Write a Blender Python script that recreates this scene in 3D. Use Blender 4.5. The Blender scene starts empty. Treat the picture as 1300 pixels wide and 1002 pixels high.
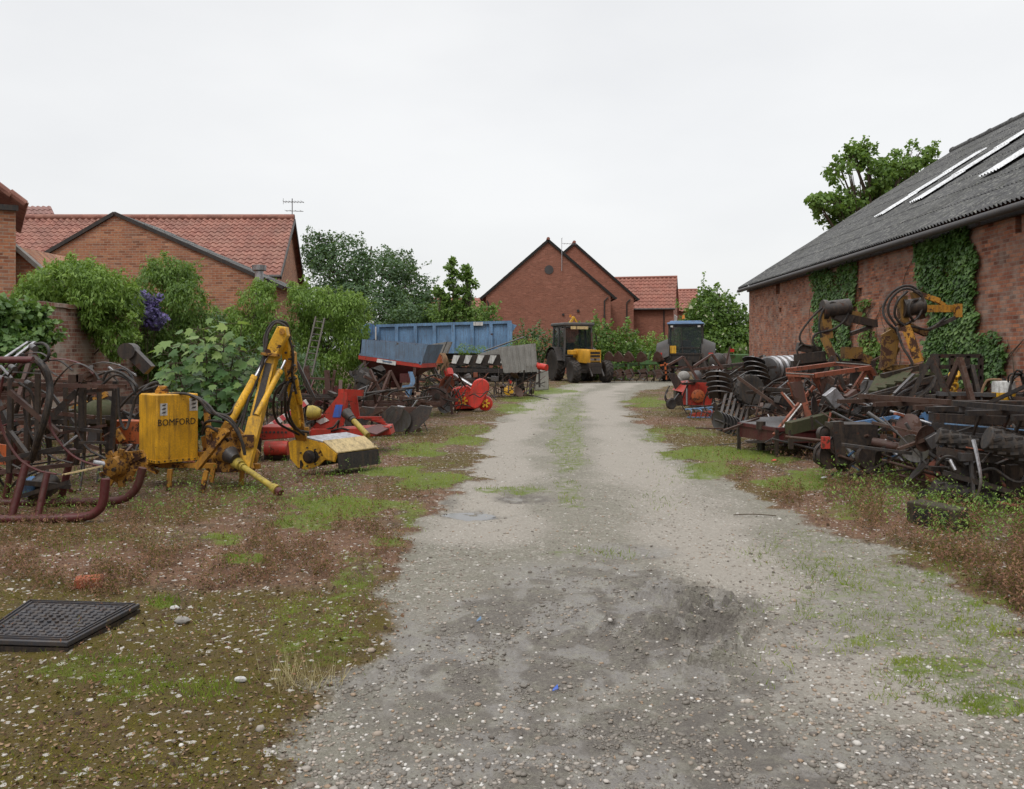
import bpy, math, random
import numpy as np
from mathutils import Vector, Matrix
from math import sin, cos, pi, radians
rnd = random.Random(11)
R = np.random.default_rng(5)
scene = bpy.context.scene
COL = scene.collection
F = 1100.0; EYE = 1.6; HY = 445.0
def P(px, py, Z): return Vector(((px-650)/F*Z, Z, EYE+(HY-py)/F*Z))
def G(px, py):
    Z = EYE*F/(py-HY)
    return Vector(((px-650)/F*Z, Z, 0.0))
# ---------------------------------------------------------------- numpy noise
_perm = np.random.default_rng(3).random(1 << 16)
def _h(i, j, k):
    return _perm[((i*73856093) ^ (j*19349663) ^ (k*83492791)) & 0xFFFF]
def vnoise(x, y, z=0.0):
    x = np.asarray(x, float); y = np.asarray(y, float); z = np.zeros_like(x)+z
    i = np.floor(x).astype(np.int64); j = np.floor(y).astype(np.int64); k = np.floor(z).astype(np.int64)
    u = x-i; v = y-j; w = z-k
    u = u*u*(3-2*u); v = v*v*(3-2*v); w = w*w*(3-2*w)
    def L(a, b, t): return a+(b-a)*t
    a = L(L(_h(i, j, k), _h(i+1, j, k), u), L(_h(i, j+1, k), _h(i+1, j+1, k), u), v)
    b = L(L(_h(i, j, k+1), _h(i+1, j, k+1), u), L(_h(i, j+1, k+1), _h(i+1, j+1, k+1), u), v)
    return L(a, b, w)
def fbm(x, y, z=0.0, o=4):
    s = 0; a = .5; t = 0
    for q in range(o):
        s = s+a*vnoise(np.asarray(x)*2**q+q*17.3, np.asarray(y)*2**q+q*5.1, np.asarray(z)*2**q); t += a; a *= .5
    return s/t
# ---------------------------------------------------------------- materials
class MT:
    def __init__(s, name):
        s.m = bpy.data.materials.new(name); s.m.use_nodes = True
        s.t = s.m.node_tree; s.b = s.t.nodes['Principled BSDF']; s.out = s.t.nodes['Material Output']
    def n(s, ty, props=None, **inp):
        nd = s.t.nodes.new(ty)
        for k, v in (props or {}).items(): setattr(nd, k, v)
        for k, v in inp.items():
            key = int(k[1:]) if k[0] == 'i' and k[1:].isdigit() else k.replace('_', ' ')
            s.set(nd.inputs[key], v)
        return nd
    def set(s, sock, v):
        if isinstance(v, bpy.types.Node): v = v.outputs[0]
        if isinstance(v, bpy.types.NodeSocket): s.t.links.new(v, sock)
        else:
            if hasattr(sock.default_value, '__len__') and not hasattr(v, '__len__'): v = (v,)*3
            if hasattr(v, '__len__') and len(sock.default_value) == 4 and len(v) == 3: v = (*v, 1)
            sock.default_value = v
    def bs(s, **k):
        for a, v in k.items(): s.set(s.b.inputs[a.replace('_', ' ')], v)
    def ramp(s, fac, stops, interp='LINEAR'):
        r = s.n('ShaderNodeValToRGB'); s.set(r.inputs[0], fac); cr = r.color_ramp; cr.interpolation = interp
        while len(cr.elements) < len(stops): cr.elements.new(.5)
        for e, (p, c) in zip(cr.elements, stops):
            e.position = p; e.color = (*c, 1) if hasattr(c, '__len__') else (c, c, c, 1)
        return r.outputs[0]
    def mix(s, f, a, b, mode='MIX'):
        m = s.n('ShaderNodeMix', {'data_type': 'RGBA', 'blend_type': mode})
        s.set(m.inputs[0], f); s.set(m.inputs[6], a); s.set(m.inputs[7], b); return m.outputs[2]
    def math(s, op, a, b=0.0, clamp=False):
        m = s.n('ShaderNodeMath', {'operation': op, 'use_clamp': clamp}); s.set(m.inputs[0], a); s.set(m.inputs[1], b); return m.outputs[0]
    def co(s, w='Object'): return s.n('ShaderNodeTexCoord').outputs[w]
    def noise(s, vec, scale, detail=4, rough=.6, dist=0.0):
        return s.n('ShaderNodeTexNoise', Vector=vec, Scale=scale, Detail=detail, Roughness=rough, Distortion=dist).outputs[0]
    def bump(s, h, strength=.3, dist=.01, normal=None):
        b = s.n('ShaderNodeBump', Height=h, Strength=strength, Distance=dist)
        if normal is not None: s.set(b.inputs['Normal'], normal)
        s.set(s.b.inputs['Normal'], b.outputs[0]); return b.outputs[0]
MATS = {}
def paint(name, col, rust=.3, rough=.5, metal=0.0, sc=5.0, rustc=((.018, .010, .007), (.085, .034, .018)), fade=.25):
    if name in MATS: return MATS[name]
    m = MT(name); co = m.co(); geo = m.n('ShaderNodeNewGeometry')
    n1 = m.noise(co, sc, 8, .68, .4); n2 = m.noise(co, sc*7, 5, .7); n3 = m.noise(co, sc*.45, 3, .5)
    mask = m.math('ADD', n1, m.math('MULTIPLY', m.math('SUBTRACT', n2, .5), .35))
    lo = .74-rust*.40
    mk = m.ramp(mask, [(lo, 0.0), (lo+.035, 1.0)])
    c1 = m.mix(m.ramp(n3, [(.3, 0), (.7, 1)]), tuple(c*(1-fade) for c in col), tuple(min(1, c*(1+fade*.6)+.012*fade) for c in col))
    c1 = m.mix(m.math('MULTIPLY', m.ramp(n2, [(.35, 1), (.6, 0)]), .35), c1, (.09, .065, .045))
    mpv = m.n('ShaderNodeMapping', Vector=co); mpv.inputs['Scale'].default_value = (9, 9, .8)
    c1 = m.mix(m.math('MULTIPLY', m.ramp(m.noise(mpv.outputs[0], 2.2, 5, .7), [(.48, 0), (.66, 1)]), .55 if rough < .8 else .3), c1, (.075, .05, .032))
    rc = m.mix(n2, rustc[0], rustc[1])
    c = m.mix(mk, c1, rc)
    m.bs(Specular_IOR_Level=.35, Base_Color=c, Roughness=m.math('ADD', rough-.1, m.math('MULTIPLY', n2, .3)), Metallic=m.math('MULTIPLY', m.math('SUBTRACT', 1.0, mk), metal))
    m.bs(Roughness=m.mix(mk, m.math('ADD', rough-.1, m.math('MULTIPLY', n2, .25)), .85))
    m.bump(m.math('SUBTRACT', m.math('MULTIPLY', n2, .5), m.math('MULTIPLY', mk, .3)), .35, .006)
    MATS[name] = m.m; return m.m
M_yel = paint('yellow_paint', (.74, .40, .020), .28, .42, sc=5.5)
M_tank = paint('tank_yellow_paint', (.72, .37, .016), .22, .45, sc=9, fade=.3)
M_gyel = paint('greasy_yellow_paint', (.20, .10, .014), .55, .6, sc=6)
M_lad = paint('weathered_ladder_metal', (.10, .09, .08), .3, .6)
M_yel2 = paint('worn_yellow_paint', (.44, .20, .016), .56, .6, sc=6)
M_red = paint('red_paint', (.42, .03, .018), .35, .45)
M_red2 = paint('bright_red_paint', (.62, .028, .016), .15, .35)
M_dred = paint('dark_red_paint', (.075, .009, .012), .3, .45)
M_orange = paint('orange_paint', (.48, .10, .02), .5, .55)
M_tan = paint('faded_orange_paint', (.27, .075, .04), .42, .55)
M_blue = paint('blue_paint', (.07, .18, .36), .3, .5)
M_lblue = paint('faded_blue_paint', (.13, .26, .44), .16, .6, fade=.35, sc=2.5)
M_green = paint('green_paint', (.05, .14, .04), .5, .6)
M_olive = paint('mossy_green_paint', (.035, .042, .014), .4, .8)
M_rust = paint('rusty_steel', (.060, .030, .022), .5, .65)
M_drust = paint('dark_rusty_steel', (.017, .014, .014), .38, .4)
M_brown = paint('brown_paint', (.075, .034, .028), .5, .5)
M_steel = paint('bare_steel', (.45, .45, .47), .18, .35, .8)
M_dsteel = paint('dull_steel', (.13, .13, .135), .3, .4, .6)
M_chrome = paint('ram_rod_steel', (.7, .7, .72), .0, .2, .9)
M_blk = paint('black_paint', (.016, .016, .018), .22, .45)
M_rub = paint('black_rubber', (.022, .022, .023), .0, .75)
M_hose = paint('hydraulic_hose_rubber', (.008, .008, .009), .0, .55)
M_iron = paint('cast_iron', (.030, .031, .038), .0, .38)
M_roof = paint('tractor_roof_blue', (.10, .20, .36), .1, .4)
M_tyel = paint('tractor_yellow_paint', (.66, .33, .02), .10, .4)
M_tgrey = paint('tractor_grey_paint', (.07, .072, .075), .12, .5)
M_white = paint('white_paint', (.62, .62, .60), .15, .5)
M_cream = paint('cream_paint', (.60, .46, .23), .30, .5)
M_concrete = paint('grey_concrete', (.30, .29, .27), .12, .9, rustc=((.1, .09, .07), (.2, .18, .14)))
M_grey = paint('weathered_grey_board', (.27, .265, .25), .25, .85, rustc=((.08, .07, .05), (.16, .14, .1)))
M_dkblue = paint('slate_blue_board', (.12, .19, .28), .25, .7, rustc=((.05, .04, .03), (.10, .08, .06)))
M_wood = paint('mossy_wood', (.035, .030, .018), .35, .9, rustc=((.05, .055, .02), (.10, .10, .03)))
M_lens = paint('red_lamp_plastic', (.6, .03, .02), .0, .3)
M_amber = paint('amber_lamp_plastic', (.7, .25, .02), .0, .25)
M_pvc = paint('yellow_green_plastic', (.36, .27, .04), .25, .5)
M_bluep = paint('bright_blue_sticker', (.05, .14, .55), .02, .4)
M_rope = paint('brown_rope', (.22, .13, .07), .3, .9)
M_pipe = paint('grey_plastic_pipe', (.045, .045, .05), .05, .5)
def plain(name, col, rough=.6, metal=0):
    if name in MATS: return MATS[name]
    m = MT(name); n = m.noise(m.co(), 9, 4)
    m.bs(Base_Color=m.mix(n, tuple(c*.8 for c in col), tuple(min(1, c*1.15) for c in col)), Roughness=rough, Metallic=metal)
    MATS[name] = m.m; return m.m
M_ink = plain('black_lettering', (.015, .015, .015), .5)
M_dark = plain('dark_verge_hollow_shade', (.012, .011, .01), .9)  # near-black for verge boards and the shade painted on the timber block
M_seal = plain('window_frame_white', (.7, .7, .68), .4)
def glass_mat():
    m = MT('tinted_glass'); n = m.noise(m.co(), 1.3, 3)
    m.bs(Base_Color=m.mix(n, (.010, .018, .02), (.02, .035, .038)), Roughness=.06, Alpha=.38); m.bs(Specular_IOR_Level=.4)
    return m.m
M_glass = glass_mat()
def board_mat():
    m = MT('red_white_barrier_board'); co = m.co()
    w = m.n('ShaderNodeTexWave', {'bands_direction': 'DIAGONAL'}, Vector=co, Scale=3.0)
    m.bs(Base_Color=m.mix(m.ramp(w.outputs[1], [(.49, 0), (.51, 1)]), (.55, .09, .10), (.62, .58, .56)), Roughness=.5); return m.m
M_board = board_mat()
def brick(name, c1, c2, mortar, dirt=.5, pale=0.0, bw=.225, bh=.075, dk=.42, bmp=.45):
    m = MT(name); uv = m.co('UV')
    warp = m.n('ShaderNodeVectorMath', {'operation': 'ADD'}); m.set(warp.inputs[0], uv)
    nn = m.n('ShaderNodeTexNoise', Vector=uv, Scale=1.1, Detail=2); sc = m.n('ShaderNodeVectorMath', {'operation': 'SCALE'}); m.set(sc.inputs[0], nn.outputs[1]); sc.inputs['Scale'].default_value = .03
    m.set(warp.inputs[1], sc.outputs[0])
    b = m.n('ShaderNodeTexBrick', {'offset': .5}, Vector=warp.outputs[0], Color1=(0, 0, 0), Color2=(1, 1, 1), Mortar=(.5, .5, .5), Scale=1.0, Mortar_Size=.009, Mortar_Smooth=.25, Bias=0.0, Brick_Width=bw, Row_Height=bh)
    pal = m.ramp(b.outputs[0], [(0, tuple(x*dk for x in c1)), (.13, tuple(x*(.5+dk*.5) for x in c1)), (.3, c1), (.6, c2), (.85, c1), (.93, tuple(min(1, x*1.22+.015) for x in c2)), (1, tuple(x*(.4+.6*dk) for x in c2))])
    pal = m.mix(b.outputs[1], pal, mortar)
    n1 = m.noise(uv, .55, 5, .6); n2 = m.noise(uv, 14, 6, .7); n3 = m.noise(uv, 2.2, 6, .65)
    c = pal
    c = m.mix(m.math('MULTIPLY', m.ramp(n1, [(.42, 0), (.68, 1)]), dirt), c, (.075, .05, .038))
    c = m.mix(m.math('MULTIPLY', m.ramp(n2, [(.4, 1), (.6, 0)]), .35), c, tuple(x*.4 for x in c1))
    if pale: c = m.mix(m.math('MULTIPLY', m.ramp(n3, [(.45, 0), (.62, 1)]), pale), c, (.42, .36, .30))
    m.bs(Base_Color=c, Roughness=.92)
    m.bump(m.math('ADD', m.math('MULTIPLY', b.outputs[1], -1.0), m.math('MULTIPLY', n2, .6)), .0+bmp, .010)
    return m.m
B_barn = brick('old_barn_brick', (.28, .082, .040), (.44, .165, .080), (.22, .165, .13), .5, .30)
B_new = brick('new_house_brick', (.25, .085, .05), (.29, .105, .065), (.25, .15, .115), .10, dk=.78, bmp=.15)
B_old = brick('orange_house_brick', (.36, .13, .065), (.45, .20, .10), (.36, .27, .20), .28, .10, dk=.55)
B_wall = brick('weathered_wall_brick', (.24, .09, .06), (.34, .15, .10), (.38, .31, .25), .3, .8)
def tile(name, c1, c2, dirt):
    m = MT(name); co = m.co('UV')
    mp = m.n('ShaderNodeMapping', Vector=co); mp.inputs['Scale'].default_value = (1/.25, 1/.32, 1)
    v = m.n('ShaderNodeTexVoronoi', Vector=mp.outputs[0], Scale=1.0); sp = m.n('ShaderNodeSeparateColor', Color=v.outputs[1])
    n = m.noise(co, 1.2, 5); n2 = m.noise(co, 18, 5, .7)
    c = m.mix(sp.outputs[0], c1, c2); c = m.mix(m.math('MULTIPLY', m.ramp(n, [(.35, 0), (.75, 1)]), dirt), c, (.09, .075, .06))
    c = m.mix(m.math('MULTIPLY', m.ramp(n2, [(.5, 0), (.7, 1)]), .4), c, tuple(x*.5 for x in c1))
    m.bs(Base_Color=c, Roughness=.8); m.bump(n2, .3, .01); return m.m
T_red = tile('red_pantiles', (.22, .082, .060), (.33, .15, .11), .45)
T_new = tile('new_red_pantiles', (.23, .080, .056), (.31, .125, .088), .35)
T_dull = tile('dull_red_tiles', (.23, .115, .10), (.28, .15, .13), .35)
def asb():
    m = MT('grey_corrugated_sheet'); co = m.co('UV')
    mp = m.n('ShaderNodeMapping', Vector=co); mp.inputs['Scale'].default_value = (6, .7, 1)
    n1 = m.noise(mp.outputs[0], 1.2, 7, .7); n2 = m.noise(co, 5.5, 8, .8); n3 = m.noise(co, .35, 3)
    c = m.mix(m.ramp(n1, [(.3, 0), (.7, 1)]), (.012, .012, .014), (.092, .092, .095))
    bk = m.n('ShaderNodeTexBrick', Vector=co, Color1=(0, 0, 0), Color2=(1, 1, 1), Mortar=(.5, .5, .5), Scale=1.0, Mortar_Size=.0, Brick_Width=1.05, Row_Height=1.33)
    c = m.mix(m.math('MULTIPLY', bk.outputs[0], .35), c, (.13, .13, .128))
    c = m.mix(m.math('MULTIPLY', m.ramp(n2, [(.50, 0), (.62, 1)]), .75), c, (.25, .25, .225))
    c = m.mix(m.math('MULTIPLY', m.ramp(m.noise(co, 2.3, 6, .7), [(.55, 0), (.7, 1)]), .5), c, (.05, .055, .028))
    c = m.mix(m.math('MULTIPLY', m.ramp(n3, [(.45, 0), (.7, 1)]), .5), c, (.045, .045, .04))
    m.bs(Base_Color=c, Roughness=.85); m.bump(n2, .5, .02); return m.m
M_asb = asb()
M_sky = paint('rooflight_plastic_sheet', (.74, .76, .78), .26, .4, rustc=((.20, .20, .19), (.36, .36, .34)))
def leafmat(name, dark, mid, light, trans=.35, rough=.5):
    m = MT(name); a = m.n('ShaderNodeAttribute', {'attribute_name': 'var'})
    c = m.ramp(a.outputs[2], [(0, dark), (.5, mid), (1, light)])
    m.bs(Base_Color=c, Roughness=rough); m.bs(Specular_IOR_Level=.3)
    tr = m.n('ShaderNodeBsdfTranslucent', Color=m.mix(.5, c, (.25, .4, .04), 'MIX'))
    mx = m.n('ShaderNodeMixShader', i0=trans, i1=m.b.outputs[0], i2=tr.outputs[0]); m.set(m.out.inputs[0], mx.outputs[0]); return m.m
L_clem = leafmat('climber_leaves', (.030, .060, .012), (.115, .20, .032), (.28, .40, .09))
L_ivy = leafmat('ivy_leaves', (.020, .05, .012), (.075, .15, .035), (.20, .30, .10), .25, .45)
L_dark = leafmat('dark_tree_leaves', (.018, .038, .016), (.048, .095, .038), (.12, .19, .075), .2)
L_tree = leafmat('tree_leaves', (.026, .055, .012), (.085, .155, .03), (.21, .31, .075), .35)
L_maple = leafmat('sycamore_leaves', (.03, .075, .03), (.08, .16, .05), (.24, .33, .09), .35, .4)
L_purple = leafmat('purple_flowers', (.04, .035, .09), (.10, .075, .22), (.20, .16, .36), .2)
L_cream = leafmat('cream_flowers', (.35, .35, .22), (.5, .5, .36), (.65, .65, .5), .2)
L_dead = leafmat('dead_vine_leaves', (.07, .03, .012), (.17, .08, .03), (.30, .17, .07), .15, .8)
L_grass = leafmat('grass_blades', (.06, .085, .012), (.17, .225, .028), (.34, .38, .07), .35, .6)
L_redw = leafmat('red_weed_leaves', (.045, .022, .014), (.14, .058, .036), (.30, .165, .095), .25, .7)
L_litter = leafmat('leaf_litter_flakes', (.030, .018, .010), (.11, .060, .032), (.30, .20, .12), .05, .9)
L_moss = leafmat('moss_fronds', (.028, .022, .004), (.105, .082, .010), (.20, .18, .022), .1, .9)
L_straw = leafmat('dry_straw', (.22, .16, .07), (.42, .34, .18), (.6, .52, .33), .2, .8)
L_bark = paint('tree_bark', (.085, .065, .045), .3, .9, rustc=((.05, .04, .03), (.10, .09, .06)))
# ---------------------------------------------------------------- mesh builder
def ortho(d):
    d = Vector(d).normalized(); u = Vector((0, 0, 1)) if abs(d.z) < .95 else Vector((0, 1, 0))
    a = d.cross(u).normalized(); return d, a, a.cross(d).normalized()
def smoothpath(pts, n=5):
    pts = [Vector(p) for p in pts]
    if len(pts) < 3: return pts
    q = [pts[0]*2-pts[1]]+pts+[pts[-1]*2-pts[-2]]; out = []
    for i in range(1, len(q)-2):
        a, b, c, d = q[i-1:i+3]
        for k in range(n):
            t = k/n
            out.append(.5*((2*b)+(c-a)*t+(2*a-5*b+4*c-d)*t*t+(3*b-a-3*c+d)*t**3))
    out.append(pts[-1]); return out
class MB:
    def __init__(s): s.v = []; s.f = []
    def add(s, vs, fs):
        o = len(s.v); s.v += [Vector(x) for x in vs]; s.f += [tuple(i+o for i in f) for f in fs]; return s
    def box(s, c, size, rz=0, ry=0, rx=0):
        M = Matrix.Translation(Vector(c)) @ Matrix.Rotation(rz, 4, 'Z') @ Matrix.Rotation(ry, 4, 'Y') @ Matrix.Rotation(rx, 4, 'X')
        x, y, z = [q/2 for q in size]
        vs = [M @ Vector(p) for p in ((-x, -y, -z), (x, -y, -z), (x, y, -z), (-x, y, -z), (-x, -y, z), (x, -y, z), (x, y, z), (-x, y, z))]
        return s.add(vs, [(0, 3, 2, 1), (4, 5, 6, 7), (0, 1, 5, 4), (1, 2, 6, 5), (2, 3, 7, 6), (3, 0, 4, 7)])
    def beam(s, a, b, w, h=None):
        a = Vector(a); b = Vector(b); h = h or w; d, x, y = ortho(b-a); x = x*w/2; y = y*h/2
        vs = [a-x-y, a+x-y, a+x+y, a-x+y, b-x-y, b+x-y, b+x+y, b-x+y]
        return s.add(vs, [(0, 3, 2, 1), (4, 5, 6, 7), (0, 1, 5, 4), (1, 2, 6, 5), (2, 3, 7, 6), (3, 0, 4, 7)])
    def cyl(s, a, b, r, r2=None, n=14):
        a = Vector(a); b = Vector(b); r2 = r if r2 is None else r2; d, x, y = ortho(b-a)
        vs = [a+(x*cos(t)+y*sin(t))*r for t in [2*pi*i/n for i in range(n)]]+[b+(x*cos(t)+y*sin(t))*r2 for t in [2*pi*i/n for i in range(n)]]
        return s.add(vs, [(i, (i+1) % n, n+(i+1) % n, n+i) for i in range(n)]+[tuple(range(n-1, -1, -1)), tuple(range(n, 2*n))])
    def tube(s, pts, r, n=7, sm=5, r2=None):
        pts = smoothpath(pts, sm) if sm > 1 else [Vector(p) for p in pts]
        r2 = r if r2 is None else r2; vs = []; pa = None; m = len(pts)
        for i, p in enumerate(pts):
            d = (pts[min(i+1, m-1)]-pts[max(i-1, 0)])
            if d.length < 1e-7: d = Vector((0, 0, 1))
            d.normalize()
            if pa is None: _, a, b = ortho(d)
            else:
                a = pa-d*pa.dot(d); a.normalize(); b = a.cross(d)
            pa = a; rr = r+(r2-r)*i/max(1, m-1)
            vs += [p+(a*cos(t)+b*sin(t))*rr for t in [2*pi*k/n for k in range(n)]]
        fs = [(i*n+k, i*n+(k+1) % n, (i+1)*n+(k+1) % n, (i+1)*n+k) for i in range(m-1) for k in range(n)]
        fs += [tuple(range(n-1, -1, -1)), tuple((m-1)*n+k for k in range(n))]
        return s.add(vs, fs)
    def band(s, pts, w, t, wd, sm=5):   # flat strip: width w along wd, thickness t
        pts = smoothpath(pts, sm); wd = Vector(wd).normalized()*w/2; vs = []; m = len(pts)
        for i, p in enumerate(pts):
            d = (pts[min(i+1, m-1)]-pts[max(i-1, 0)]).normalized(); nn = d.cross(wd).normalized()*t/2
            vs += [p-wd-nn, p+wd-nn, p+wd+nn, p-wd+nn]
        fs = [(i*4+k, i*4+(k+1) % 4, i*4+4+(k+1) % 4, i*4+4+k) for i in range(m-1) for k in range(4)]+[(3, 2, 1, 0), tuple((m-1)*4+k for k in range(4))]
        return s.add(vs, fs)
    def poly(s, pts, ext):
        pts = [Vector(p) for p in pts]; ext = Vector(ext); n = len(pts)
        return s.add(pts+[p+ext for p in pts], [tuple(range(n)), tuple(range(2*n-1, n-1, -1))]+[(i, n+i, n+(i+1) % n, (i+1) % n) for i in range(n)])
    def lathe(s, c, ax, prof, n=24):    # prof: list (r, h along axis)
        c = Vector(c); d, x, y = ortho(ax); vs = []
        for r, h in prof: vs += [c+d*h+(x*cos(2*pi*k/n)+y*sin(2*pi*k/n))*r for k in range(n)]
        m = len(prof)
        fs = [(i*n+k, i*n+(k+1) % n, (i+1)*n+(k+1) % n, (i+1)*n+k) for i in range(m-1) for k in range(n)]
        fs += [tuple(range(n-1, -1, -1)), tuple((m-1)*n+k for k in range(n))]
        return s.add(vs, fs)
    def disc(s, c, ax, r, dish=.12, n=20, t=.006):
        d = r*dish
        return s.lathe(c, ax, [(r*.02, d), (r*.5, d*.72), (r*.85, d*.25), (r, 0), (r, -t), (r*.85, d*.25-t), (r*.5, d*.72-t), (r*.02, d-t)], n)
    def ell(s, c, rad, n=12, m=8):
        c = Vector(c); vs = []
        for i in range(m+1):
            ph = pi*i/m
            vs += [c+Vector((rad[0]*sin(ph)*cos(2*pi*k/n), rad[1]*sin(ph)*sin(2*pi*k/n), rad[2]*cos(ph))) for k in range(n)]
        return s.add(vs, [(i*n+k, (i+1)*n+k, (i+1)*n+(k+1) % n, i*n+(k+1) % n) for i in range(m) for k in range(n)])
    def tyre(s, c, ax, Ro, w, lugs=18):
        c = Vector(c); d, x, y = ortho(ax); h = w/2
        s.lathe(c, ax, [(Ro*.55, -h*.75), (Ro*.72, -h), (Ro*.9, -h*.95), (Ro*.95, -h*.7), (Ro*.96, h*.7), (Ro*.9, h*.95), (Ro*.72, h), (Ro*.55, h*.75)], 28)
        for i in range(lugs):
            for sg in (-1, 1):
                t = 2*pi*(i+(.5 if sg > 0 else 0))/lugs; t2 = t+.22
                a = c+(x*cos(t)+y*sin(t))*Ro*.965+d*sg*h*.92; b = c+(x*cos(t2)+y*sin(t2))*Ro*.975+d*sg*h*.05
                s.beam(a, b, Ro*.06, Ro*.07)
        return s
    def build(s, name, mat, parent=None, bevel=0.0, smooth=True, uvs=True):
        me = bpy.data.meshes.new(name); me.from_pydata(s.v, [], s.f); me.update()
        o = bpy.data.objects.new(name, me); COL.objects.link(o); me.materials.append(mat)
        if parent is not None: o.parent = parent
        if uvs: boxuv(me)
        if smooth and len(me.polygons):
            me.polygons.foreach_set('use_smooth', [True]*len(me.polygons)); me.set_sharp_from_angle(angle=radians(38))
        if bevel:
            b = o.modifiers.new('bevel', 'BEVEL'); b.width = bevel; b.segments = 2; b.limit_method = 'ANGLE'; b.angle_limit = radians(40); b.harden_normals = False
        return o
def boxuv(me):
    uv = me.uv_layers.new(name='UVMap'); nl = len(me.loops)
    co = np.empty(len(me.vertices)*3); me.vertices.foreach_get('co', co); co = co.reshape(-1, 3)
    vi = np.empty(nl, int); me.loops.foreach_get('vertex_index', vi)
    nr = np.empty(len(me.polygons)*3); me.polygons.foreach_get('normal', nr); nr = np.abs(nr.reshape(-1, 3))
    tot = np.empty(len(me.polygons), int); me.polygons.foreach_get('loop_total', tot)
    ax = np.repeat(np.argmax(nr+np.array([0, 0, -.05]), axis=1), tot)
    c = co[vi]; u = np.where(ax == 0, c[:, 1], c[:, 0]); v = np.where(ax == 2, c[:, 1], c[:, 2])
    uv.data.foreach_set('uv', np.stack([u, v], 1).ravel())
def tag(o, label=None, cat=None, group=None, kind=None):
    if label: o['label'] = label
    if cat: o['category'] = cat
    if group: o['group'] = group
    if kind: o['kind'] = kind
    return o
class Thing:
    def __init__(s, name, label, cat, px, Z, group=None, rz=0, x=None):
        s.e = bpy.data.objects.new(name, None); COL.objects.link(s.e); s.e.empty_display_size = .2
        s.Z = Z; s.o = Vector(((px-650)/F*Z if x is None else x, Z, 0)); s.e.location = s.o; s.e.rotation_euler.z = rz
        tag(s.e, label, cat, group)
    def p(s, px, py, d=0.0): return P(px, py, s.Z+d)-s.o
    def pp(s, *l): return [s.p(*q) for q in l]
    def part(s, name, mb, mat, parent=None, label=None, bevel=0.0):
        o = mb.build(name, mat, parent or s.e, bevel)
        if label: o['label'] = label
        return o
def copy_tree(o, parent=None):
    c = o.copy(); COL.objects.link(c)
    if parent: c.parent = parent
    for ch in list(o.children): copy_tree(ch, c)
    return c
def text(body, size, mat, M, parent, name='lettering', ext=.002, off=0.0, sx=1.0):
    cu = bpy.data.curves.new(name, 'FONT'); cu.body = body; cu.size = size; cu.extrude = ext; cu.offset = off; cu.align_x = 'CENTER'; cu.align_y = 'CENTER'; cu.resolution_u = 2
    t = bpy.data.objects.new('tmp', cu); COL.objects.link(t)
    dg = bpy.context.evaluated_depsgraph_get(); me = bpy.data.meshes.new_from_object(t.evaluated_get(dg)); bpy.data.objects.remove(t)
    me.transform(M @ Matrix.Diagonal((sx, 1, 1, 1))); me.name = name; me.materials.clear(); me.materials.append(mat)
    o = bpy.data.objects.new(name, me); COL.objects.link(o); o.parent = parent; return o
# ---------------------------------------------------------------- leaves
SH = {'dia': (np.array([[0, 0, 0], [.5, .38, .10], [0, 1, 0], [-.5, .38, .10]]), [(0, 1, 2, 3)]),
      'lance': (np.array([[0, 0, 0], [.2, .4, .05], [0, 1.1, -.08], [-.2, .4, .05]]), [(0, 1, 2, 3)]),
      'maple': (np.array([[0, 0, 0], [.30, .02, .05], [.55, .30, .06], [.35, .42, .05], [.42, .78, .02], [.16, .68, .04], [0, 1.05, -.03], [-.16, .68, .04], [-.42, .78, .02], [-.35, .42, .05], [-.55, .30, .06], [-.30, .02, .05]]), [(0, 1, 2, 3, 4, 5), (0, 5, 6, 7), (0, 7, 8, 9, 10, 11)]),
      'ivy': (np.array([[0, 0, 0], [.45, .1, .03], [.38, .5, .03], [0, 1, -.02], [-.38, .5, .03], [-.45, .1, .03]]), [(0, 1, 2, 3), (0, 3, 4, 5)]),
      'stalk': (np.array([[-.012, 0, 0], [.012, 0, 0], [.0, 1, .2]]), [(0, 1, 2)]),
      'blade': (np.array([[-.06, 0, 0], [.06, 0, 0], [.0, 1, .12]]), [(0, 1, 2)])}
def raw(name, V, faces_flat, counts, mat, var=None, parent=None, smooth=False):
    me = bpy.data.meshes.new(name); V = np.ascontiguousarray(V, dtype=np.float32)
    me.vertices.add(len(V)); me.vertices.foreach_set('co', V.ravel())
    me.loops.add(len(faces_flat)); me.loops.foreach_set('vertex_index', np.ascontiguousarray(faces_flat, dtype=np.int32))
    st = np.concatenate([[0], np.cumsum(counts)[:-1]]).astype(np.int32)
    me.polygons.add(len(counts)); me.polygons.foreach_set('loop_start', st)
    me.update(calc_edges=True)
    if var is not None:
        a = me.attributes.new('var', 'FLOAT', 'POINT'); a.data.foreach_set('value', np.ascontiguousarray(var, dtype=np.float32))
    if smooth: me.polygons.foreach_set('use_smooth', np.ones(len(counts), bool))
    me.materials.append(mat)
    o = bpy.data.objects.new(name, me); COL.objects.link(o)
    if parent is not None: o.parent = parent
    return o
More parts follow.
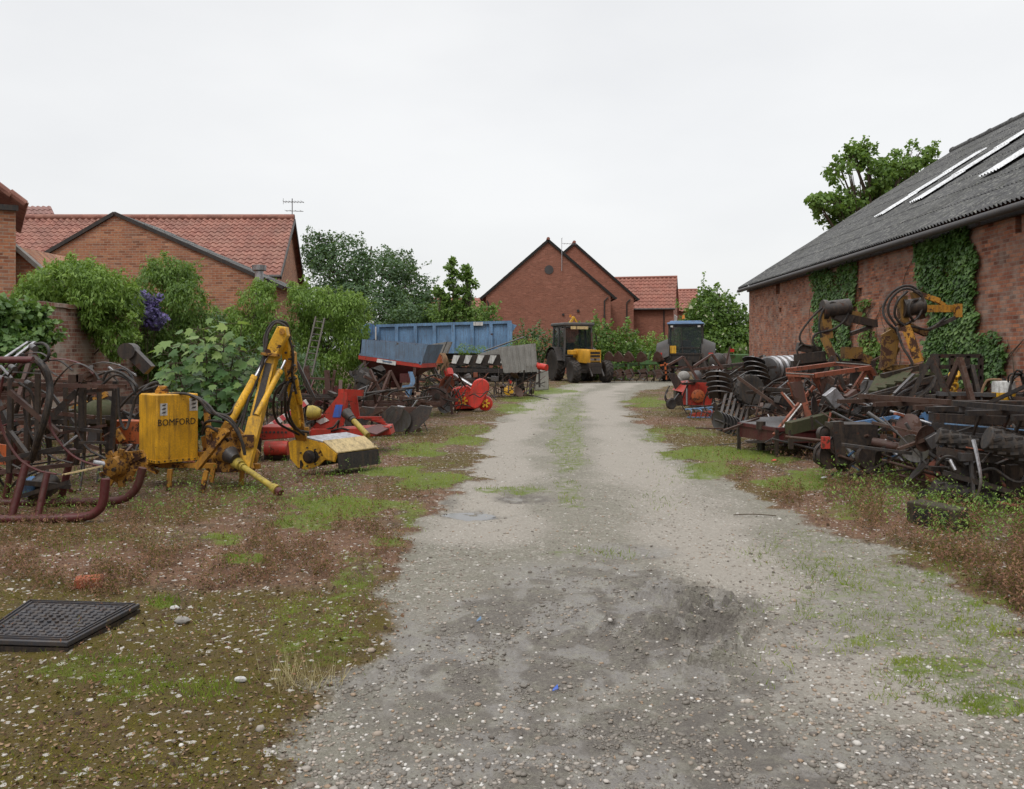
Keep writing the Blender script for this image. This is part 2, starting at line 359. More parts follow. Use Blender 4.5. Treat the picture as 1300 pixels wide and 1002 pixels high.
def leafmesh(name, pos, nrm, size, mat, shape='dia', parent=None, var=None, up=None):
    pos = np.asarray(pos, float); N = len(pos); nrm = np.asarray(nrm, float)
    nrm = nrm/np.maximum(np.linalg.norm(nrm, axis=1, keepdims=True), 1e-6)
    r = R.normal(size=(N, 3)) if up is None else np.asarray(up, float)+R.normal(size=(N, 3))*.25
    a = r-nrm*np.sum(r*nrm, axis=1, keepdims=True); a /= np.maximum(np.linalg.norm(a, axis=1, keepdims=True), 1e-6)
    b = np.cross(a, nrm); T, fc = SH[shape]; k = len(T); size = np.broadcast_to(np.asarray(size, float), (N,))
    V = pos[:, None, :]+size[:, None, None]*(T[None, :, 0, None]*b[:, None, :]+T[None, :, 1, None]*a[:, None, :]+T[None, :, 2, None]*nrm[:, None, :])
    idx = np.concatenate([np.array(f) for f in fc]); cn = np.array([len(f) for f in fc])
    ff = (idx[None, :]+(np.arange(N)*k)[:, None]).ravel(); cc = np.tile(cn, N)
    if var is None: var = R.random(N)
    return raw(name, V.reshape(-1, 3), ff, cc, mat, np.repeat(np.clip(var, 0, 1), k), parent)
def blobleaves(blobs, n, gap=.38, gf=1.6, inner=.45, seed=0.0):
    """blobs: list of (centre, radii); leaves spread through the volume, thick near the skin, with gaps"""
    rad = np.array([b[1] for b in blobs], float); cen = np.array([tuple(b[0]) for b in blobs], float)
    w = (rad[:, 0]*rad[:, 2]); w /= w.sum(); N = int(n*1.9)
    i = R.choice(len(blobs), N, p=w); d = R.normal(size=(N, 3)); d /= np.linalg.norm(d, axis=1, keepdims=True)
    rr = np.where(R.random(N) < .72, 1-np.abs(R.normal(size=N))*.13+R.normal(size=N)*.05, inner+(1-inner)*R.random(N))
    lump = .78+.44*vnoise(d[:, 0]*2.3+i*7.7, d[:, 1]*2.3+seed, d[:, 2]*2.3)
    p = cen[i]+d*rad[i]*(rr*lump)[:, None]
    g = vnoise(p[:, 0]*gf+seed, p[:, 1]*gf, p[:, 2]*gf); g2 = vnoise(p[:, 0]*gf*3, p[:, 1]*gf*3+seed, p[:, 2]*gf*3)
    ok = (g*.65+g2*.35) > gap
    p = p[ok][:n]; d = d[ok][:n]; g2 = g2[ok][:n]; g = g[ok][:n]
    var = np.clip(.15+.45*g2+.25*g+.3*(R.random(len(p))-.4), 0, 1)
    nr = d*.8+R.normal(size=d.shape)*.7+np.array([0, 0, .5])
    return p, nr, var
def tree(name, label, cat, base, blobs, n, size, mat, shape='dia', group=None, gap=.38, gf=1.2, trunk=.15, limbs=9, flowers=None, inner=.4, seed=1.0, hang=False, fr=0):
    """base world ground point; blobs in world coords"""
    e = bpy.data.objects.new(name, None); COL.objects.link(e); e.location = base; tag(e, label, cat, group); b0 = Vector(base)
    bl = [((Vector(c)-b0), r) for c, r in blobs]
    p, nr, var = blobleaves(bl, n, gap, gf, inner, seed)
    up = np.array([0, 0, -1.0]) if hang else None
    leafmesh('crown' if trunk > .05 else 'foliage', p, nr, size*(.4+1.15*R.random(len(p))**1.3), mat, shape, e, var, up)
    # stray shoots breaking the outline
    sp = []; sn = []; smb = MB(); ns = 3 if trunk > .1 else 7
    for c, r in bl:
        for q in range(ns if r[0]*r[2] > .02 else 0):
            a = rnd.uniform(0, 2*pi); el = rnd.uniform(-.3 if hang else .0, 1.3); d = Vector((cos(a)*cos(el), sin(a)*cos(el)*.8, sin(el))); s0 = c+Vector((d.x*r[0], d.y*r[1], d.z*r[2]))*.8; L = min(r[0], r[2])*rnd.uniform(.35, .85); bend = Vector((rnd.uniform(-.3, .3), 0, -.5 if hang and rnd.random() < .6 else .2))*L
            path = smoothpath([s0, s0+d*L*.6, s0+d*L+bend], 6); smb.tube(path, size*.05, 4, 1, size*.02)
            for v in path[3:]:
                for z_ in range(3): sp.append(tuple(v+Vector((rnd.gauss(0, 1), rnd.gauss(0, 1), rnd.gauss(0, 1)))*size*.45)); sn.append((rnd.gauss(0, 1), rnd.gauss(0, 1)-.3, .8))
    if sp:
        leafmesh('shoot_leaves', np.array(sp), np.array(sn), size*(.5+.8*R.random(len(sp))), mat, shape, e, np.clip(.45+.5*R.random(len(sp)), 0, 1)); smb.build('shoots', L_bark, e)
    if flowers:
        q = R.choice(len(p), flowers[0]); leafmesh('flowers', p[q]*1.01, nr[q], size*flowers[1]*(.7+.6*R.random(len(q))), flowers[2], 'ivy', e)
    if trunk:
        mb = MB(); top = max(c.z+r[2]*.3 for c, r in bl); cx = sum((c for c, r in bl), Vector())/len(bl)
        tp = Vector((cx.x*.8, cx.y*.8, top)); mid = Vector((cx.x*.3, cx.y*.3, top*.45))
        mb.tube([(0, 0, -.05), mid*.5+Vector((trunk*.6, 0, 0)), mid, tp], trunk, 8, 5, trunk*.15)
        for k in range(limbs):
            c, r = bl[k % len(bl)]; t = rnd.uniform(.25, .75); s0 = mid.lerp(tp, t*.8) if k % 2 else Vector((0, 0, 0)).lerp(mid, .6+.4*t)
            en = c+Vector((rnd.uniform(-.6, .6)*r[0], rnd.uniform(-.6, .6)*r[1], rnd.uniform(-.2, .7)*r[2]))
            md = s0.lerp(en, .5)+Vector((0, 0, -.1*r[2])); mb.tube([s0, md, en], trunk*.4, 6, 4, trunk*.06)
            for q in range(3):
                e2 = en+Vector((rnd.uniform(-.5, .5)*r[0], rnd.uniform(-.5, .5)*r[1], rnd.uniform(-.1, .5)*r[2])); mb.tube([md, md.lerp(e2, .5)+Vector((0, 0, .05)), e2], trunk*.16, 5, 3, trunk*.04)
        mb.build('trunk' if trunk > .05 else 'stem', L_bark, e)
    return e
def ball(px, py, Z, rpx, rpy=None, dep=None):
    s = F/Z; rpy = rpy or rpx; return (P(px, py, Z), (rpx/s, dep or rpx/s, rpy/s))
# ================================================================ camera, light, sky
cam = bpy.data.cameras.new('camera'); co_ = bpy.data.objects.new('camera', cam); COL.objects.link(co_); scene.camera = co_
cam.sensor_width = 36; cam.lens = 36*F/1300; cam.shift_y = -56/1300; cam.clip_end = 3000; cam.clip_start = .05
co_.location = (0, 0, EYE); co_.rotation_euler = (radians(90), 0, 0)
w = bpy.data.worlds.new('World'); scene.world = w; w.use_nodes = True; nt = w.node_tree; nt.nodes.clear()
def wn(t, **k):
    n = nt.nodes.new(t)
    for a, b in k.items(): setattr(n, a, b)
    return n
sky = wn('ShaderNodeTexSky', sky_type='NISHITA', sun_disc=False); sky.sun_elevation = radians(52); sky.sun_rotation = radians(-150)
try: sky.dust_density = 3.0; sky.air_density = 1.0
except Exception: pass
bg1 = wn('ShaderNodeBackground'); bg1.inputs[1].default_value = .015; nt.links.new(sky.outputs[0], bg1.inputs[0])
tc = wn('ShaderNodeTexCoord'); mp = wn('ShaderNodeMapping'); mp.inputs['Scale'].default_value = (1, 1, 2.6); nt.links.new(tc.outputs['Generated'], mp.inputs[0])
nz = wn('ShaderNodeTexNoise'); nz.inputs['Scale'].default_value = 1.6; nz.inputs['Detail'].default_value = 5; nz.inputs['Roughness'].default_value = .5; nt.links.new(mp.outputs[0], nz.inputs[0])
rp = wn('ShaderNodeValToRGB'); nt.links.new(nz.outputs[0], rp.inputs[0])
rp.color_ramp.elements[0].position = .3; rp.color_ramp.elements[0].color = (.78, .785, .795, 1); rp.color_ramp.elements[1].position = .7; rp.color_ramp.elements[1].color = (.93, .93, .925, 1)
sx = wn('ShaderNodeSeparateXYZ'); nt.links.new(tc.outputs['Generated'], sx.inputs[0])
mr = wn('ShaderNodeMapRange'); mr.inputs['From Min'].default_value = .42; mr.inputs['From Max'].default_value = 1.0; mr.inputs['To Min'].default_value = .96; mr.inputs['To Max'].default_value = 2.4; nt.links.new(sx.outputs[2], mr.inputs['Value'])
bg2 = wn('ShaderNodeBackground'); nt.links.new(mr.outputs[0], bg2.inputs[1]); nt.links.new(rp.outputs[0], bg2.inputs[0])
ad = wn('ShaderNodeAddShader'); nt.links.new(bg1.outputs[0], ad.inputs[0]); nt.links.new(bg2.outputs[0], ad.inputs[1])
ow = wn('ShaderNodeOutputWorld'); nt.links.new(ad.outputs[0], ow.inputs[0])
sd = bpy.data.lights.new('sun', 'SUN'); sd.energy = 1.1; sd.angle = radians(14); sd.color = (1, .97, .92)
so = bpy.data.objects.new('sun', sd); COL.objects.link(so); so.rotation_euler = (radians(38), 0, radians(-30)); so.location = (0, 0, 30)
scene.view_settings.view_transform = 'Standard'; scene.view_settings.look = 'None'; scene.view_settings.exposure = 0; scene.view_settings.gamma = 1
# ================================================================ ground
NY, NX = 1050, 760
ys = 1.6*np.exp(np.linspace(0, math.log(64/1.6), NY)); ss = np.linspace(-.78, .86, NX)
Yg, Sg = np.meshgrid(ys, ss, indexing='ij'); Xg = Sg*(Yg+2.5)
def topx(x, y): return 650+F*x/y, HY+F*EYE/y
def polysd(px, py, poly):   # signed distance in pixels, + inside
    poly = np.array(poly, float); inside = np.zeros(px.shape, bool); dmin = np.full(px.shape, 1e9)
    for (x1, y1), (x2, y2) in zip(poly, np.roll(poly, -1, 0)):
        c = ((y1 > py) != (y2 > py)); xi = (x2-x1)*(py-y1)/((y2-y1) if y2 != y1 else 1e-9)+x1; inside ^= c & (px < xi)
        dx, dy = x2-x1, y2-y1; t = np.clip(((px-x1)*dx+(py-y1)*dy)/(dx*dx+dy*dy+1e-9), 0, 1)
        dmin = np.minimum(dmin, np.hypot(px-x1-t*dx, py-y1-t*dy))
    return np.where(inside, dmin, -dmin)
TRACK = [(250, 1250), (345, 1002), (400, 912), (452, 830), (488, 780), (526, 720), (546, 680), (574, 630), (600, 590), (618, 550), (640, 524), (672, 505), (700, 494), (722, 487.5), (760, 485), (860, 483.5), (990, 483), (990, 487), (860, 489), (815, 497), (797, 512), (802, 530), (830, 555), (872, 588), (925, 612), (985, 637), (1050, 665), (1120, 695), (1205, 738), (1285, 772), (1420, 850), (1700, 1250)]
def g2w(poly):
    return [(G(x, y).x, G(x, y).y) for x, y in poly]
TRW = g2w(TRACK)
def sm(a, lo, hi):
    t = np.clip((a-lo)/(hi-lo), 0, 1); return t*t*(3-2*t)
def masks(X, Y):
    px, py = topx(X, Y)
    n1 = fbm(X*1.3, Y*1.3, 1.0, 4)-.5; n2 = fbm(X*6, Y*6, 5.0, 3)-.5
    td = polysd(X, Y, TRW)+n1*.9+n2*.45
    track = sm(td, -.16, .22)
    grass = np.zeros_like(X)
    for cx, cy, rx, ry, st in [(430, 652, 95, 20, 1), (380, 668, 50, 12, .8), (505, 600, 55, 13, 1), (530, 572, 45, 9, .8), (600, 548, 30, 7, .6), (645, 520, 30, 6, .8), (700, 497, 40, 5, .9), (560, 612, 30, 12, .5),
                           (312, 716, 34, 8, .8), (205, 768, 22, 8, .6), (285, 686, 26, 8, .7), (930, 580, 75, 14, 1), (1010, 613, 55, 12, 1), (870, 548, 35, 8, .6), (822, 512, 28, 8, .8), (60, 620, 90, 30, .25),
                           (1185, 850, 60, 20, .75), (1255, 905, 50, 16, .7), (1105, 815, 45, 12, .5), (1120, 760, 190, 75, .38), (722, 555, 24, 90, .5), (545, 612, 45, 16, .8), (490, 690, 40, 16, .65), (590, 560, 30, 10, .8), (900, 598, 60, 12, .85), (1085, 652, 50, 9, .55), (835, 552, 25, 12, .6), (665, 507, 30, 6, .7), (130, 860, 90, 20, .45), (1000, 700, 60, 30, .3), (690, 520, 20, 20, .3), (1200, 880, 120, 40, .4), (840, 620, 40, 40, .2), (960, 850, 60, 40, .15), (1190, 730, 25, 6, .6), (1245, 765, 40, 8, .5), (735, 705, 60, 8, .35), (650, 625, 50, 5, .6), (230, 890, 120, 25, .4), (400, 800, 60, 60, .42), (455, 730, 40, 50, .5), (520, 660, 30, 30, .6), (150, 690, 100, 20, .3)]:
        q = np.hypot((px-cx)/rx, (py-cy)/ry); grass = np.maximum(grass, st*sm(q+n1*1.6+n2*.6, 1.25, .55))
    mud = np.zeros_like(X)
    for cx, cy, rx, ry, st in [(860, 790, 170, 62, 1), (640, 840, 230, 90, .95), (900, 880, 140, 60, .95), (600, 655, 60, 11, .95), (662, 634, 42, 8, 1), (560, 640, 30, 10, .9), (800, 702, 60, 9, .8), (480, 800, 40, 25, .8), (700, 735, 130, 30, .8), (470, 860, 60, 90, .8), (1040, 800, 120, 50, .5), (800, 980, 460, 130, 1)]:
        q = np.hypot((px-cx)/rx, (py-cy)/ry); mud = np.maximum(mud, st*sm(q+n1*1.5+n2*.5, 1.25, .5))
    moss = sm(fbm(X*.9, Y*.9, 9.0, 4)+.22*sm(py, 700, 800)-.18*(px > 1000), .44, .62)
    red = sm(fbm(X*1.1, Y*1.1, 14.0, 4)+.12*np.exp(-((py-660)/90)**2)-.25*sm(py, 740, 850), .44, .56)
    return td, track, grass*(1-.0*track), mud*track, moss*(1-track), red*(1-track)
TD, TRK, GRS, MUD, MOS, RED = masks(Xg, Yg)
PX, PY = topx(Xg, Yg)
Zg = (fbm(Xg*.5, Yg*.5, 2.0, 3)-.5)*.07+(fbm(Xg*3, Yg*3, 3.0, 4)-.5)*.035*(1-.5*TRK)+(fbm(Xg*14, Yg*14, 4.0, 3)-.5)*.018*(1-.45*TRK)
Zg += .02*(1-TRK)+GRS*.012
# wheel ruts running along the drive and churned tread marks
ang = radians(24); U = Xg*cos(ang)+Yg*sin(ang); V = -Xg*sin(ang)+Yg*cos(ang)
chev = .5+.5*np.sin(2*pi*(U*5.2+np.abs(((V*1.6+.3*fbm(Xg, Yg, 2.2, 2)) % 1)-.5)*3.2+fbm(Xg*2.5, Yg*2.5, 7.0, 3)*2.2))
rd = sm(np.hypot((PX-870)/130, (PY-800)/70), 1.15, .4)
Zg += rd*(.085*sm(chev, .5, .9)*sm(fbm(Xg*3, Yg*3, 8.0, 3), .34, .52)-.02)
Zg -= .03*sm(np.hypot((PX-600)/62, (PY-654)/11)+(fbm(Xg*2, Yg*2, 3.3, 3)-.5), 1.1, .3)+.03*sm(np.hypot((PX-662)/36, (PY-634)/7), 1.1, .3)+.028*sm(np.hypot((PX-800)/52, (PY-702)/9), 1.1, .3)
Zg += MUD*(fbm(Xg*9, Yg*9, 21.0, 4)-.5)*.045
edge = np.minimum(np.minimum(Sg-ss[0], ss[-1]-Sg)*14, (64-Yg)*.3).clip(0, 1)
Zg = Zg*edge-(1-edge)*.10
WET = np.clip(MUD, 0, 1)*sm(-(fbm(Xg*5, Yg*5, 8.0, 3)-.5)-.30*rd*(chev-.5)+(fbm(Xg*1.3, Yg*1.3, 31.0, 3)-.5), -.04, .06)
def polydist(X, Y, pts):
    d = np.full(X.shape, 1e9); pts = [G(*p) for p in pts]
    for a, b in zip(pts, pts[1:]):
        dx, dy = b.x-a.x, b.y-a.y; t = np.clip(((X-a.x)*dx+(Y-a.y)*dy)/(dx*dx+dy*dy), 0, 1); d = np.minimum(d, np.hypot(X-a.x-t*dx, Y-a.y-t*dy))
    return d
n_l = fbm(Xg*1.2, Yg*.8, 40.0, 4)-.5
LANE = np.maximum(sm(polydist(Xg, Yg, [(760, 486), (716, 498), (665, 525), (640, 560), (625, 610), (600, 680)])+n_l*1.1, .75, .15), sm(polydist(Xg, Yg, [(800, 487), (765, 500), (765, 530), (790, 570), (850, 640), (960, 745), (1080, 850)])+n_l*1.1, .75, .15))*TRK*(1-.8*MUD)
def groundmat():
    m = MT('ground_and_gravel'); pos = m.n('ShaderNodeNewGeometry').outputs['Position']
    at = {k: m.n('ShaderNodeAttribute', {'attribute_name': k}).outputs[2] for k in ('track', 'grass', 'mud', 'moss', 'red', 'wet', 'lane')}
    nf = m.noise(pos, 45, 8, .75); nm = m.noise(pos, 7, 6, .65); nl = m.noise(pos, .8, 4, .55); nff = m.noise(pos, 160, 4, .7)
    v1 = m.n('ShaderNodeTexVoronoi', Vector=pos, Scale=42.0, Randomness=1.0); v2 = m.n('ShaderNodeTexVoronoi', Vector=pos, Scale=95.0)
    s1 = m.n('ShaderNodeSeparateColor', Color=v1.outputs[1]); s2 = m.n('ShaderNodeSeparateColor', Color=v2.outputs[1])
    g = m.mix(s1.outputs[0], (.18, .16, .135), (.42, .385, .335)); g2 = m.mix(s2.outputs[0], (.13, .115, .098), (.50, .465, .41))
    grav = m.mix(m.ramp(nm, [(.4, 0), (.6, 1)]), g, g2)
    grav = m.mix(m.math('MULTIPLY', m.ramp(v1.outputs[0], [(.25, 0), (.6, 1)]), .55), grav, (.12, .105, .088))
    grav = m.mix(m.math('MULTIPLY', m.ramp(s1.outputs[1], [(.9, 0), (.95, 1)]), .8), grav, (.56, .53, .48))
    grav = m.mix(m.math('MULTIPLY', m.ramp(s2.outputs[2], [(.93, 0), (.96, 1)]), .7), grav, (.60, .57, .52))
    dust = m.mix(nf, (.25, .225, .19), (.38, .35, .305)); grav = m.mix(m.ramp(nl, [(.38, .05), (.62, .45)]), grav, dust); grav = m.mix(m.math('MULTIPLY', m.math('SUBTRACT', 1.0, at['lane']), m.ramp(nm, [(.35, .35), (.65, .8)])), grav, m.mix(nff, (.085, .085, .055), (.25, .235, .19))); grav = m.mix(m.math('MULTIPLY', at['lane'], .75), grav, dust)
    mudc = m.mix(nf, (.060, .053, .046), (.21, .19, .168)); mk = m.math('MULTIPLY', at['mud'], m.ramp(m.math('ADD', m.math('MULTIPLY', nm, .6), m.math('MULTIPLY', nf, .4)), [(.475, 1), (.555, .42)]), True)
    trk = m.mix(mk, grav, mudc)
    soil = m.mix(m.ramp(nf, [(.35, 0), (.65, 1)]), (.040, .028, .018), (.135, .088, .052))
    litter = m.mix(s2.outputs[0], (.075, .045, .026), (.24, .155, .09)); soil = m.mix(m.ramp(nm, [(.42, 0), (.6, .8)]), soil, litter)
    soil = m.mix(m.math('MULTIPLY', at['red'], m.ramp(nff, [(.4, 0), (.6, .6)])), soil, (.20, .085, .055))
    mossc = m.mix(nff, (.034, .025, .004), (.125, .095, .012)); soil = m.mix(m.math('MULTIPLY', at['moss'], m.ramp(nm, [(.35, .3), (.6, 1)])), soil, mossc)
    soil = m.mix(m.math('MULTIPLY', m.ramp(s2.outputs[1], [(.965, 0), (.98, 1)]), .8), soil, (.42, .38, .33))
    soil = m.mix(m.math('MULTIPLY', m.ramp(s1.outputs[2], [(.96, 0), (.975, 1)]), .9), soil, (.5, .47, .43))
    c = m.mix(m.ramp(m.math('ADD', at['track'], m.math('MULTIPLY', m.math('SUBTRACT', nf, .5), .9)), [(.3, 0), (.7, 1)]), soil, trk)
    gc = m.mix(nff, (.055, .075, .014), (.17, .23, .035)); gm = m.ramp(m.math('ADD', at['grass'], m.math('ADD', m.math('MULTIPLY', m.math('SUBTRACT', nm, .5), 1.9), m.math('MULTIPLY', m.math('SUBTRACT', nff, .5), .9))), [(.40, 0), (.75, .85)])
    c = m.mix(gm, c, gc)
    wet = m.math('MULTIPLY', at['wet'], m.ramp(nf, [(.40, 1), (.62, .25)]))
    m.bs(Base_Color=c, Roughness=m.mix(wet, .92, .16)); m.bs(Specular_IOR_Level=m.mix(wet, .25, .8))
    h = m.math('ADD', m.math('MULTIPLY', v1.outputs[0], -.8), m.math('ADD', m.math('MULTIPLY', v2.outputs[0], -.5), m.math('MULTIPLY', nf, 1.1)))
    m.bump(m.math('MULTIPLY', h, m.math('SUBTRACT', 1.0, m.math('MULTIPLY', wet, .85))), .75, .018); return m.m
M_ground = groundmat()
def gridmesh():
    vid = np.arange(NY*NX).reshape(NY, NX); q = np.stack([vid[:-1, :-1], vid[:-1, 1:], vid[1:, 1:], vid[1:, :-1]], -1).reshape(-1, 4)
    tq = TRK.ravel()[q].mean(1); V = np.stack([Xg, Yg, Zg], -1).reshape(-1, 3)
    for name, sel in (('ground', tq <= .5), ('gravel_track', tq > .5)):
        f = q[sel]; used, inv = np.unique(f, return_inverse=True)
        o = raw(name, V[used], inv.ravel(), np.full(len(f), 4), M_ground, smooth=True); tag(o, kind='structure')
        for k, a in (('track', TRK), ('grass', GRS), ('mud', MUD), ('moss', MOS), ('red', RED), ('wet', WET), ('lane', LANE)):
            at = o.data.attributes.new(k, 'FLOAT', 'POINT'); at.data.foreach_set('value', a.ravel()[used].astype(np.float32))
gridmesh()
mb = MB(); mb.add([(-900, -300, -.09), (900, -300, -.09), (900, 1500, -.09), (-900, 1500, -.09)], [(0, 1, 2, 3)]); tag(mb.build('far_ground', M_ground, smooth=False), kind='structure')
# height lookup
def gz(x, y):
    x = np.asarray(x, float); y = np.asarray(y, float)
    i = np.clip(np.searchsorted(ys, y), 1, NY-1); i = np.where(np.abs(ys[i-1]-y) < np.abs(ys[i]-y), i-1, i)
    j = np.clip(np.round((x/(y+2.5)-ss[0])/(ss[1]-ss[0])).astype(int), 0, NX-1); return Zg[i, j]
# puddles: level water lying in the dips
def water():
    m = MT('muddy_water'); m.bs(Base_Color=(.055, .05, .045), Roughness=.06); m.bs(Specular_IOR_Level=.6); m.bump(m.noise(m.co(), 14, 2), .05, .003); return m.m
M_wat = water()
for (px, py, a, b, lv) in ((590, 655, .30, .22, 0), ):
    c = G(px, py); mb = MB(); n = 40
    mb.add([(c.x+a*cos(2*pi*k/n)*(1+.2*sin(3*k)), c.y+b*sin(2*pi*k/n), 0) for k in range(n)], [tuple(range(n))])
    z = float(gz(c.x, c.y))+.002
    for v in mb.v: v.z = z
    tag(mb.build('puddle', M_wat, smooth=False), kind='structure')
# ---- scattered cover
def scatter(N, pxr, pyr, fn):
    """uniform over the picture-facing verge; accept by fn(masks)"""
    px = R.uniform(*pxr, N); py = HY+(R.uniform(*[(p-HY) for p in pyr], N)); Z = EYE*F/(py-HY); X = (px-650)/F*Z
    td, t, g, m, mo, r = masks(X, Z); ok = R.random(N) < fn(td, t, g, m, mo, r, px, py); return X[ok], Z[ok], py[ok]
ICO_V = None
def ico():
    t = (1+5**.5)/2; v = np.array([(-1, t, 0), (1, t, 0), (-1, -t, 0), (1, -t, 0), (0, -1, t), (0, 1, t), (0, -1, -t), (0, 1, -t), (t, 0, -1), (t, 0, 1), (-t, 0, -1), (-t, 0, 1)])/math.hypot(1, t)
    f = [(0, 11, 5), (0, 5, 1), (0, 1, 7), (0, 7, 10), (0, 10, 11), (1, 5, 9), (5, 11, 4), (11, 10, 2), (10, 7, 6), (7, 1, 8), (3, 9, 4), (3, 4, 2), (3, 2, 6), (3, 6, 8), (3, 8, 9), (4, 9, 5), (2, 4, 11), (6, 2, 10), (8, 6, 7), (9, 8, 1)]
    return v, np.array(f)
def stonemat():
    m = MT('flint_pebbles'); a = m.n('ShaderNodeAttribute', {'attribute_name': 'var'}); n = m.noise(m.co(), 60, 4)
    c = m.ramp(a.outputs[2], [(0, (.10, .085, .07)), (.3, (.24, .20, .16)), (.62, (.36, .33, .29)), (.8, (.30, .20, .12)), (.9, (.52, .49, .45)), (1, (.66, .64, .6))])
    m.bs(Base_Color=m.mix(m.math('MULTIPLY', n, .5), c, (.12, .1, .085)), Roughness=.75); return m.m
def stones(name, X, Y, size, var=None):
    v, f = ico(); N = len(X); sc = size[:, None]*R.uniform(.55, 1.25, (N, 3))*np.array([1, 1, .55]); a = R.random(N)*2*pi
    V = v[None]*sc[:, None, :]*(1+R.normal(size=(N, 12, 1))*.13); x = V[..., 0]*np.cos(a)[:, None]-V[..., 1]*np.sin(a)[:, None]; y = V[..., 0]*np.sin(a)[:, None]+V[..., 1]*np.cos(a)[:, None]
    V = np.stack([x+X[:, None], y+Y[:, None], V[..., 2]+(gz(X, Y)+size*.12)[:, None]], -1)
    o = raw(name, V.reshape(-1, 3), (f[None]+(np.arange(N)*12)[:, None, None]).ravel(), np.full(N*20, 3), M_stone, np.repeat(R.random(N) if var is None else var, 12)); tag(o, kind='stuff'); return o
M_stone = stonemat()
def mudmat():
    m = MT('mud_clods'); n = m.noise(m.co(), 50, 5); m.bs(Base_Color=m.mix(n, (.085, .074, .062), (.22, .195, .165)), Roughness=.6); return m.m
X, Y, py = scatter(46000, (200, 1400), (520, 1010), lambda td, t, g, m, mo, r, px, py: np.where(t > .5, .34+.35*vnoise(px*.012, py*.03)-.30*m, .008))
big = R.random(len(X)) < .035
o = stones('gravel_stones', X, Y, np.where(big, R.uniform(.010, .022, len(X)), R.uniform(.004, .013, len(X)))); o['label'] = 'loose pale flint gravel strewn over the curving drive'; o['category'] = 'gravel'
X, Y, py = scatter(16000, (-60, 1400), (600, 1010), lambda td, t, g, m, mo, r, px, py: np.where(t < .5, .07, 0)*(1-.6*g)*sm(vnoise(px*.016, py*.03, 3.0), .35, .75))
o = stones('verge_pebbles', X, Y, R.uniform(.004, .013, len(X))*(1+1.6*(R.random(len(X)) < .03)), R.random(len(X))**.75); o['label'] = 'small pale stones lying in the moss and leaf litter of the verges'; o['category'] = 'pebbles'
X, Y, py = scatter(60000, (420, 1200), (600, 1010), lambda td, t, g, m, mo, r, px, py: np.where(m > .25, m, 0)*.55*sm(fbm(px*.03, py*.07, 3.0, 3), .48, .66))
big = R.random(len(X)) < .06
M_keep = M_stone; M_stone = mudmat(); o = stones('mud_clods', X, Y, np.where(big, R.uniform(.011, .022, len(X)), R.uniform(.003, .009, len(X)))); o['label'] = 'dark wet clods of mud thrown up along the tyre marks in the drive'; o['category'] = 'mud'; M_stone = M_keep
def grassy(name, X, Y, h, mat, label, cat, lean=.5, w=1.0, var=None, kind='stuff'):
    N = len(X); nr = R.normal(size=(N, 3))*np.array([1, 1, .1]); up = np.stack([R.normal(size=N)*lean, R.normal(size=N)*lean, np.ones(N)], 1)
    o = leafmesh(name, np.stack([X, Y, gz(X, Y)-.004], 1), nr, h, mat, 'stalk' if mat is L_straw else 'blade', None, var, up); tag(o, label, cat, kind=kind); return o
X, Y, py = scatter(420000, (-40, 1400), (484, 1010), lambda td, t, g, m, mo, r, px, py: np.clip(g*1.25, 0, 1)**1.6*np.clip(2.2*vnoise(px*.05, py*.11)-.45, .1, 1)+.02*(1-t))
k = R.random(len(X)); grassy('grass', X, Y, R.uniform(.010, .030, len(X))*(1+.9*vnoise(X*2.2, Y*2.2, 5.0)**2)+Y*.002, L_grass, 'short bright green grass in patches along the verges', 'grass', .7, var=np.clip(vnoise(X*2, Y*2)*.7+k*.4, 0, 1))
# low red weeds: short stems with small leaves
def weeds(name, X, Y, mat, label, hmul=1.0, k=9):
    N = len(X); h = R.uniform(.04, .15, N)*hmul; t = R.random((N, k)); a = R.random((N, k))*2*pi; rr = .022*hmul*(1-t*.4)
    lx = X[:, None]+np.cos(a)*rr+(R.normal(size=N)*.02)[:, None]*t; ly = Y[:, None]+np.sin(a)*rr; lz = gz(X, Y)[:, None]+t*h[:, None]
    pos = np.stack([lx, ly, lz], -1).reshape(-1, 3); nr = np.stack([np.cos(a), np.sin(a), .9+0*a], -1).reshape(-1, 3)
    var = np.clip(np.repeat(R.random(N), k)*.7+R.random(N*k)*.35, 0, 1)
    o = leafmesh(name, pos, nr, R.uniform(.012, .028, N*k)*(.6+.4*hmul), mat, 'lance', None, var, np.stack([np.cos(a)*.5, np.sin(a)*.5, .9+0*a], -1).reshape(-1, 3)); tag(o, label, 'weeds', kind='stuff')
X, Y, py = scatter(26000, (-40, 640), (545, 900), lambda td, t, g, m, mo, r, px, py: (1-t)*(sm(r, .3, .9)*.9+.06)*sm(vnoise(px*.03, py*.07, 6.0), .3, .6)*(1-.8*g)*sm(py, 980, 640))
weeds('red_weeds', X, Y, L_redw, 'low reddish brown weeds across the left verge')
X, Y, py = scatter(26000, (790, 1400), (500, 840), lambda td, t, g, m, mo, r, px, py: (1-t)*(.95)*(1-.85*g)*(td < -.1)*sm(vnoise(px*.03, py*.06, 6.0), .25, .65))
weeds('red_weed_growth', X, Y, L_redw, 'taller reddish weeds at the foot of the right hand scrap row', 1.5, 11)
X, Y, py = scatter(5000, (-40, 640), (520, 680), lambda td, t, g, m, mo, r, px, py: (1-t)*.5*(py < 660)*(td < -1.0))
weeds('green_weeds', X, Y, L_clem, 'low green weeds growing under the left hand machines', 1.7, 8)
X, Y, py = scatter(3000, (1040, 1400), (540, 690), lambda td, t, g, m, mo, r, px, py: (1-t)*.5*(td < -.5))
weeds('green_weed_growth', X, Y, L_clem, 'low green weeds growing among the right hand scrap', 2.4, 10)
X, Y, py = scatter(1000, (-40, 1400), (545, 860), lambda td, t, g, m, mo, r, px, py: (1-t)*.5)
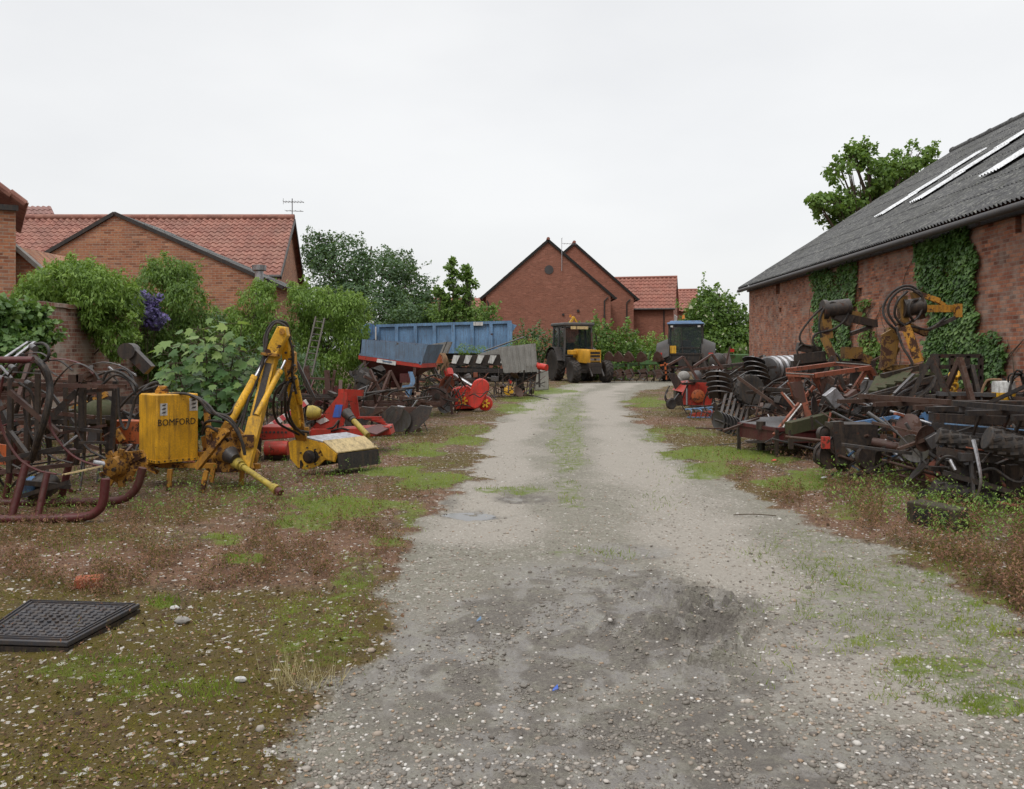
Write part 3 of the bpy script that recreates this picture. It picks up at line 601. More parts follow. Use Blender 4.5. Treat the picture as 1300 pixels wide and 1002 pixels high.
grassy('dry_stalks', X, Y, R.uniform(.03, .10, len(X)), L_straw, 'scattered dead straw coloured stalks in the verges', 'dry stalks', .9)
for (px, py, n, hh, lab) in ((385, 870, 170, .17, 'clump of dry straw coloured grass at the left edge of the track'), (1090, 600, 90, .25, 'clump of dead stalks in front of the flat mower deck')):
    c = G(px, py); X = c.x+R.normal(size=n)*.09; Y = c.y+R.normal(size=n)*.06
    grassy('dry_grass_clump', X, Y, R.uniform(.4, 1.1, n)*hh, L_straw, lab, 'dry grass', .35, kind=None)
X, Y, py = scatter(60000, (-60, 1400), (510, 1010), lambda td, t, g, m, mo, r, px, py: (1-t)*(.25+.6*vnoise(px*.02, py*.05))*(1-.7*g)*(1-.5*mo*(py > 720))*(polysd(px, py, [(-60, 829), (36, 775), (180, 780), (88, 836), (-60, 836)]) < -3)); n_ = len(X)
o = leafmesh('leaf_litter', np.stack([X, Y, gz(X, Y)+.004], 1), R.normal(size=(n_, 3))*.45+np.array([0, 0, 1]), R.uniform(.005, .014, n_)*(1+.9*(R.random(n_) < .06))+Y*.0012, L_litter, 'ivy'); tag(o, 'dead brown leaves and bark crumbs littering both verges', 'leaf litter', kind='stuff')
X, Y, py = scatter(42000, (-60, 700), (640, 1010), lambda td, t, g, m, mo, r, px, py: (1-t)*mo*.9); n_ = len(X)
o = leafmesh('moss', np.stack([X, Y, gz(X, Y)], 1), R.normal(size=(n_, 3))*.6+np.array([0, 0, 1]), R.uniform(.006, .015, n_), L_moss, 'lance', None, np.clip(vnoise(X*3, Y*3)*.8+R.random(n_)*.4-.1, 0, 1)); tag(o, 'olive and amber moss cushions on the near left verge', 'moss', kind='stuff')
# ================================================================ walls with holes, roofs
def wallholes(L, Hh, T, holes, x0=0.0):
    """wall in the local xz plane, front at y=0, thickness T towards +y; holes (xa,xb,za,zb)"""
    mb = MB(); xs = sorted({x0, x0+L, *[h[0] for h in holes], *[h[1] for h in holes]}); zs = sorted({-.2, Hh, *[h[2] for h in holes], *[h[3] for h in holes]})
    for a, b in zip(xs, xs[1:]):
        for c, d in zip(zs, zs[1:]):
            mx, mz = (a+b)/2, (c+d)/2
            if any(h[0] < mx < h[1] and h[2] < mz < h[3] for h in holes): continue
            mb.add([(a, 0, c), (b, 0, c), (b, 0, d), (a, 0, d)], [(0, 1, 2, 3)]); mb.add([(a, T, c), (b, T, c), (b, T, d), (a, T, d)], [(3, 2, 1, 0)])
    for (a, b, c, d) in holes:
        mb.add([(a, 0, c), (b, 0, c), (b, T, c), (a, T, c)], [(0, 1, 2, 3)]); mb.add([(a, 0, d), (b, 0, d), (b, T, d), (a, T, d)], [(3, 2, 1, 0)])
        mb.add([(a, 0, c), (a, T, c), (a, T, d), (a, 0, d)], [(0, 1, 2, 3)]); mb.add([(b, 0, c), (b, T, c), (b, T, d), (b, 0, d)], [(3, 2, 1, 0)])
    a, b = x0, x0+L
    mb.add([(a, 0, Hh), (b, 0, Hh), (b, T, Hh), (a, T, Hh)], [(0, 1, 2, 3)]); mb.add([(a, 0, -.2), (a, T, -.2), (a, T, Hh), (a, 0, Hh)], [(3, 2, 1, 0)]); mb.add([(b, 0, -.2), (b, T, -.2), (b, T, Hh), (b, 0, Hh)], [(0, 1, 2, 3)])
    return mb
def sheet(name, A, B, C, mat, parent, pitch=.25, amp=.03, rows=8, step=.03, per=6, sag=0.0, jit=0.0, u0=0.0):
    """wavy roof: A eave start, B eave end, C top start (vectors); waves across A->B, overlapping rows up the slope"""
    A, B, C = Vector(A), Vector(B), Vector(C); U = B-A; Wv = C-A; nn = U.cross(Wv).normalized()
    if nn.z < 0: nn = -nn
    nu = max(2, int(U.length/pitch*per)); u = np.linspace(0, 1, nu+1); off = amp*np.sin(2*pi*(u*U.length+u0)/pitch)
    V = []; UV = []
    for r in range(rows):
        for e in (0, 1):
            v = (r+e*.9995)/rows; h = step*(1-e)+.004
            j = (np.repeat(R.random(nu//per+2), per)[:nu+1]-.5)*jit
            d = off+h+sag*sin(pi*v)*-1*np.sin(pi*u)+j*(1-e)
            V.append(np.array(A)[None]+u[:, None]*np.array(U)+v*np.array(Wv)+d[:, None]*np.array(nn)); UV.append(np.stack([u*U.length, np.full(nu+1, v*Wv.length)], 1))
    V = np.concatenate(V); UV = np.concatenate(UV); m = nu+1; fs = []
    for r in range(2*rows-1):
        i = np.arange(nu)+r*m; fs.append(np.stack([i, i+1, i+1+m, i+m], 1))
    fs = np.concatenate(fs); o = raw(name, V, fs.ravel(), np.full(len(fs), 4), mat, None, parent, True)
    uv = o.data.uv_layers.new(name='UVMap'); uv.data.foreach_set('uv', UV[fs.ravel()].ravel().astype(np.float32))
    o.data.set_sharp_from_angle(angle=radians(50)); return o
# ================================================================ barn
bd = Vector((-.036, -1, 0)).normalized()
barn = bpy.data.objects.new('brick_barn', None); COL.objects.link(barn); barn.location = (9.85, 36, 0); barn.rotation_euler.z = math.atan2(bd.y, bd.x)
tag(barn, 'long old brick barn with dark corrugated roof along the right side', 'barn')
def barnsz(px, py):
    k = (px-650)/F; Z = 8.554/(k-.036); return ((36-Z)*1.0006, EYE+(HY-py)/F*Z)
holes = []
for (x0, x1, y0, y1) in ((985, 990, 358, 374), (989, 992, 391, 397), (1031, 1036, 352, 363), (1089, 1094, 366, 377), (1289, 1297, 266, 297), (1086, 1090, 333, 341)):
    a, zt = barnsz(x0, y0); b, _ = barnsz(x1, y0); _, zb = barnsz(x0, y1); holes.append((a, b, zb, zt))
holes.append((26, 28.4, 0, 2.6))
BL = 42; EV = 4.22
o = wallholes(BL, EV+.17, .34, holes).build('wall', B_barn, barn, smooth=False)
gw = MB()
for x in (0, BL-.34): MB().poly([(x, .34, -.2), (x, 16.7, -.2), (x, 16.7, EV+.31), (x, 8.45, 9.80), (x, .34, EV+.38)], (.34, 0, 0)).build('gable_wall', B_barn, barn, smooth=False)
MB().box((BL/2, 16.85, 2.1), (BL, .3, 4.7)).build('rear_wall', B_barn, barn, smooth=False)
sl = Vector((0, 8.8, 5.66)); ea = Vector((-.3, -.35, EV-.02)); L_ = BL+.6
rf = sheet('roof', ea, ea+Vector((L_, 0, 0)), ea+sl, M_asb, barn, .15, .03, 8, .022, 8, .10)
sheet('rear_slope', (-.3, 17.25, EV-.02), (BL+.3, 17.25, EV-.02), (-.3, 8.45, EV+5.64), M_asb, barn, .15, .03, 6, .022, 4)
mb = MB(); mb.cyl(ea+sl+Vector((0, 0, .03)), ea+sl+Vector((L_, 0, .03)), .13, n=10)
for k in range(28): mb.cyl(ea+sl+Vector((k*1.5, 0, .03)), ea+sl+Vector((k*1.5+.12, 0, .03)), .155, n=10)
mb.build('ridge_cap', M_asb, barn)
mb = MB(); mb.cyl((-.3, -.36, EV-.13), (BL+.3, -.36, EV-.13), .075, n=12); mb.build('gutter', M_pipe, barn)
mb = MB(); mb.box((BL/2, -.05, EV-.10), (BL, .09, .2)); mb.build('fascia', M_drust, barn)
mb = MB()
for a, b in ((-.3, 0), ): mb.beam(ea+Vector((-.02, 0, -.05)), ea+sl+Vector((-.02, 0, -.05)), .04, .16)
mb.build('verge_board', M_drust, barn)
def onroof(px, py):
    # intersection of the pixel ray with the slope plane, in barn local (s, t)
    Mi = barn.matrix_world; M = Matrix.Translation(barn.location) @ Matrix.Rotation(barn.rotation_euler.z, 4, 'Z'); Mi = M.inverted()
    o = Mi @ Vector((0, 0, EYE)); d = (Mi.to_3x3() @ Vector(((px-650)/F, 1, (HY-py)/F))); n = Vector((1, 0, 0)).cross(sl)
    t = (ea-o).dot(n)/d.dot(n); h = o+d*t; return h.x, (h.y-ea.y)/sl.y
for (x, y, x2, y2, wd) in ((1113, 274, 1238, 203, .7), (1172, 250, 1300, 172, .95), (1262, 216, 1350, 168, .95)):
    s0, t0 = onroof(x, y); s1, t1 = onroof(x2, y2); t0 = max(.05, t0-.03); t1 = min(.95, t1+.11)
    sm_ = (s0+s1)/2
    sheet('skylight', ea+Vector((sm_-wd/2, 0, 0))+sl*t0+Vector((0, -.014, .022)), ea+Vector((sm_+wd/2, 0, 0))+sl*t0+Vector((0, -.014, .022)), ea+Vector((sm_-wd/2, 0, 0))+sl*t1+Vector((0, -.014, .022)), M_sky, barn, .15, .02, max(1, int((t1-t0)*8)), .02, 8, u0=sm_-wd/2+.3)
def ivywall(name, label, polys, n, mat=L_ivy, size=.10, group=None, depth=.10):
    M = Matrix.Translation(barn.location) @ Matrix.Rotation(barn.rotation_euler.z, 4, 'Z')
    pts = []
    for poly, cnt in polys:
        q = np.array([barnsz(*p) for p in poly]); lo = q.min(0)-.3; hi = q.max(0)+.3
        s = R.uniform(lo[0], hi[0], cnt*4); z = R.uniform(lo[1], hi[1], cnt*4)
        sd_ = polysd(s, z, q)+(fbm(s*1.3, z*1.3, 3.0, 4)-.44)*1.7
        ok = (sd_ > 0) & (z < EV-.12) & (fbm(s*2.3, z*2.3, 8.0, 3) > .24); s = s[ok][:cnt]; z = z[ok][:cnt]; dd = depth*(.25+.9*vnoise(s*2, z*2, 4.0))
        pts.append(np.stack([s, -.02-dd*R.random(len(s))**.6, z], 1))
    p = np.concatenate(pts); wp = np.array([tuple(M @ Vector(v)) for v in p]); c = Vector((wp[:, 0].mean(), wp[:, 1].mean(), 0))
    e = bpy.data.objects.new(name, None); COL.objects.link(e); e.location = c; tag(e, label, 'ivy', group)
    nr = np.array([-1, -.1, .75])+R.normal(size=wp.shape)*.38; up = np.array([0, 0, -1.0])
    leafmesh('foliage', wp-np.array(c), nr, size*(.5+.8*R.random(len(wp))), mat, 'ivy', e, np.clip(.2+.5*vnoise(p[:, 0]*3, p[:, 2]*3)+.4*(R.random(len(p))-.4), 0, 1), up)
    mb = MB(); lo = p.min(0); hi = p.max(0)
    for k in range(7):
        s = rnd.uniform(lo[0]+.2, hi[0]-.2); pts_ = [M @ Vector((s+rnd.uniform(-.25, .25)*j, -.03, .02+j*(hi[2]-.2)/5)) - c for j in range(6)]; mb.tube(pts_, .016, 5, 3, .006)
    mb.build('stem', L_bark, e)
ivywall('ivy', 'broad column of glossy ivy climbing the barn wall up to the gutter', [([(1172, 290), (1228, 284), (1238, 330), (1243, 400), (1246, 500), (1185, 500), (1178, 400), (1168, 340)], 7500)], 0)
ivywall('ivy', 'darker ivy column on the barn wall behind the far yellow digger arm', [([(1033, 340), (1085, 335), (1083, 400), (1078, 460), (1040, 450), (1037, 380)], 4600)], 0)
ivywall('ivy', 'thin yellowish ivy strand low on the barn between the two big ivy columns', [([(1098, 395), (1104, 395), (1112, 470), (1092, 470)], 700), ([(1112, 430), (1135, 425), (1140, 480), (1108, 480)], 900)], 0, L_clem, .09)
ivywall('ivy', 'small ivy patch at the right edge of the broad ivy column', [([(1247, 420), (1256, 400), (1270, 470), (1266, 500), (1246, 500)], 900)], 0, L_ivy, .08)
# ================================================================ left garden wall
gw_ = bpy.data.objects.new('garden_wall', None); COL.objects.link(gw_); gw_.location = (-8.6, 34, 0); gw_.rotation_euler.z = radians(-90); tag(gw_, 'crumbling old brick garden wall half covered in creepers on the left', 'wall')
wallholes(31, 2.38, .34, []).build('wall', B_wall, gw_, smooth=False)
mb = MB()
for k in range(100): mb.box((.155+.31*k, .17, 2.42+rnd.uniform(-.008, .008)), (.30, .44, .075), rz=rnd.uniform(-.02, .02))
mb.build('coping', B_wall, gw_, smooth=False)
# ================================================================ houses
def house(name, label, cat='house'):
    e = bpy.data.objects.new(name, None); COL.objects.link(e); tag(e, label, cat); return e
def gable_house(e, loc, rz, W, eave, rise, D, bm, tm, verge=M_dark, over=.12, gutters=True, rows=12, pitch=.3, amp=.03, step=.03):
    """local: gable in the xz plane facing -y, width W centred on x=0, ridge runs +y for D"""
    e.location = loc; e.rotation_euler.z = rz; h = W/2
    MB().poly([(-h, 0, -.2), (h, 0, -.2), (h, 0, eave), (0, 0, eave+rise), (-h, 0, eave)], (0, D, 0)).build('wall', bm, e, smooth=False)
    k = rise/h; ov = .3; dz = .05
    for sx, nm in ((-1, 'roof_slope'), (1, 'roof_slope')):
        A = Vector((sx*(h+ov), -over, eave-ov*k+dz)); B = Vector((sx*(h+ov), D+over, eave-ov*k+dz)); C = Vector((0, -over, eave+rise+dz)); sheet(nm, A, B, C, tm, e, pitch, amp, rows, step, 5, jit=.01)
    mb = MB(); mb.cyl((0, -over-.01, eave+rise+.09), (0, D+over, eave+rise+.09), .12, n=10); mb.build('ridge_tiles', tm, e)
    mb = MB()
    for sx in (-1, 1): mb.beam((sx*(h+ov), -over+.02, eave-ov*k+.0), (0, -over+.02, eave+rise+.0), .06, .17)
    mb.build('verge_board', verge, e)
    if gutters:
        mb = MB()
        for sx in (-1, 1): mb.cyl((sx*(h+ov+.06), -over, eave-ov*k+.0), (sx*(h+ov+.06), D, eave-ov*k), .07, n=8)
        mb.build('gutter', M_blk, e)
def pipe(e, x, y, z0, z1, mat=M_blk, r=.045, kick=.25):
    mb = MB(); mb.tube([(x+kick, y-.09, z1+.25), (x, y-.09, z1), (x, y-.09, z1-.3), (x, y-.09, z0)], r, 8, 1); 
    for k in range(3): mb.box((x, y-.06, z0+(z1-z0)*(.2+.3*k)), (.14, .12, .05))
    mb.build('downpipe', mat, e)
# central pair
s = 1100/58.
e = house('brick_house', 'large plain red brick gable end with rooftop aerial beyond the tractors')
gable_house(e, P(696, 445, 58)*1+Vector((0, 0, -1.6)), 0, 8.35, 5.35, 3.62, 14, B_new, T_new); pipe(e, 3.75, 0, 0, 4.9)
pipe(e, -4.0, 0, 0, 4.7, kick=-.1)
mb = MB(); mb.cyl((.05, -.04, 7.0), (.05, .05, 7.0), .30, n=18)
mb.build('round_vent', M_pipe, e)
mb = MB(); mb.beam((.9, -.12, 6.9), (.9, -.12, 9.1), .035); mb.beam((.9, -.12, 8.75), (1.9, .3, 8.75), .025); mb.beam((.9, -.12, 9.05), (.9, -.7, 9.05), .02)
for k in range(5): mb.beam((1.1+k*.18, -.3, 8.75), (1.1+k*.18, .55, 8.75), .012)
mb.build('aerial', M_steel, e)
mb = MB(); mb.box((2.0, -.03, 4.25), (.16, .1, .16)); mb.box((1.0, -.03, 4.0), (.14, .1, .14)); mb.build('wall_vent', M_blk, e)
mb = MB(); mb.beam((1.35, -.03, 3.45), (3.7, -.03, 3.45), .03); mb.build('cable', M_blk, e)
e = house('brick_house', 'second red brick gable standing just behind and right of the large gable')
gable_house(e, P(729, 445, 62)+Vector((0, 0, -1.6)), 0, 8.5, 5.5, 3.75, 14, B_new, T_new); pipe(e, 3.75, 0, 0, 5.0)
# long roof house with side windows: ridge runs across, gable facing right and turned a little
e = house('brick_house', 'red pantiled brick house with white windows right of the double gable')
Zb = 66; c = P(821, 445, Zb); e.location = (c.x, Zb, 0); e.rotation_euler.z = radians(-14)
MB().poly([(2.0, 0, -.2), (2.0, 5.2, -.2), (2.0, 5.2, 4.95), (2.0, 2.6, 7.25), (2.0, 0, 4.95)], (-7, 0, 0)).build('wall', B_new, e, smooth=False)
sheet('roof_slope', (-5.2, -.3, 4.75), (2.15, -.3, 4.75), (-5.2, 2.6, 7.35), T_new, e, .33, .045, 9, .04, 6); sheet('roof_slope', (-5.2, 5.5, 4.75), (2.15, 5.5, 4.75), (-5.2, 2.6, 7.35), T_new, e, .33, .045, 9, .04, 4)
mb = MB(); mb.cyl((-5.2, -.34, 4.72), (2.15, -.34, 4.72), .08, n=8); mb.build('gutter', M_blk, e); pipe(e, 1.3, 0, 0, 4.5, kick=0)
mb = MB(); mb.cyl((-5.2, 2.6, 7.38), (2.15, 2.6, 7.38), .1, n=8); mb.build('ridge_tiles', T_new, e)
def sidewin(e, x, y0, y1, z0, z1):
    f = MB(); t = .06
    f.box((x+.03, (y0+y1)/2, z0), (t, y1-y0, .09)); f.box((x+.03, (y0+y1)/2, z1), (t, y1-y0, .08)); f.box((x+.028, y0, (z0+z1)/2), (t, .08, z1-z0)); f.box((x+.028, y1, (z0+z1)/2), (t, .08, z1-z0)); f.box((x+.026, (y0+y1)/2, (z0+z1)/2), (t*.9, .06, z1-z0)); f.box((x+.024, (y0+y1)/2, z0+(z1-z0)*.6), (t*.9, y1-y0, .05))
    fo = f.build('window', M_seal, e); MB().box((x+.014, (y0+y1)/2, (z0+z1)/2), (.02, y1-y0, z1-z0)).build('pane', M_glass, fo); return fo
for y0 in (1.0, 3.1): sidewin(e, 2.0, y0, y0+1.0, 2.9, 4.3)
for y0 in (1.0, 3.1): sidewin(e, 2.0, y0, y0+1.0, .6, 1.9)
e = house('brick_house', 'furthest small red roofed house beside the tree at the barn end')
Zb = 76; c = P(868, 445, Zb); e.location = (c.x, Zb, 0); e.rotation_euler.z = radians(-14)
MB().poly([(.95, 0, -.2), (.95, 6, -.2), (.95, 6, 5.2), (.95, 3, 7.0), (.95, 0, 5.2)], (-5, 0, 0)).build('wall', B_new, e, smooth=False)
sheet('roof_slope', (-4, -.3, 5.0), (1.1, -.3, 5.0), (-4, 3, 7.1), T_new, e, .33, .045, 8, .04, 6); sheet('roof_slope', (-4, 6.3, 5.0), (1.1, 6.3, 5.0), (-4, 3, 7.1), T_new, e, .33, .045, 8, .04, 4)
sidewin(e, .95, 1.4, 2.4, 3.0, 4.3); sheet('porch_roof', (.98, -.6, 4.0), (.98, 3.0, 4.0), (.2, -.6, 4.9), T_new, e, .33, .04, 3, .04, 5)
MB().cyl((-4, 3, 7.12), (1.1, 3, 7.12), .1, n=8).build('ridge_tiles', T_new, e)
# low roof behind the saplings
e = house('brick_house', 'low red roofed house glimpsed behind the thin saplings left of the large gable')
Zb = 75; c = P(585, 445, Zb); e.location = (c.x, Zb, 0); MB().box((0, 2.5, 2.1), (8, 5, 4.6)).build('wall', B_new, e, smooth=False)
sheet('roof_slope', (-4.2, -.3, 4.3), (4.2, -.3, 4.3), (-4.2, 2.5, 6.3), T_new, e, .33, .045, 7, .04, 6); sheet('roof_slope', (-4.2, 5.3, 4.3), (4.2, 5.3, 4.3), (-4.2, 2.5, 6.3), T_new, e, .33, .045, 7, .04, 4)
# ---- left houses
e = house('brick_house', 'orange brick gable end with dark verge behind the climbers at left')
Zb = 27; c = P(146, 445, Zb); pitchw = 7.2
e.location = (c.x, Zb, 0); gz_ = EYE+(HY-272)/F*Zb; k = (328-272)/(146-46)   # slope in the picture
W = 4.9; MB().poly([(-3.0, 0, -.2), (W, 0, -.2), (W, 0, gz_-W*.44), (0, 0, gz_), (-3.0, 0, gz_-3.0*.58)], (0, 3.2, 0)).build('wall', B_old, e, smooth=False)
mb = MB(); mb.beam((0, -.03, gz_+.02), (W+.35, -.03, gz_+.02-(W+.35)*.44), .10, .11); mb.beam((0, -.03, gz_+.02), (-3.1, -.03, gz_+.02-3.1*.58), .10, .11); mb.build('verge_board', M_blk, e)
sheet('roof_slope', (W+.3, -.05, gz_-(W+.3)*.44+.03), (W+.3, 3.3, gz_-(W+.3)*.44+.03), (0, -.05, gz_+.03), M_asb, e, .2, .02, 8, .02, 5); sheet('roof_slope', (-3.1, -.05, gz_-3.1*.58+.03), (-3.1, 3.3, gz_-3.1*.58+.03), (0, -.05, gz_+.03), T_red, e, .25, .03, 8, .02, 5)
e2 = house('tiled_house', 'long house with red pantiled roof and aerial behind the orange gable')
Zb = 31; x0 = (60-650)/F*Zb; x1 = (352-650)/F*Zb; ze = EYE+(HY-348)/F*Zb
e2.location = (x1, Zb, 0); Lh = x1-x0; run = 3.9; Zr = Zb+run; zr = EYE+(HY-279)/F*Zr; pr = (368-650)/F*Zr-x1
MB().poly([(0, 0, -.2), (pr*2, run*2, -.2), (pr*2, run*2, ze), (pr, run, zr), (0, 0, ze)], (-Lh, 0, 0)).build('wall', B_old, e2, smooth=False)
sheet('roof_slope', (-Lh-4, -.25, ze-.10), (.18, -.25, ze-.10), (-Lh-4+pr, run, zr+.05), T_red, e2, .25, .035, 15, .03, 7, jit=.012)
sheet('roof_slope', (-Lh-4+2*pr, run*2+.2, ze-.10), (.18+2*pr, run*2+.2, ze-.10), (-Lh-4+pr, run, zr+.05), T_red, e2, .25, .035, 15, .03, 4)
mb = MB(); mb.cyl((-Lh-4+pr, run, zr+.1), (pr+.18, run, zr+.1), .12, n=10); mb.build('ridge_tiles', T_red, e2)
mb = MB(); mb.cyl((-Lh, -.3, ze-.12), (.18, -.3, ze-.12), .07, n=8); mb.build('gutter', M_blk, e2)
mb = MB(); mb.beam((.19, -.25, ze-.16), (pr+.2, run, zr-.02), .05, .12); mb.beam((2*pr+.2, 2*run+.2, ze-.16), (pr+.2, run, zr-.02), .05, .12); mb.build('verge_board', M_blk, e2)
ax = (371-650)/F*Zr-x1; mb = MB(); mb.beam((ax, run, zr), (ax, run, zr+.85), .03); mb.beam((ax-.35, run, zr+.72), (ax+.45, run+.1, zr+.72), .022); mb.beam((ax-.25, run, zr+.36), (ax+.45, run, zr+.33), .02)
for q in range(7): mb.beam((ax-.32+q*.12, run-.25, zr+.72), (ax-.32+q*.12, run+.3, zr+.72), .01)
for q in range(4): mb.beam((ax-.25+q*.2, run-.2, zr+.355), (ax-.25+q*.2, run+.2, zr+.355), .01)
mb.beam((ax-.36, run, zr+.62), (ax-.36, run, zr+.86), .012); mb.build('aerial', M_dsteel, e2)
e3 = house('flue', 'steel flue with a flat cowl standing by the dark low roof', 'flue'); t = P(329, 445, 26.5); e3.location = (t.x, 26.5, 0); zt = EYE+(HY-337)/F*26.5
MB().cyl((0, 0, 0), (0, 0, zt-.14), .13, n=14).build('pipe', M_steel, e3); MB().lathe((0, 0, zt-.2), (0, 0, 1), [(.10, 0), (.21, .05), (.22, .2), (.05, .22)], 16).build('cowl', M_steel, e3)
# dull tiled roof further left
e = house('tiled_house', 'house with a plain dull red roof between the far left gable and orange gable')
Zb = 36; x0 = (-40-650)/F*Zb; e.location = (x0, Zb, 0); xr = (100-650)/F*Zb-x0; ze = EYE+(HY-330)/F*Zb; Zr = Zb+4; zr = EYE+(HY-262)/F*Zr
MB().box((xr/2, 3, ze/2-.1), (xr, 6, ze-.1)).build('wall', B_old, e, smooth=False)
P0 = P(-40, 345, Zb)-e.location; P1 = P(62, 345, Zb)-e.location; P2 = P(-60, 235, Zr)-e.location
sheet('roof_slope', P(-60, 350, Zb)-e.location, P(105, 350, Zb)-e.location, P(-84, 262, Zr)-e.location, T_dull, e, .25, .03, 16, .025, 5)
mb = MB(); A_ = P(20, 261, Zr)-e.location; B_ = P(95, 295, Zr-1)-e.location; mb.beam(A_, B_, .1); mb.build('ridge_tiles', T_dull, e)
# far left near gable + lean-to
e = house('brick_house', 'orange brick house corner with pantiled eave at the far left edge')
Zb = 19; xr = (20-650)/F*Zb; e.location = (xr, Zb, 0); e.rotation_euler.z = radians(31); ze = EYE+(HY-258)/F*Zb
MB().box((-2.5, 2.5, ze/2-.1), (5, 5, ze-.02)).build('wall', B_old, e, smooth=False)
k = .62; A = Vector((.22, -.12, ze-.04)); sheet('roof_slope', A, A+Vector((0, 5.5, 0)), A+Vector((-3.0, 0, 3.0*k)), T_red, e, .25, .035, 10, .03, 6)
mb = MB()
for q in range(12): mb.cyl(A+Vector((-q*.27-.04, .0, q*.27*k+.02)), A+Vector((-q*.27-.34, .0, (q+1.1)*.27*k+.07)), .085, n=8)
mb.build('verge_tiles', T_red, e)
mb = MB(); mb.box((-.75, -.06, ze-.12), (1.6, .10, .12)); mb.build('verge_board', M_blk, e)
e = house('outbuilding', 'low brick lean to with sloping coping beside the far left house', 'outbuilding')
Zb = 19.6; e.location = ((20-650)/F*Zb, Zb, 0); z1 = EYE+(HY-312)/F*Zb; z2 = EYE+(HY-352)/F*Zb; wd = 46/F*Zb
MB().poly([(-.05, 0, -.1), (2.2, 0, -.1), (2.2, 0, z2-1.0), (wd, 0, z2), (-.05, 0, z1)], (0, 3, 0)).build('wall', B_old, e, smooth=False)
mb = MB(); mb.beam((-.05, -.04, z1+.03), (2.3, -.04, z1+.03-(z1-z2)/wd*2.35), .16, .09); mb.build('coping', M_concrete, e)
# ================================================================ trees, hedges and climbers
def B_(px, py, Z, rx, ry=None, dep=None): return ball(px, py, Z, rx, ry, dep)
def base(px, Z): return Vector(((px-650)/F*Z, Z, 0))
tree('evergreen_tree', 'broad dark blue green tree behind the blue tipping trailer', 'tree', base(450, 50), [B_(432, 345, 50, 46, 48), B_(405, 320, 50, 22, 26), B_(480, 362, 50, 48, 42), B_(520, 375, 51, 34, 36), B_(455, 395, 49, 80, 40), B_(505, 340, 52, 26, 22), B_(540, 395, 50, 30, 25)], 30000, .13, L_dark, trunk=.3, gap=.36, gf=.9)
for i, (px, top, lab) in enumerate([(577, 335, 'tall thin sapling with bare gaps left of the large gable'), (596, 345, 'shorter thin sapling next to the brick gable corner'), (559, 372, 'low leafy sapling rising behind the trailer')]):
    Z = 42; bl = [B_(px+rnd.uniform(-7, 7), y, Z, 4+(y-top)*.11, 5) for y in range(top, 420, 9)]
    tree('sapling', lab, 'tree', base(px, Z), bl, 420, .13, L_tree, trunk=.06, gap=.42, gf=2.0, limbs=14, group='thin saplings behind the trailer')
tree('bush', 'dark bush filling the gap between the feathery shrub and the trailer', 'bush', base(468, 44), [B_(468, 420, 44, 20, 26), B_(474, 402, 46, 18, 16), B_(480, 450, 44, 40, 24), B_(445, 440, 44, 24, 30)], 5000, .12, L_dark, trunk=.04)
tree('hedge', 'rough hedge running behind the blue trailer', 'hedge', base(560, 47), [B_(x, 446, 47, 26, 26) for x in range(480, 700, 24)], 9000, .12, L_dark, trunk=.04, gap=.28)
for i, (px, py, rx, ry, lab, n) in enumerate([(520, 402, 28, 16, 'dark leafy bush just above the left end of the blue trailer', 3000), (566, 400, 30, 14, 'green bush over the middle of the blue trailer', 3000), (608, 402, 24, 14, 'green bush at the foot of the large gable wall', 2400)]):
    tree('bush', lab, 'bush', base(px, 45), [B_(px, py, 45, rx, ry), B_(px+8, py+20, 45, rx, 30)], n, .12, L_tree if i else L_dark, trunk=.04, gf=1.6)
tree('sycamore_tree', 'tall open crowned tree rising behind the barn roof', 'tree', base(1110, 50), [B_(1078, 213, 50, 30, 26), B_(1112, 228, 50, 32, 28), B_(1145, 212, 50, 30, 20), B_(1172, 203, 50, 17, 16), B_(1062, 262, 50, 34, 14), B_(1043, 256, 49, 18, 9), B_(1095, 258, 50, 36, 26), B_(1130, 262, 51, 40, 30), B_(1075, 285, 50, 22, 14), B_(1050, 283, 50, 8, 6), B_(1140, 310, 51, 60, 40), B_(1085, 192, 50, 14, 9), B_(1102, 197, 50, 12, 9)], 15000, .21, L_tree, gap=.535, gf=1.0, trunk=.34, limbs=22, inner=.3)
tree('broadleaf_tree', 'round green tree beyond the blue tractor at the barn corner', 'tree', base(912, 58), [B_(905, 400, 58, 34, 34), B_(928, 415, 58, 26, 32), B_(885, 418, 57, 24, 24), B_(910, 378, 58, 16, 12), B_(940, 435, 57, 16, 22), B_(915, 440, 57, 45, 26)], 17000, .17, L_tree, trunk=.28, gap=.34, gf=.9, flowers=(300, 1.3, L_cream))
tree('elder_bush', 'elder bush with cream flower heads beside the yellow tractor', 'bush', base(762, 47), [B_(757, 432, 47, 24, 26), B_(785, 440, 47, 26, 24), B_(745, 460, 46, 24, 22), B_(800, 455, 48, 20, 20), B_(770, 465, 46.5, 40, 20)], 11000, .13, L_tree, trunk=.05, gap=.34, gf=1.3, flowers=(90, 1.5, L_cream))
e = tree('hedge', 'clipped hedge in front of the house with white windows', 'hedge', base(828, 52), [B_(815, 445, 52, 18, 18), B_(835, 444, 52, 18, 17), B_(855, 446, 53, 18, 17), B_(826, 462, 52, 40, 18)], 7000, .10, L_clem, trunk=.04, gap=.28)
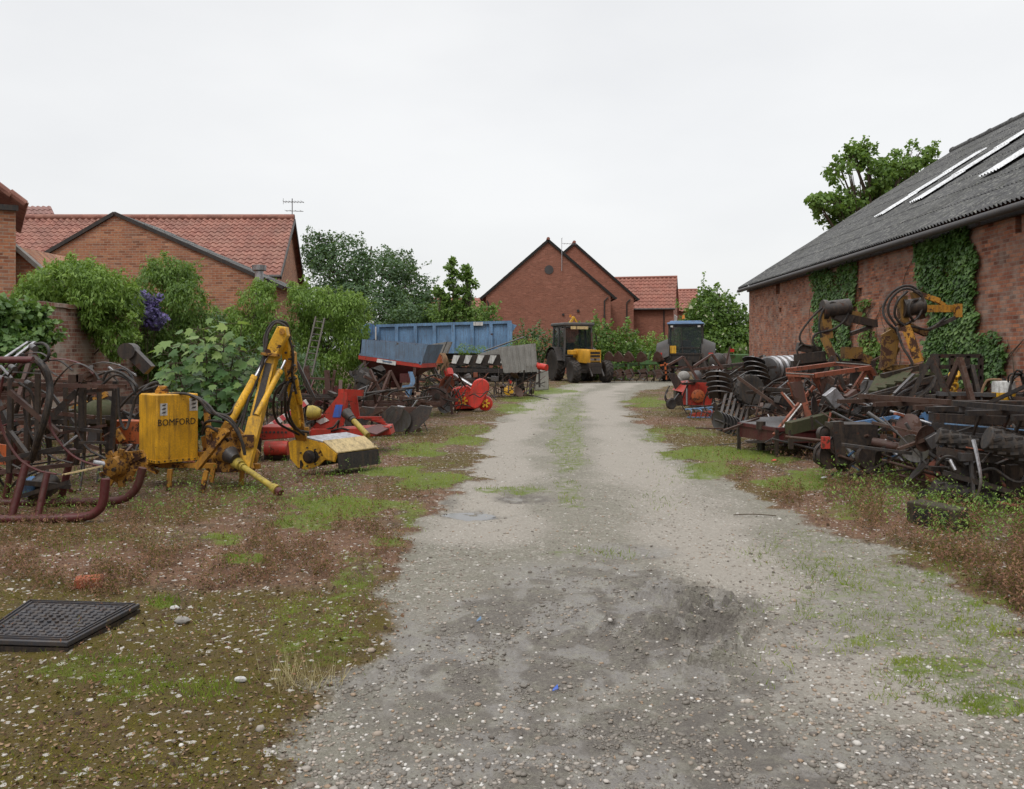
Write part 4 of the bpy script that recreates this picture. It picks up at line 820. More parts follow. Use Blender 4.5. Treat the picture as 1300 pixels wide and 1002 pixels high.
# climbers over the garden wall (left)
tree('climber', 'bright green mound of climber spilling over the wall top at left', 'climber', base(100, 17.2), [B_(92, 358, 17.2, 50, 26, 1.0), B_(60, 376, 17, 34, 22, .8), B_(130, 372, 17.2, 36, 30, 1.0), B_(98, 345, 17.6, 30, 17, .6), B_(146, 415, 17, 24, 44, .5), B_(132, 400, 16.8, 26, 26, .5), B_(40, 385, 16.6, 18, 16, .5), B_(80, 410, 16.8, 9, 26, .3), B_(155, 390, 17.4, 18, 30, .7)], 20000, .085, L_clem, 'lance', gap=.39, gf=2.2, trunk=.045, hang=True)
tree('climber', 'darker rounded climber on the wall behind the purple flowers', 'climber', base(220, 20), [B_(205, 370, 20, 34, 30, 1), B_(238, 385, 20, 28, 32, 1), B_(215, 345, 20.4, 30, 18, .8), B_(222, 430, 20, 46, 46, 1.0), B_(190, 445, 19.5, 30, 36, .8), B_(252, 430, 20, 20, 40, .8), B_(228, 352, 20.4, 22, 12, .6)], 21000, .085, L_tree, 'lance', gap=.40, gf=2.0, trunk=.045, hang=True)
tree('purple_clematis', 'patch of purple blossom hanging between two green climbers', 'climber', base(188, 18.6), [B_(187, 398, 18.6, 15, 17, .4), B_(178, 386, 18.6, 9, 9, .3), B_(196, 408, 18.6, 10, 10, .3)], 1300, .075, L_purple, 'ivy', gap=.3, gf=3, trunk=.02, limbs=3)
tree('climber', 'olive green climber under the flue pipe', 'climber', base(325, 24), [B_(330, 385, 24, 24, 24, .9), B_(318, 420, 24, 30, 34, 1), B_(345, 430, 24, 24, 44, 1), B_(290, 410, 24, 24, 22, 1), B_(280, 440, 23, 30, 36, 1), B_(335, 365, 24.3, 14, 8)], 15000, .09, L_clem, 'lance', gap=.41, gf=1.8, trunk=.045, hang=True)
tree('climber', 'low tangle of creeper where the wall passes behind the yellow boom', 'climber', base(300, 21), [B_(300, 470, 21, 50, 36, .9), B_(350, 480, 21, 40, 40, .9), B_(240, 480, 20, 40, 36, .9), B_(270, 410, 22, 14, 14, .6), B_(380, 480, 22, 30, 40, .8)], 13000, .085, L_dark, 'lance', gap=.34, gf=2, trunk=.045, hang=True)
tree('tall_shrub', 'tall feathery light green shrub the ladder leans on', 'shrub', base(418, 25), [B_(395, 385, 25, 26, 22, 1), B_(430, 395, 25, 32, 26, 1.1), B_(448, 425, 25, 20, 40, 1), B_(410, 425, 25.3, 36, 36, 1), B_(385, 430, 25, 24, 40, 1), B_(430, 460, 25, 36, 36, 1), B_(380, 372, 25, 12, 10, .6), B_(452, 385, 25, 14, 12, .6)], 23000, .095, L_clem, 'lance', gap=.42, gf=1.8, trunk=.06, hang=True, limbs=14)
tree('ivy_clump', 'dark glossy ivy heaped against the wall foot at far left', 'ivy', base(15, 13.8), [B_(8, 418, 14.0, 36, 34, .6), B_(40, 432, 14.4, 26, 28, .5), B_(0, 455, 13.6, 44, 34, .6), B_(30, 400, 14.4, 26, 14, .4), B_(-30, 400, 13.5, 40, 30, .6)], 11000, .085, L_ivy, 'ivy', gap=.3, gf=2.4, trunk=.03)
tree('dead_vine', 'brown dead vine hanging down the bare brick of the wall', 'vine', base(112, 17.9), [B_(112+rnd.uniform(-3, 3), y, 17.9, 7, 9, .12) for y in range(405, 480, 9)], 1500, .06, L_dead, 'ivy', gap=.3, trunk=.02, limbs=4, hang=True)
# sycamore sapling: leafy stems with lobed leaves
def sapling():
    Z = 12.4; b = base(272, Z); e = bpy.data.objects.new('sycamore_sapling', None); COL.objects.link(e); e.location = b; tag(e, 'young sycamore with pale lobed leaves behind the yellow tank', 'sapling')
    mb = MB(); pos = []; nr = []; up = []; tips = [(258, 418), (215, 440), (225, 462), (300, 432), (312, 447), (285, 412), (240, 425), (330, 470), (205, 470), (262, 450), (290, 470), (245, 480), (310, 490), (225, 490), (275, 495), (300, 505), (335, 500), (252, 505)]
    for i, (px, py) in enumerate(tips):
        t = P(px, py, Z+rnd.uniform(-.5, .5))-b; s0 = Vector((rnd.uniform(-.15, .15), rnd.uniform(-.15, .15), 0)); m_ = s0.lerp(t, .5)+Vector((0, 0, .12)); path = smoothpath([s0, m_, t], 6); mb.tube([s0, m_, t], .018, 6, 6, .004)
        for k in range(4, len(path)):
            for q in range(4):
                a = rnd.uniform(0, 2*pi); d = Vector((cos(a), sin(a), rnd.uniform(-.2, .5))); L = rnd.uniform(.06, .22); pt = path[k]+d*L; mb.tube([path[k], pt], .004, 4, 1); pos.append(pt); nr.append((d.x*.5, d.y*.5-.35, .8)); up.append((d.x, d.y, -.35))
    mb.build('stem', L_bark, e); n = len(pos); z = np.array([p[2] for p in pos])
    leafmesh('foliage', np.array([tuple(p) for p in pos]), np.array(nr)+R.normal(size=(n, 3))*.25, R.uniform(.09, .19, n), L_maple, 'maple', e, np.clip(R.random(n)*.6+(z-.8)*.45, 0, 1), np.array(up))
sapling()
def hoses(T, paths, r=.014, mat=None, name='hose'):
    for q in paths:
        mb = MB(); mb.tube([T.p(*a) for a in q], r, 7, 6); T.part(name, mb, mat or M_hose)
def cyl_ram(T, a, b, c, r=.05, d=0.0, mat=None):
    """hydraulic ram: barrel a-b, chrome rod b-c (pixel points)"""
    A, B, C = T.p(*a), T.p(*b), T.p(*c)
    o = T.part('ram', MB().cyl(A, B, r, n=14).cyl(A.lerp(B, .93), B, r*1.15, n=14), mat or M_yel); T.part('ram_rod', MB().cyl(B, C, r*.45, n=12), M_chrome, o)
    return o
# ================================================================ yellow hedge cutter
def hedge_cutter():
    T = Thing('hedge_cutter', 'yellow hedge cutter arm with square oil tank parked on the left verge', 'hedge cutter', 214, 9.9)
    # oil tank, corner towards the camera
    c = P(214, 445, 10.28)-T.o; c.z = 0; h = .25; z0, z1 = .30, 1.09
    cr = [c+Vector((h*sx*cos(pi/4)-h*sy*sin(pi/4), h*sx*sin(pi/4)+h*sy*cos(pi/4), z0)) for sx, sy in ((-1, -1), (1, -1), (1, 1), (-1, 1))]
    tank = T.part('oil_tank', MB().poly(cr, (0, 0, z1-z0)), M_tank, bevel=.014)
    mb = MB()
    for a, b in zip(cr, cr[1:]+cr[:1]): mb.beam(a+Vector((0, 0, .02)), b+Vector((0, 0, .02)), .02, .035)
    T.part('rim', mb, M_tank, tank)
    mb = MB(); mb.lathe(c+Vector((-.08, 0, z1)), (0, 0, 1), [(.075, 0), (.075, .05), (.06, .055), (.06, .085), (.035, .09)], 18); T.part('filler_cap', mb, M_yel2, tank)
    mb = MB()
    for a, b in ((cr[3], cr[0]), (cr[0], cr[1])):
        for k in range(7): q = a.lerp(b, (k+.5)/7)+Vector((0, -.012, .022)); mb.cyl(q, q+Vector((0, -.014, 0)), .009, n=6)
    T.part('bolt', mb, M_drust, tank)
    # right-hand face frame: from near corner cr[0] to right corner cr[1]
    near = min(cr, key=lambda v: v.y); right = max(cr, key=lambda v: v.x); u = (right-near); u.z = 0; L = u.length; u.normalize(); n = Vector((u.y, -u.x, 0))
    fr = Matrix((( u.x, 0, n.x, 0), (u.y, 0, n.y, 0), (0, 1, n.z, 0), (0, 0, 0, 1)))
    def onface(s, z, out=.004): return Matrix.Translation(Vector((near.x, near.y, 0))+u*s*L+Vector((0, 0, z))+n*out) @ fr
    zt = lambda py: EYE+(HY-py)/F*10.0
    text('BOMFORD', .110, M_ink, onface(.48, zt(537)), tank, 'lettering', .0012, .0, .86)
    for s, w_, zc, hh in ((.17, .085, zt(520), .14), (.88, .10, zt(515), .15)):
        M = onface(s, zc, .003); q = [M @ Vector(v) for v in ((-w_/2, -hh/2, 0), (w_/2, -hh/2, 0), (w_/2, hh/2, 0), (-w_/2, hh/2, 0))]
        st = T.part('sticker', MB().poly(q, n*-.002), M_white, tank)
        mb = MB()
        for k in range(3):
            zz = -hh*.32+k*hh*.3; mb.poly([M @ Vector(v) for v in ((-w_*.3, zz, .0015), (w_*.2, zz, .0015), (w_*.34, zz+hh*.16, .0015), (-w_*.1, zz+hh*.12, .0015))], n*-.001)
        T.part('sticker_print', mb, M_pipe, st)
    # legs
    for px, py, px2, py2, d in ((216, 596, 214, 624, -.1), (262, 598, 256, 628, -.2), (272, 590, 268, 612, .3), (308, 594, 306, 616, .3), (182, 590, 183, 606, .5)):
        T.part('leg', MB().beam(T.p(px, py, d), T.p(px2, py2, d), .05, .04), M_yel2)
    # frame
    mb = MB()
    for a, b, w_, d in (((178, 590), (330, 592), .07, .35), ((236, 578), (318, 575), .09, .5), ((262, 520), (270, 596), .06, .5), ((262, 545), (300, 548), .06, .4), ((250, 594), (288, 546), .085, -.1), ((288, 546), (300, 520), .05, .1), ((300, 550), (318, 596), .08, .2), ((286, 560), (312, 560), .09, .3), ((165, 583), (200, 600), .05, .3)):
        mb.beam(T.p(*a, d), T.p(*b, d-.05), w_, w_*.8)
    T.part('frame', mb, M_yel2)
    pl = [T.p(*q, .0) for q in ((272, 566), (296, 560), (303, 578), (300, 598), (276, 600))]; T.part('side_plate', MB().poly(pl, (0, .03, 0)), M_yel2)
    T.part('side_plate', MB().poly([T.p(*q, .55) for q in ((255, 555), (300, 540), (330, 575), (322, 600), (262, 600))], (0, .03, 0)), M_yel2)
    # gearbox and drive shaft
    g = MB(); g.cyl(T.p(276, 579, .1), T.p(300, 577, -.1), .085, n=20); g.cyl(T.p(294, 578, -.05), T.p(297, 578, -.1), .11, n=20); T.part('gearbox', g, M_yel2)
    ps = MB(); A, B = T.p(300, 587, -.15), T.p(353, 623, -.75)
    ps.cyl(A, A.lerp(B, .12), .07, .055, 18); ps.cyl(A.lerp(B, .12), A.lerp(B, .88), .032, n=14); ps.cyl(A.lerp(B, .86), B, .04, .06, 18)
    ps.cyl(A.lerp(B, .16), A.lerp(B, .19), .045, n=14); sh = T.part('drive_shaft', ps, M_pvc)
    T.part('shaft_end', MB().cyl(B.lerp(A, .02), B+(B-A)*.07, .05, .035, 12), M_dred, sh)
    T.part('hub', MB().cyl(T.p(292, 577, -.13), T.p(299, 583, -.2), .10, .06, 20), M_blk)
    # main boom
    bm = MB(); A, B = T.p(311, 592, 0), T.p(347, 447, .35); bm.beam(A, B, .125, .15); bm.beam(A+Vector((0, -.08, 0)), A.lerp(B, .42)+Vector((.0, -.078, 0)), .15, .02)
    boom = T.part('boom', bm, M_yel)
    T.part('warning_strip', MB().beam(A.lerp(B, .44)+Vector((0, -.079, 0)), A.lerp(B, .9)+Vector((0, -.079, 0)), .075, .006), M_drust, boom)
    hd = MB(); C = T.p(356, 418, .42); hd.poly([T.p(*q, .28) for q in ((336, 447), (345, 428), (352, 414), (362, 415), (364, 426), (355, 443), (351, 456), (342, 458))], (0, .17, 0)); T.part('boom_head', hd, M_yel, boom, bevel=.012)
    T.part('clamp', MB().beam(T.p(334, 449, .25), T.p(354, 451, .25), .20, .03).cyl(T.p(340, 447, .2), T.p(340, 447, .55), .035).cyl(T.p(358, 421, .2), T.p(358, 421, .6), .035), M_yel2, boom)
    cyl_ram(T, (291, 538, .02), (325, 478, .18), (341, 450, .28), .048); cyl_ram(T, (326, 527, -.05), (356, 470, .2), (362, 458, .28), .034)
    T.part('clevis', MB().beam(T.p(283, 552, .05), T.p(295, 532, .05), .12, .1).beam(T.p(306, 560, -.05), T.p(322, 560, 0), .1, .14), M_yel2)
    # dipper, hanging down from the head
    dp = MB(); dp.beam(T.p(361, 420, .45), T.p(368, 468, .6), .10, .12); dp.beam(T.p(366, 462, .6), T.p(378, 540, 1.0), .09, .11); dip = T.part('dipper_arm', dp, M_yel)
    T.part('link_plate', MB().poly([T.p(*q, .5) for q in ((362, 440), (373, 448), (374, 470), (366, 484), (361, 468))], (0, .14, 0)), M_yel2, dip)
    T.part('ram', MB().cyl(T.p(374, 478, .6), T.p(381, 512, .85), .035, n=12), M_yel); T.part('linkage', MB().beam(T.p(381, 505, .85), T.p(386, 548, 1.1), .03).beam(T.p(366, 545, 1.1), T.p(392, 545, 1.1), .06, .05).beam(T.p(378, 536, 1.0), T.p(384, 562, 1.2), .14, .05), M_yel2)
    for k in range(8):
        A_ = T.p(368+rnd.uniform(-6, 8), 440+k*8, .5); T.part('pin', MB().cyl(A_, A_+Vector((0, -.07, 0)), .014, n=8), M_drust, dip)
    # flail head: side plate, hood, rubber flap, rotor
    d0 = 1.15; side = [(366, 562), (371, 559), (386, 556), (410, 562), (428, 577), (425, 587), (412, 584), (405, 591), (389, 597), (378, 594), (368, 582)]
    dv = Vector((.42, .62, 0)); S = [T.p(*q, d0) for q in side]
    T.part('flail_side_plate', MB().poly(S, (.01, .018, 0)), M_yel, bevel=.004); T.part('flail_side_plate', MB().poly([v+dv for v in S], (.01, .018, 0)), M_yel)
    bc = T.p(393, 580, d0); T.part('bearing', MB().lathe(bc, (-.25, -1, 0), [(.085, 0), (.085, .02), (.055, .03), (.055, .05), (.02, .055)], 20), M_drust)
    mb = MB()
    for a in range(7): mb.cyl(bc+Vector((.12*cos(a*.9), -.0, .12*sin(a*.9))), bc+Vector((.12*cos(a*.9), -.03, .12*sin(a*.9))), .012, n=6)
    T.part('bolt', mb, M_drust)
    T.part('hood', MB().poly([S[2], S[3], S[3]+dv, S[2]+dv], (0, 0, .015)).poly([S[1], S[2], S[2]+dv, S[1]+dv], (0, 0, .015)), M_steel)
    T.part('hood_flap', MB().poly([S[3]+Vector((0, 0, .012)), S[4]+Vector((0, 0, .012)), S[4]+dv+Vector((0, 0, .012)), S[3]+dv+Vector((0, 0, .012))], (0, 0, .014)), M_cream)
    T.part('rubber_flap', MB().poly([S[4], S[4]+dv, S[4]+dv+Vector((.03, .02, -.20)), S[4]+Vector((.02, -.01, -.20))], (.01, -.008, 0)), M_rub)
    T.part('rotor', MB().cyl(bc+dv*.04, bc+dv*.96, .10, n=16), M_blk); T.part('roller', MB().cyl(T.p(378, 590, d0)+dv*.02, T.p(378, 590, d0)+dv*.98, .06, n=16), M_blk)
    T.part('belt_guard', MB().poly([T.p(*q, d0-.03) for q in ((404, 564), (412, 564), (427, 577), (424, 586), (412, 582))], (0, .03, 0)), M_yel)
    hoses(T, [[(338, 440, .3), (340, 424, .35), (350, 410, .4), (362, 414, .4), (366, 424, .42)], [(336, 448, .3), (336, 428, .38), (347, 409, .42), (364, 411, .45), (369, 432, .5)], [(366, 424, .45), (372, 450, .45), (371, 475, .5), (376, 500, .6)],
               [(376, 480, .6), (366, 486, .5), (362, 505, .5), (364, 530, .7), (376, 545, .9), (392, 549, 1.0)], [(377, 482, .7), (355, 490, .5), (347, 512, .6), (352, 535, .8), (368, 546, 1.0), (380, 552, 1.1)], [(374, 478, .6), (369, 500, .5), (366, 522, .6), (374, 541, .8), (386, 552, 1.0)],
               [(340, 430, .3), (334, 455, .25), (322, 482, .2), (316, 505, .1), (306, 545, .0)], [(336, 452, .2), (328, 478, .15), (314, 512, .1), (300, 545, 0)],
               [(211, 501, .3), (235, 500, .2), (254, 508, .1), (270, 523, -.1), (290, 530, -.15), (303, 548, -.15), (311, 578, -.2)], [(215, 502, .5), (245, 503, .3), (262, 512, .0), (275, 526, -.15), (293, 537, -.2), (307, 560, -.2), (311, 576, -.2)], [(217, 500, .5), (250, 506, .3), (266, 524, .1), (290, 526, 0), (300, 512, .1)],
               [(256, 548, .2), (262, 536, .1), (276, 535, 0), (292, 540, .1)], [(257, 552, .2), (262, 542, .1), (272, 545, 0), (290, 560, .1)], [(178, 500, .4), (192, 493, .5), (200, 490, .5), (206, 496, .4)], [(150, 520, .4), (168, 500, .4), (190, 488, .5), (203, 489, .5)]], .016)
    return T
hedge_cutter()
# rusty yellow rotor hub beside the tank
def rotor():
    T = Thing('flail_rotor', 'rusty yellow drum casting lying between the red skids and the yellow tank', 'flail rotor', 152, 9.3)
    c = T.p(152, 594); mb = MB(); mb.lathe(c+Vector((0, .10, 0)), (-.3, -1, .1), [(.05, .0), (.17, .0), (.18, .05), (.12, .07), (.10, .2), (.05, .21)], 18); T.part('drum', mb, M_yel2)
    for k in range(9): a = k*.7; T.part('flail', MB().box(c+Vector((.17*cos(a), -.03, .17*sin(a))), (.07, .04, .05), ry=-a), M_yel2)
    T.part('bracket', MB().beam(T.p(134, 600), T.p(184, 578), .06, .04).beam(T.p(136, 578, .1), T.p(176, 590), .05).poly(T.pp((150, 575), (180, 572), (186, 590), (160, 600)), (0, .05, 0)).beam(T.p(152, 600, .1), T.p(155, 618, .1), .06), M_yel2)
    T.part('shaft', MB().cyl(T.p(118, 588, -.1), T.p(146, 592), .035), M_steel)
    T.part('bolt', MB().cyl(c, c+Vector((0, -.16, 0)), .02), M_drust)
rotor()
# ================================================================ hooped skid machine, far left
def skid_machine():
    T = Thing('skid_frame_machine', 'dark red tubular machine on curved skids with steel hoops and hoses at far left', 'farm implement', 60, 8.3)
    def tb(pts, r, mat, name='skid', d=0, parent=None): return T.part(name, MB().tube([T.p(a, b, d+(c[0] if c else 0)) for a, b, *c in pts], r, 10, 6), mat, parent)
    tb([(-40, 660), (20, 659), (100, 657), (122, 650), (131, 636), (134, 608)], .042, M_dred, d=-.25); tb([(-30, 638), (54, 638), (130, 637), (158, 633), (174, 618), (181, 594)], .042, M_dred, d=.55)
    for a, b, r, m in (((13, 662, -.25), (34, 585, -.1), .035, M_dred), ((75, 645, .6), (92, 570, .5), .035, M_dred), ((46, 665, -.25), (60, 600, -.1), .03, M_dred), ((2, 660, .6), (20, 560, .5), .03, M_dred)):
        T.part('skid_post', MB().cyl(T.p(*a), T.p(*b), r, n=10), m)
    up = ((104, 575, .4, 105, 482, .4, .075), (142, 570, .6, 147, 484, .6, .06), (48, 585, .2, 48, 470, .2, .055), (12, 600, .3, 14, 480, .3, .06), (33, 600, .9, 36, 480, .9, .06), (85, 572, .9, 83, 485, .9, .05), (126, 560, 1.1, 126, 480, 1.1, .05))
    for a, b, d, c, e_, f, w_ in up: T.part('upright', MB().beam(T.p(a, b, d), T.p(c, e_, f), w_*.8, w_*.7), M_drust)
    rails = ((-30, 487, .3, 160, 491, .3, .05), (-30, 482, .9, 165, 486, .9, .04), (-40, 592, -.1, 92, 566, .1, .05), (0, 600, .3, 90, 590, .4, .05), (52, 540, .3, 130, 548, .4, .04), (60, 553, .5, 135, 540, .5, .035), (12, 497, .2, 75, 551, .2, .06), (64, 530, .3, 98, 497, .4, .08), (10, 545, .3, 38, 582, .1, .05), (55, 575, .1, 105, 573, .2, .04), (88, 612, .1, 20, 632, .1, .05), (100, 562, .0, 135, 562, .1, .03), (110, 497, .4, 145, 494, .4, .04), (0, 520, .6, 40, 498, .6, .05), (20, 612, .3, 90, 618, .5, .06), (30, 520, .9, 120, 530, .9, .05), (65, 500, .9, 95, 540, .9, .04))
    for a, b, d, c, e_, f, w_ in rails: T.part('rail', MB().beam(T.p(a, b, d), T.p(c, e_, f), w_*.8), M_drust if a % 3 else M_brown)
    T.part('top_tube', MB().cyl(T.p(-30, 457, -.3), T.p(42, 457, -.3), .032), M_dred)
    bands = [[(4, 478), (-2, 520), (6, 553), (24, 582), (48, 597), (72, 602)], [(62, 527), (66, 547), (84, 571), (102, 584), (130, 593)], [(10, 478), (18, 468), (32, 462), (46, 458)], [(62, 527), (62, 505), (74, 480), (96, 462), (117, 470), (126, 482)], [(57, 458), (78, 456), (102, 462), (120, 476)], [(108, 465), (132, 460), (156, 466), (173, 478)], [(6, 478), (20, 486), (44, 492), (60, 500)], [(-20, 470), (-26, 520), (-14, 560), (8, 585), (36, 600)], [(30, 500), (32, 530), (44, 560), (66, 580), (92, 588)], [(30, 500), (34, 478), (50, 462), (74, 458), (92, 470)], [(95, 520), (98, 548), (112, 570), (134, 582)], [(95, 520), (98, 496), (112, 478), (134, 472), (150, 484)], [(-10, 500), (4, 470), (26, 452), (50, 448), (66, 458)]]
    for i, b in enumerate(bands):
        T.part('hoop', MB().band([T.p(x, y, -.35 if i in (0, 2) else .0 if i in (1, 3) else .3) for x, y in b], .024, .007, (.25, 1, .25), 6), M_dred if i in (0, 1, 4) else M_drust)
    for i, (a, b, m) in enumerate((((79, 603, -.3), (130, 592, -.2), M_cream), ((0, 464, -.3), (15, 480, -.3), M_steel), ((8, 472, -.2), (50, 474, .1), M_steel), ((58, 468, 0), (78, 480, .1), M_steel), ((0, 458, -.2), (36, 434, .2), M_steel), ((17, 455, -.1), (44, 434, .2), M_steel), ((150, 463, .4), (172, 476, .4), M_steel), ((80, 567, 0), (98, 553, .1), M_steel), ((0, 480, .1), (22, 462, .2), M_dsteel), ((36, 434, .2), (48, 437, .2), M_drust), ((138, 466, .4), (148, 474, .4), M_steel))):
        A, B = T.p(*a), T.p(*b); T.part('flat_bar', MB().beam(A, B, .045 if i in (2, 0) else .03, .012), m)
    T.part('casting', MB().beam(T.p(162, 442, 1.2), T.p(190, 470, 1.2), .11, .12).cyl(T.p(160, 446, 1.1), T.p(168, 446, 1.4), .09), M_drust)
    T.part('bracket', MB().box(T.p(110, 480, .4), (.16, .1, .08)).box(T.p(96, 482, .4), (.1, .1, .1)).cyl(T.p(112, 478, .3), T.p(112, 478, .6), .05), M_rust)
    for px, py in ((24, 450), (14, 466), (40, 440), (34, 486), (0, 480)): T.part('coupling', MB().cyl(T.p(px, py, .05), T.p(px+5, py+3, 0), .03), M_dsteel)
    hoses(T, [[(22, 453, .1), (40, 440, .1), (54, 436, 0), (62, 444, -.1), (60, 456, -.1), (50, 460, 0)], [(130, 484, .3), (138, 472, .3), (155, 474, .3), (172, 488, .2), (174, 496, .2)], [(130, 488, .3), (146, 476, .3), (162, 482, .3), (170, 494, .2), (172, 502, .2)], [(150, 492, .2), (152, 530, .2), (160, 545, .2), (168, 520, .3), (176, 500, .3), (200, 490, .4)],
               [(180, 497, .3), (190, 488, .4), (200, 486, .5), (196, 495, .5)], [(172, 490, .4), (160, 470, .5), (130, 474, .5), (108, 484, .4)], [(24, 486, .2), (40, 500, .2), (46, 540, .2), (40, 585, .1)]], .014)
    T.part('hose', MB().tube([T.p(*q) for q in ((40, 585, 0), (48, 560, -.1), (56, 535, -.15), (62, 510, -.15), (63, 488, -.1), (56, 466, -.1), (42, 454, 0))], .032, 9, 6), M_hose)
    T.part('drum', MB().cyl(T.p(30, 622, .4), T.p(42, 614, .6), .08, n=16), M_blue); T.part('drum', MB().cyl(T.p(46, 625, .5), T.p(62, 612, .7), .13, n=16), M_drust)
    T.part('panel', MB().poly(T.pp((-30, 560, .5), (12, 566, .5), (14, 590, .5), (-30, 590, .5)), (0, .03, 0)), M_orange)
skid_machine()
def yellow_engine():
    T = Thing('yellow_engine_frame', 'grimy yellow casting seen through the dark red tubular machine', 'machine part', 110, 10.6)
    T.part('casting', MB().ell(T.p(128, 525), (.22, .2, .18)).cyl(T.p(100, 525), T.p(130, 520), .1).box(T.p(92, 530), (.3, .25, .2), ry=.4), M_olive); [T.part('arm', MB().beam(T.p(*a), T.p(*b), .065), M_yel2) for a, b in (((80, 532), (108, 508)), ((120, 508), (136, 500)), ((146, 545), (156, 560)))]
    T.part('foot', MB().beam(T.p(100, 540), T.p(96, 590), .06).beam(T.p(135, 540), T.p(140, 590), .06), M_drust); T.part('hopper', MB().box(T.p(160, 548, .3), (.5, .3, .28)), M_orange)
yellow_engine()
cultivator_jobs = True
# ================================================================ red power harrow and companions
def red_harrow():
    T = Thing('power_harrow', 'bright red power harrow with tall headstock and blue sticker behind the flail head', 'power harrow', 430, 13.6)
    T.part('bed', MB().poly(T.pp((392, 547), (494, 541), (497, 552), (394, 562)), (0, .45, 0)), M_red, bevel=.01)
    T.part('headstock_plate', MB().poly(T.pp((393, 546, -.05), (399, 540, -.05), (431, 500, -.05), (440, 497, -.05), (441, 505, -.05), (428, 546, -.05)), (0, .04, 0)), M_red)
    T.part('headstock_plate', MB().poly(T.pp((430, 498, .35), (438, 494, .35), (452, 496, .35), (457, 532, .35), (449, 532, .35), (443, 508, .35), (436, 540, .35), (422, 546, .35)), (0, .04, 0)), M_red)
    T.part('crossbar', MB().beam(T.p(433, 498), T.p(458, 499, .3), .14, .10), M_red)
    st = T.part('sticker', MB().poly(T.pp((426, 514, -.06), (435, 514, -.06), (432, 530, -.06), (422, 530, -.06)), (0, .005, 0)), M_bluep); T.part('sticker', MB().poly(T.pp((401, 535, -.07), (412, 530, -.07), (418, 534, -.07), (407, 539, -.07)), (0, .012, 0)), M_white)
    for k in range(5): T.part('tine_bar', MB().beam(T.p(455+k*7, 530+k*1.5, .15+.05*k), T.p(484+k*2.5, 530+k*3, .3), .05, .03), M_red)
    T.part('deck_plate', MB().poly(T.pp((458, 548, -.35), (480, 540, .1), (498, 543, .1), (478, 553, -.4)), (0, 0, .02)), M_dred)
    A, B = T.p(441, 526, -.4), T.p(467, 553, -.9)
    sh = T.part('drive_shaft', MB().cyl(A.lerp(B, .15), B, .042, n=14), M_pvc); T.part('collar', MB().cyl(A-Vector((.02, 0, -.02)), A.lerp(B, .22), .085, .06, 16).cyl(A.lerp(B, .25), A.lerp(B, .32), .055), M_blk, sh)
    T.part('bell_guard', MB().lathe(T.p(391, 524, -.1), (1, 0, -.05), [(.05, -.02), (.11, .0), (.12, .06), (.10, .14), (.06, .2)], 18), M_pvc)
    T.part('gearbox', MB().box(T.p(410, 550, -.1), (.3, .3, .14)).cyl(T.p(400, 528, 0), T.p(425, 534, 0), .05), M_red)
    hoses(T, [[(415, 545, -.2), (424, 542, -.25), (430, 534, -.2), (428, 546, -.2)], [(420, 548, -.2), (432, 544, -.3), (442, 546, -.2)]], .016)
red_harrow()
def red_mower():
    T = Thing('drum_mower', 'low red drum mower lying behind the hedge cutter boom', 'mower', 345, 12.6)
    T.part('deck', MB().poly(T.pp((318, 548), (330, 542), (368, 542), (373, 556), (322, 560)), (0, .5, 0)), M_red, bevel=.012)
    T.part('drum', MB().cyl(T.p(337, 569, -.1), T.p(366, 569, -.1), .105, n=20), M_red); T.part('roller', MB().cyl(T.p(337, 579, 0), T.p(366, 577, 0), .09, n=14), M_drust)
    mb = MB()
    for k in range(8): mb.cyl(T.p(328+k*5, 549, -.01), T.p(328+k*5, 549, .02), .018, n=8)
    T.part('hole_shade', mb, M_blk); T.part('bracket', MB().beam(T.p(314, 556), T.p(318, 585), .06).beam(T.p(330, 556), T.p(328, 582), .05), M_drust)  # black discs paint the dark inside holes; none are cut
red_mower()
T = Thing('barrier_board', 'faded red and white striped board lying across the red mower', 'barrier board', 360, 13.4); T.part('board', MB().beam(T.p(330, 550), T.p(390, 510, .3), .03, .085), M_board)
T = Thing('metal_ladder', 'metal ladder leaning against the tall feathery shrub', 'ladder', 392, 20.5)
for a, b in (((384, 476), (401, 402, .6)), ((396, 477), (412, 404, .6))): T.part('stile', MB().beam(T.p(*a), T.p(*b), .035, .025), M_lad)
for k in range(9): t = .04+k*.11; T.part('rung', MB().cyl(T.p(384, 476).lerp(T.p(401, 402, .6), t), T.p(396, 477).lerp(T.p(412, 404, .6), t), .011, n=7), M_lad)
T = Thing('link_frame', 'dark red channel frame with upright plates under the ladder', 'farm implement', 405, 17)
for a, b, w_ in (((389, 468), (391, 492), .09), ((415, 470), (417, 500), .1), ((390, 480), (425, 482), .06), ((425, 470), (420, 505), .05), ((380, 500), (440, 510), .06), ((400, 500), (395, 540), .07), ((438, 498), (436, 540), .06)): T.part('beam', MB().beam(T.p(*a), T.p(*b), w_, w_*.7), M_brown)
T.part('plate', MB().poly(T.pp((410, 495), (428, 490), (430, 515), (410, 518)), (0, .06, 0)), M_dred); T.part('plate', MB().poly(T.pp((386, 466), (392, 464), (394, 490), (385, 490)), (0, .05, 0)), M_brown); T.part('tin', MB().box(T.p(404, 504, -.3), (.16, .12, .08), rz=.4), M_white)
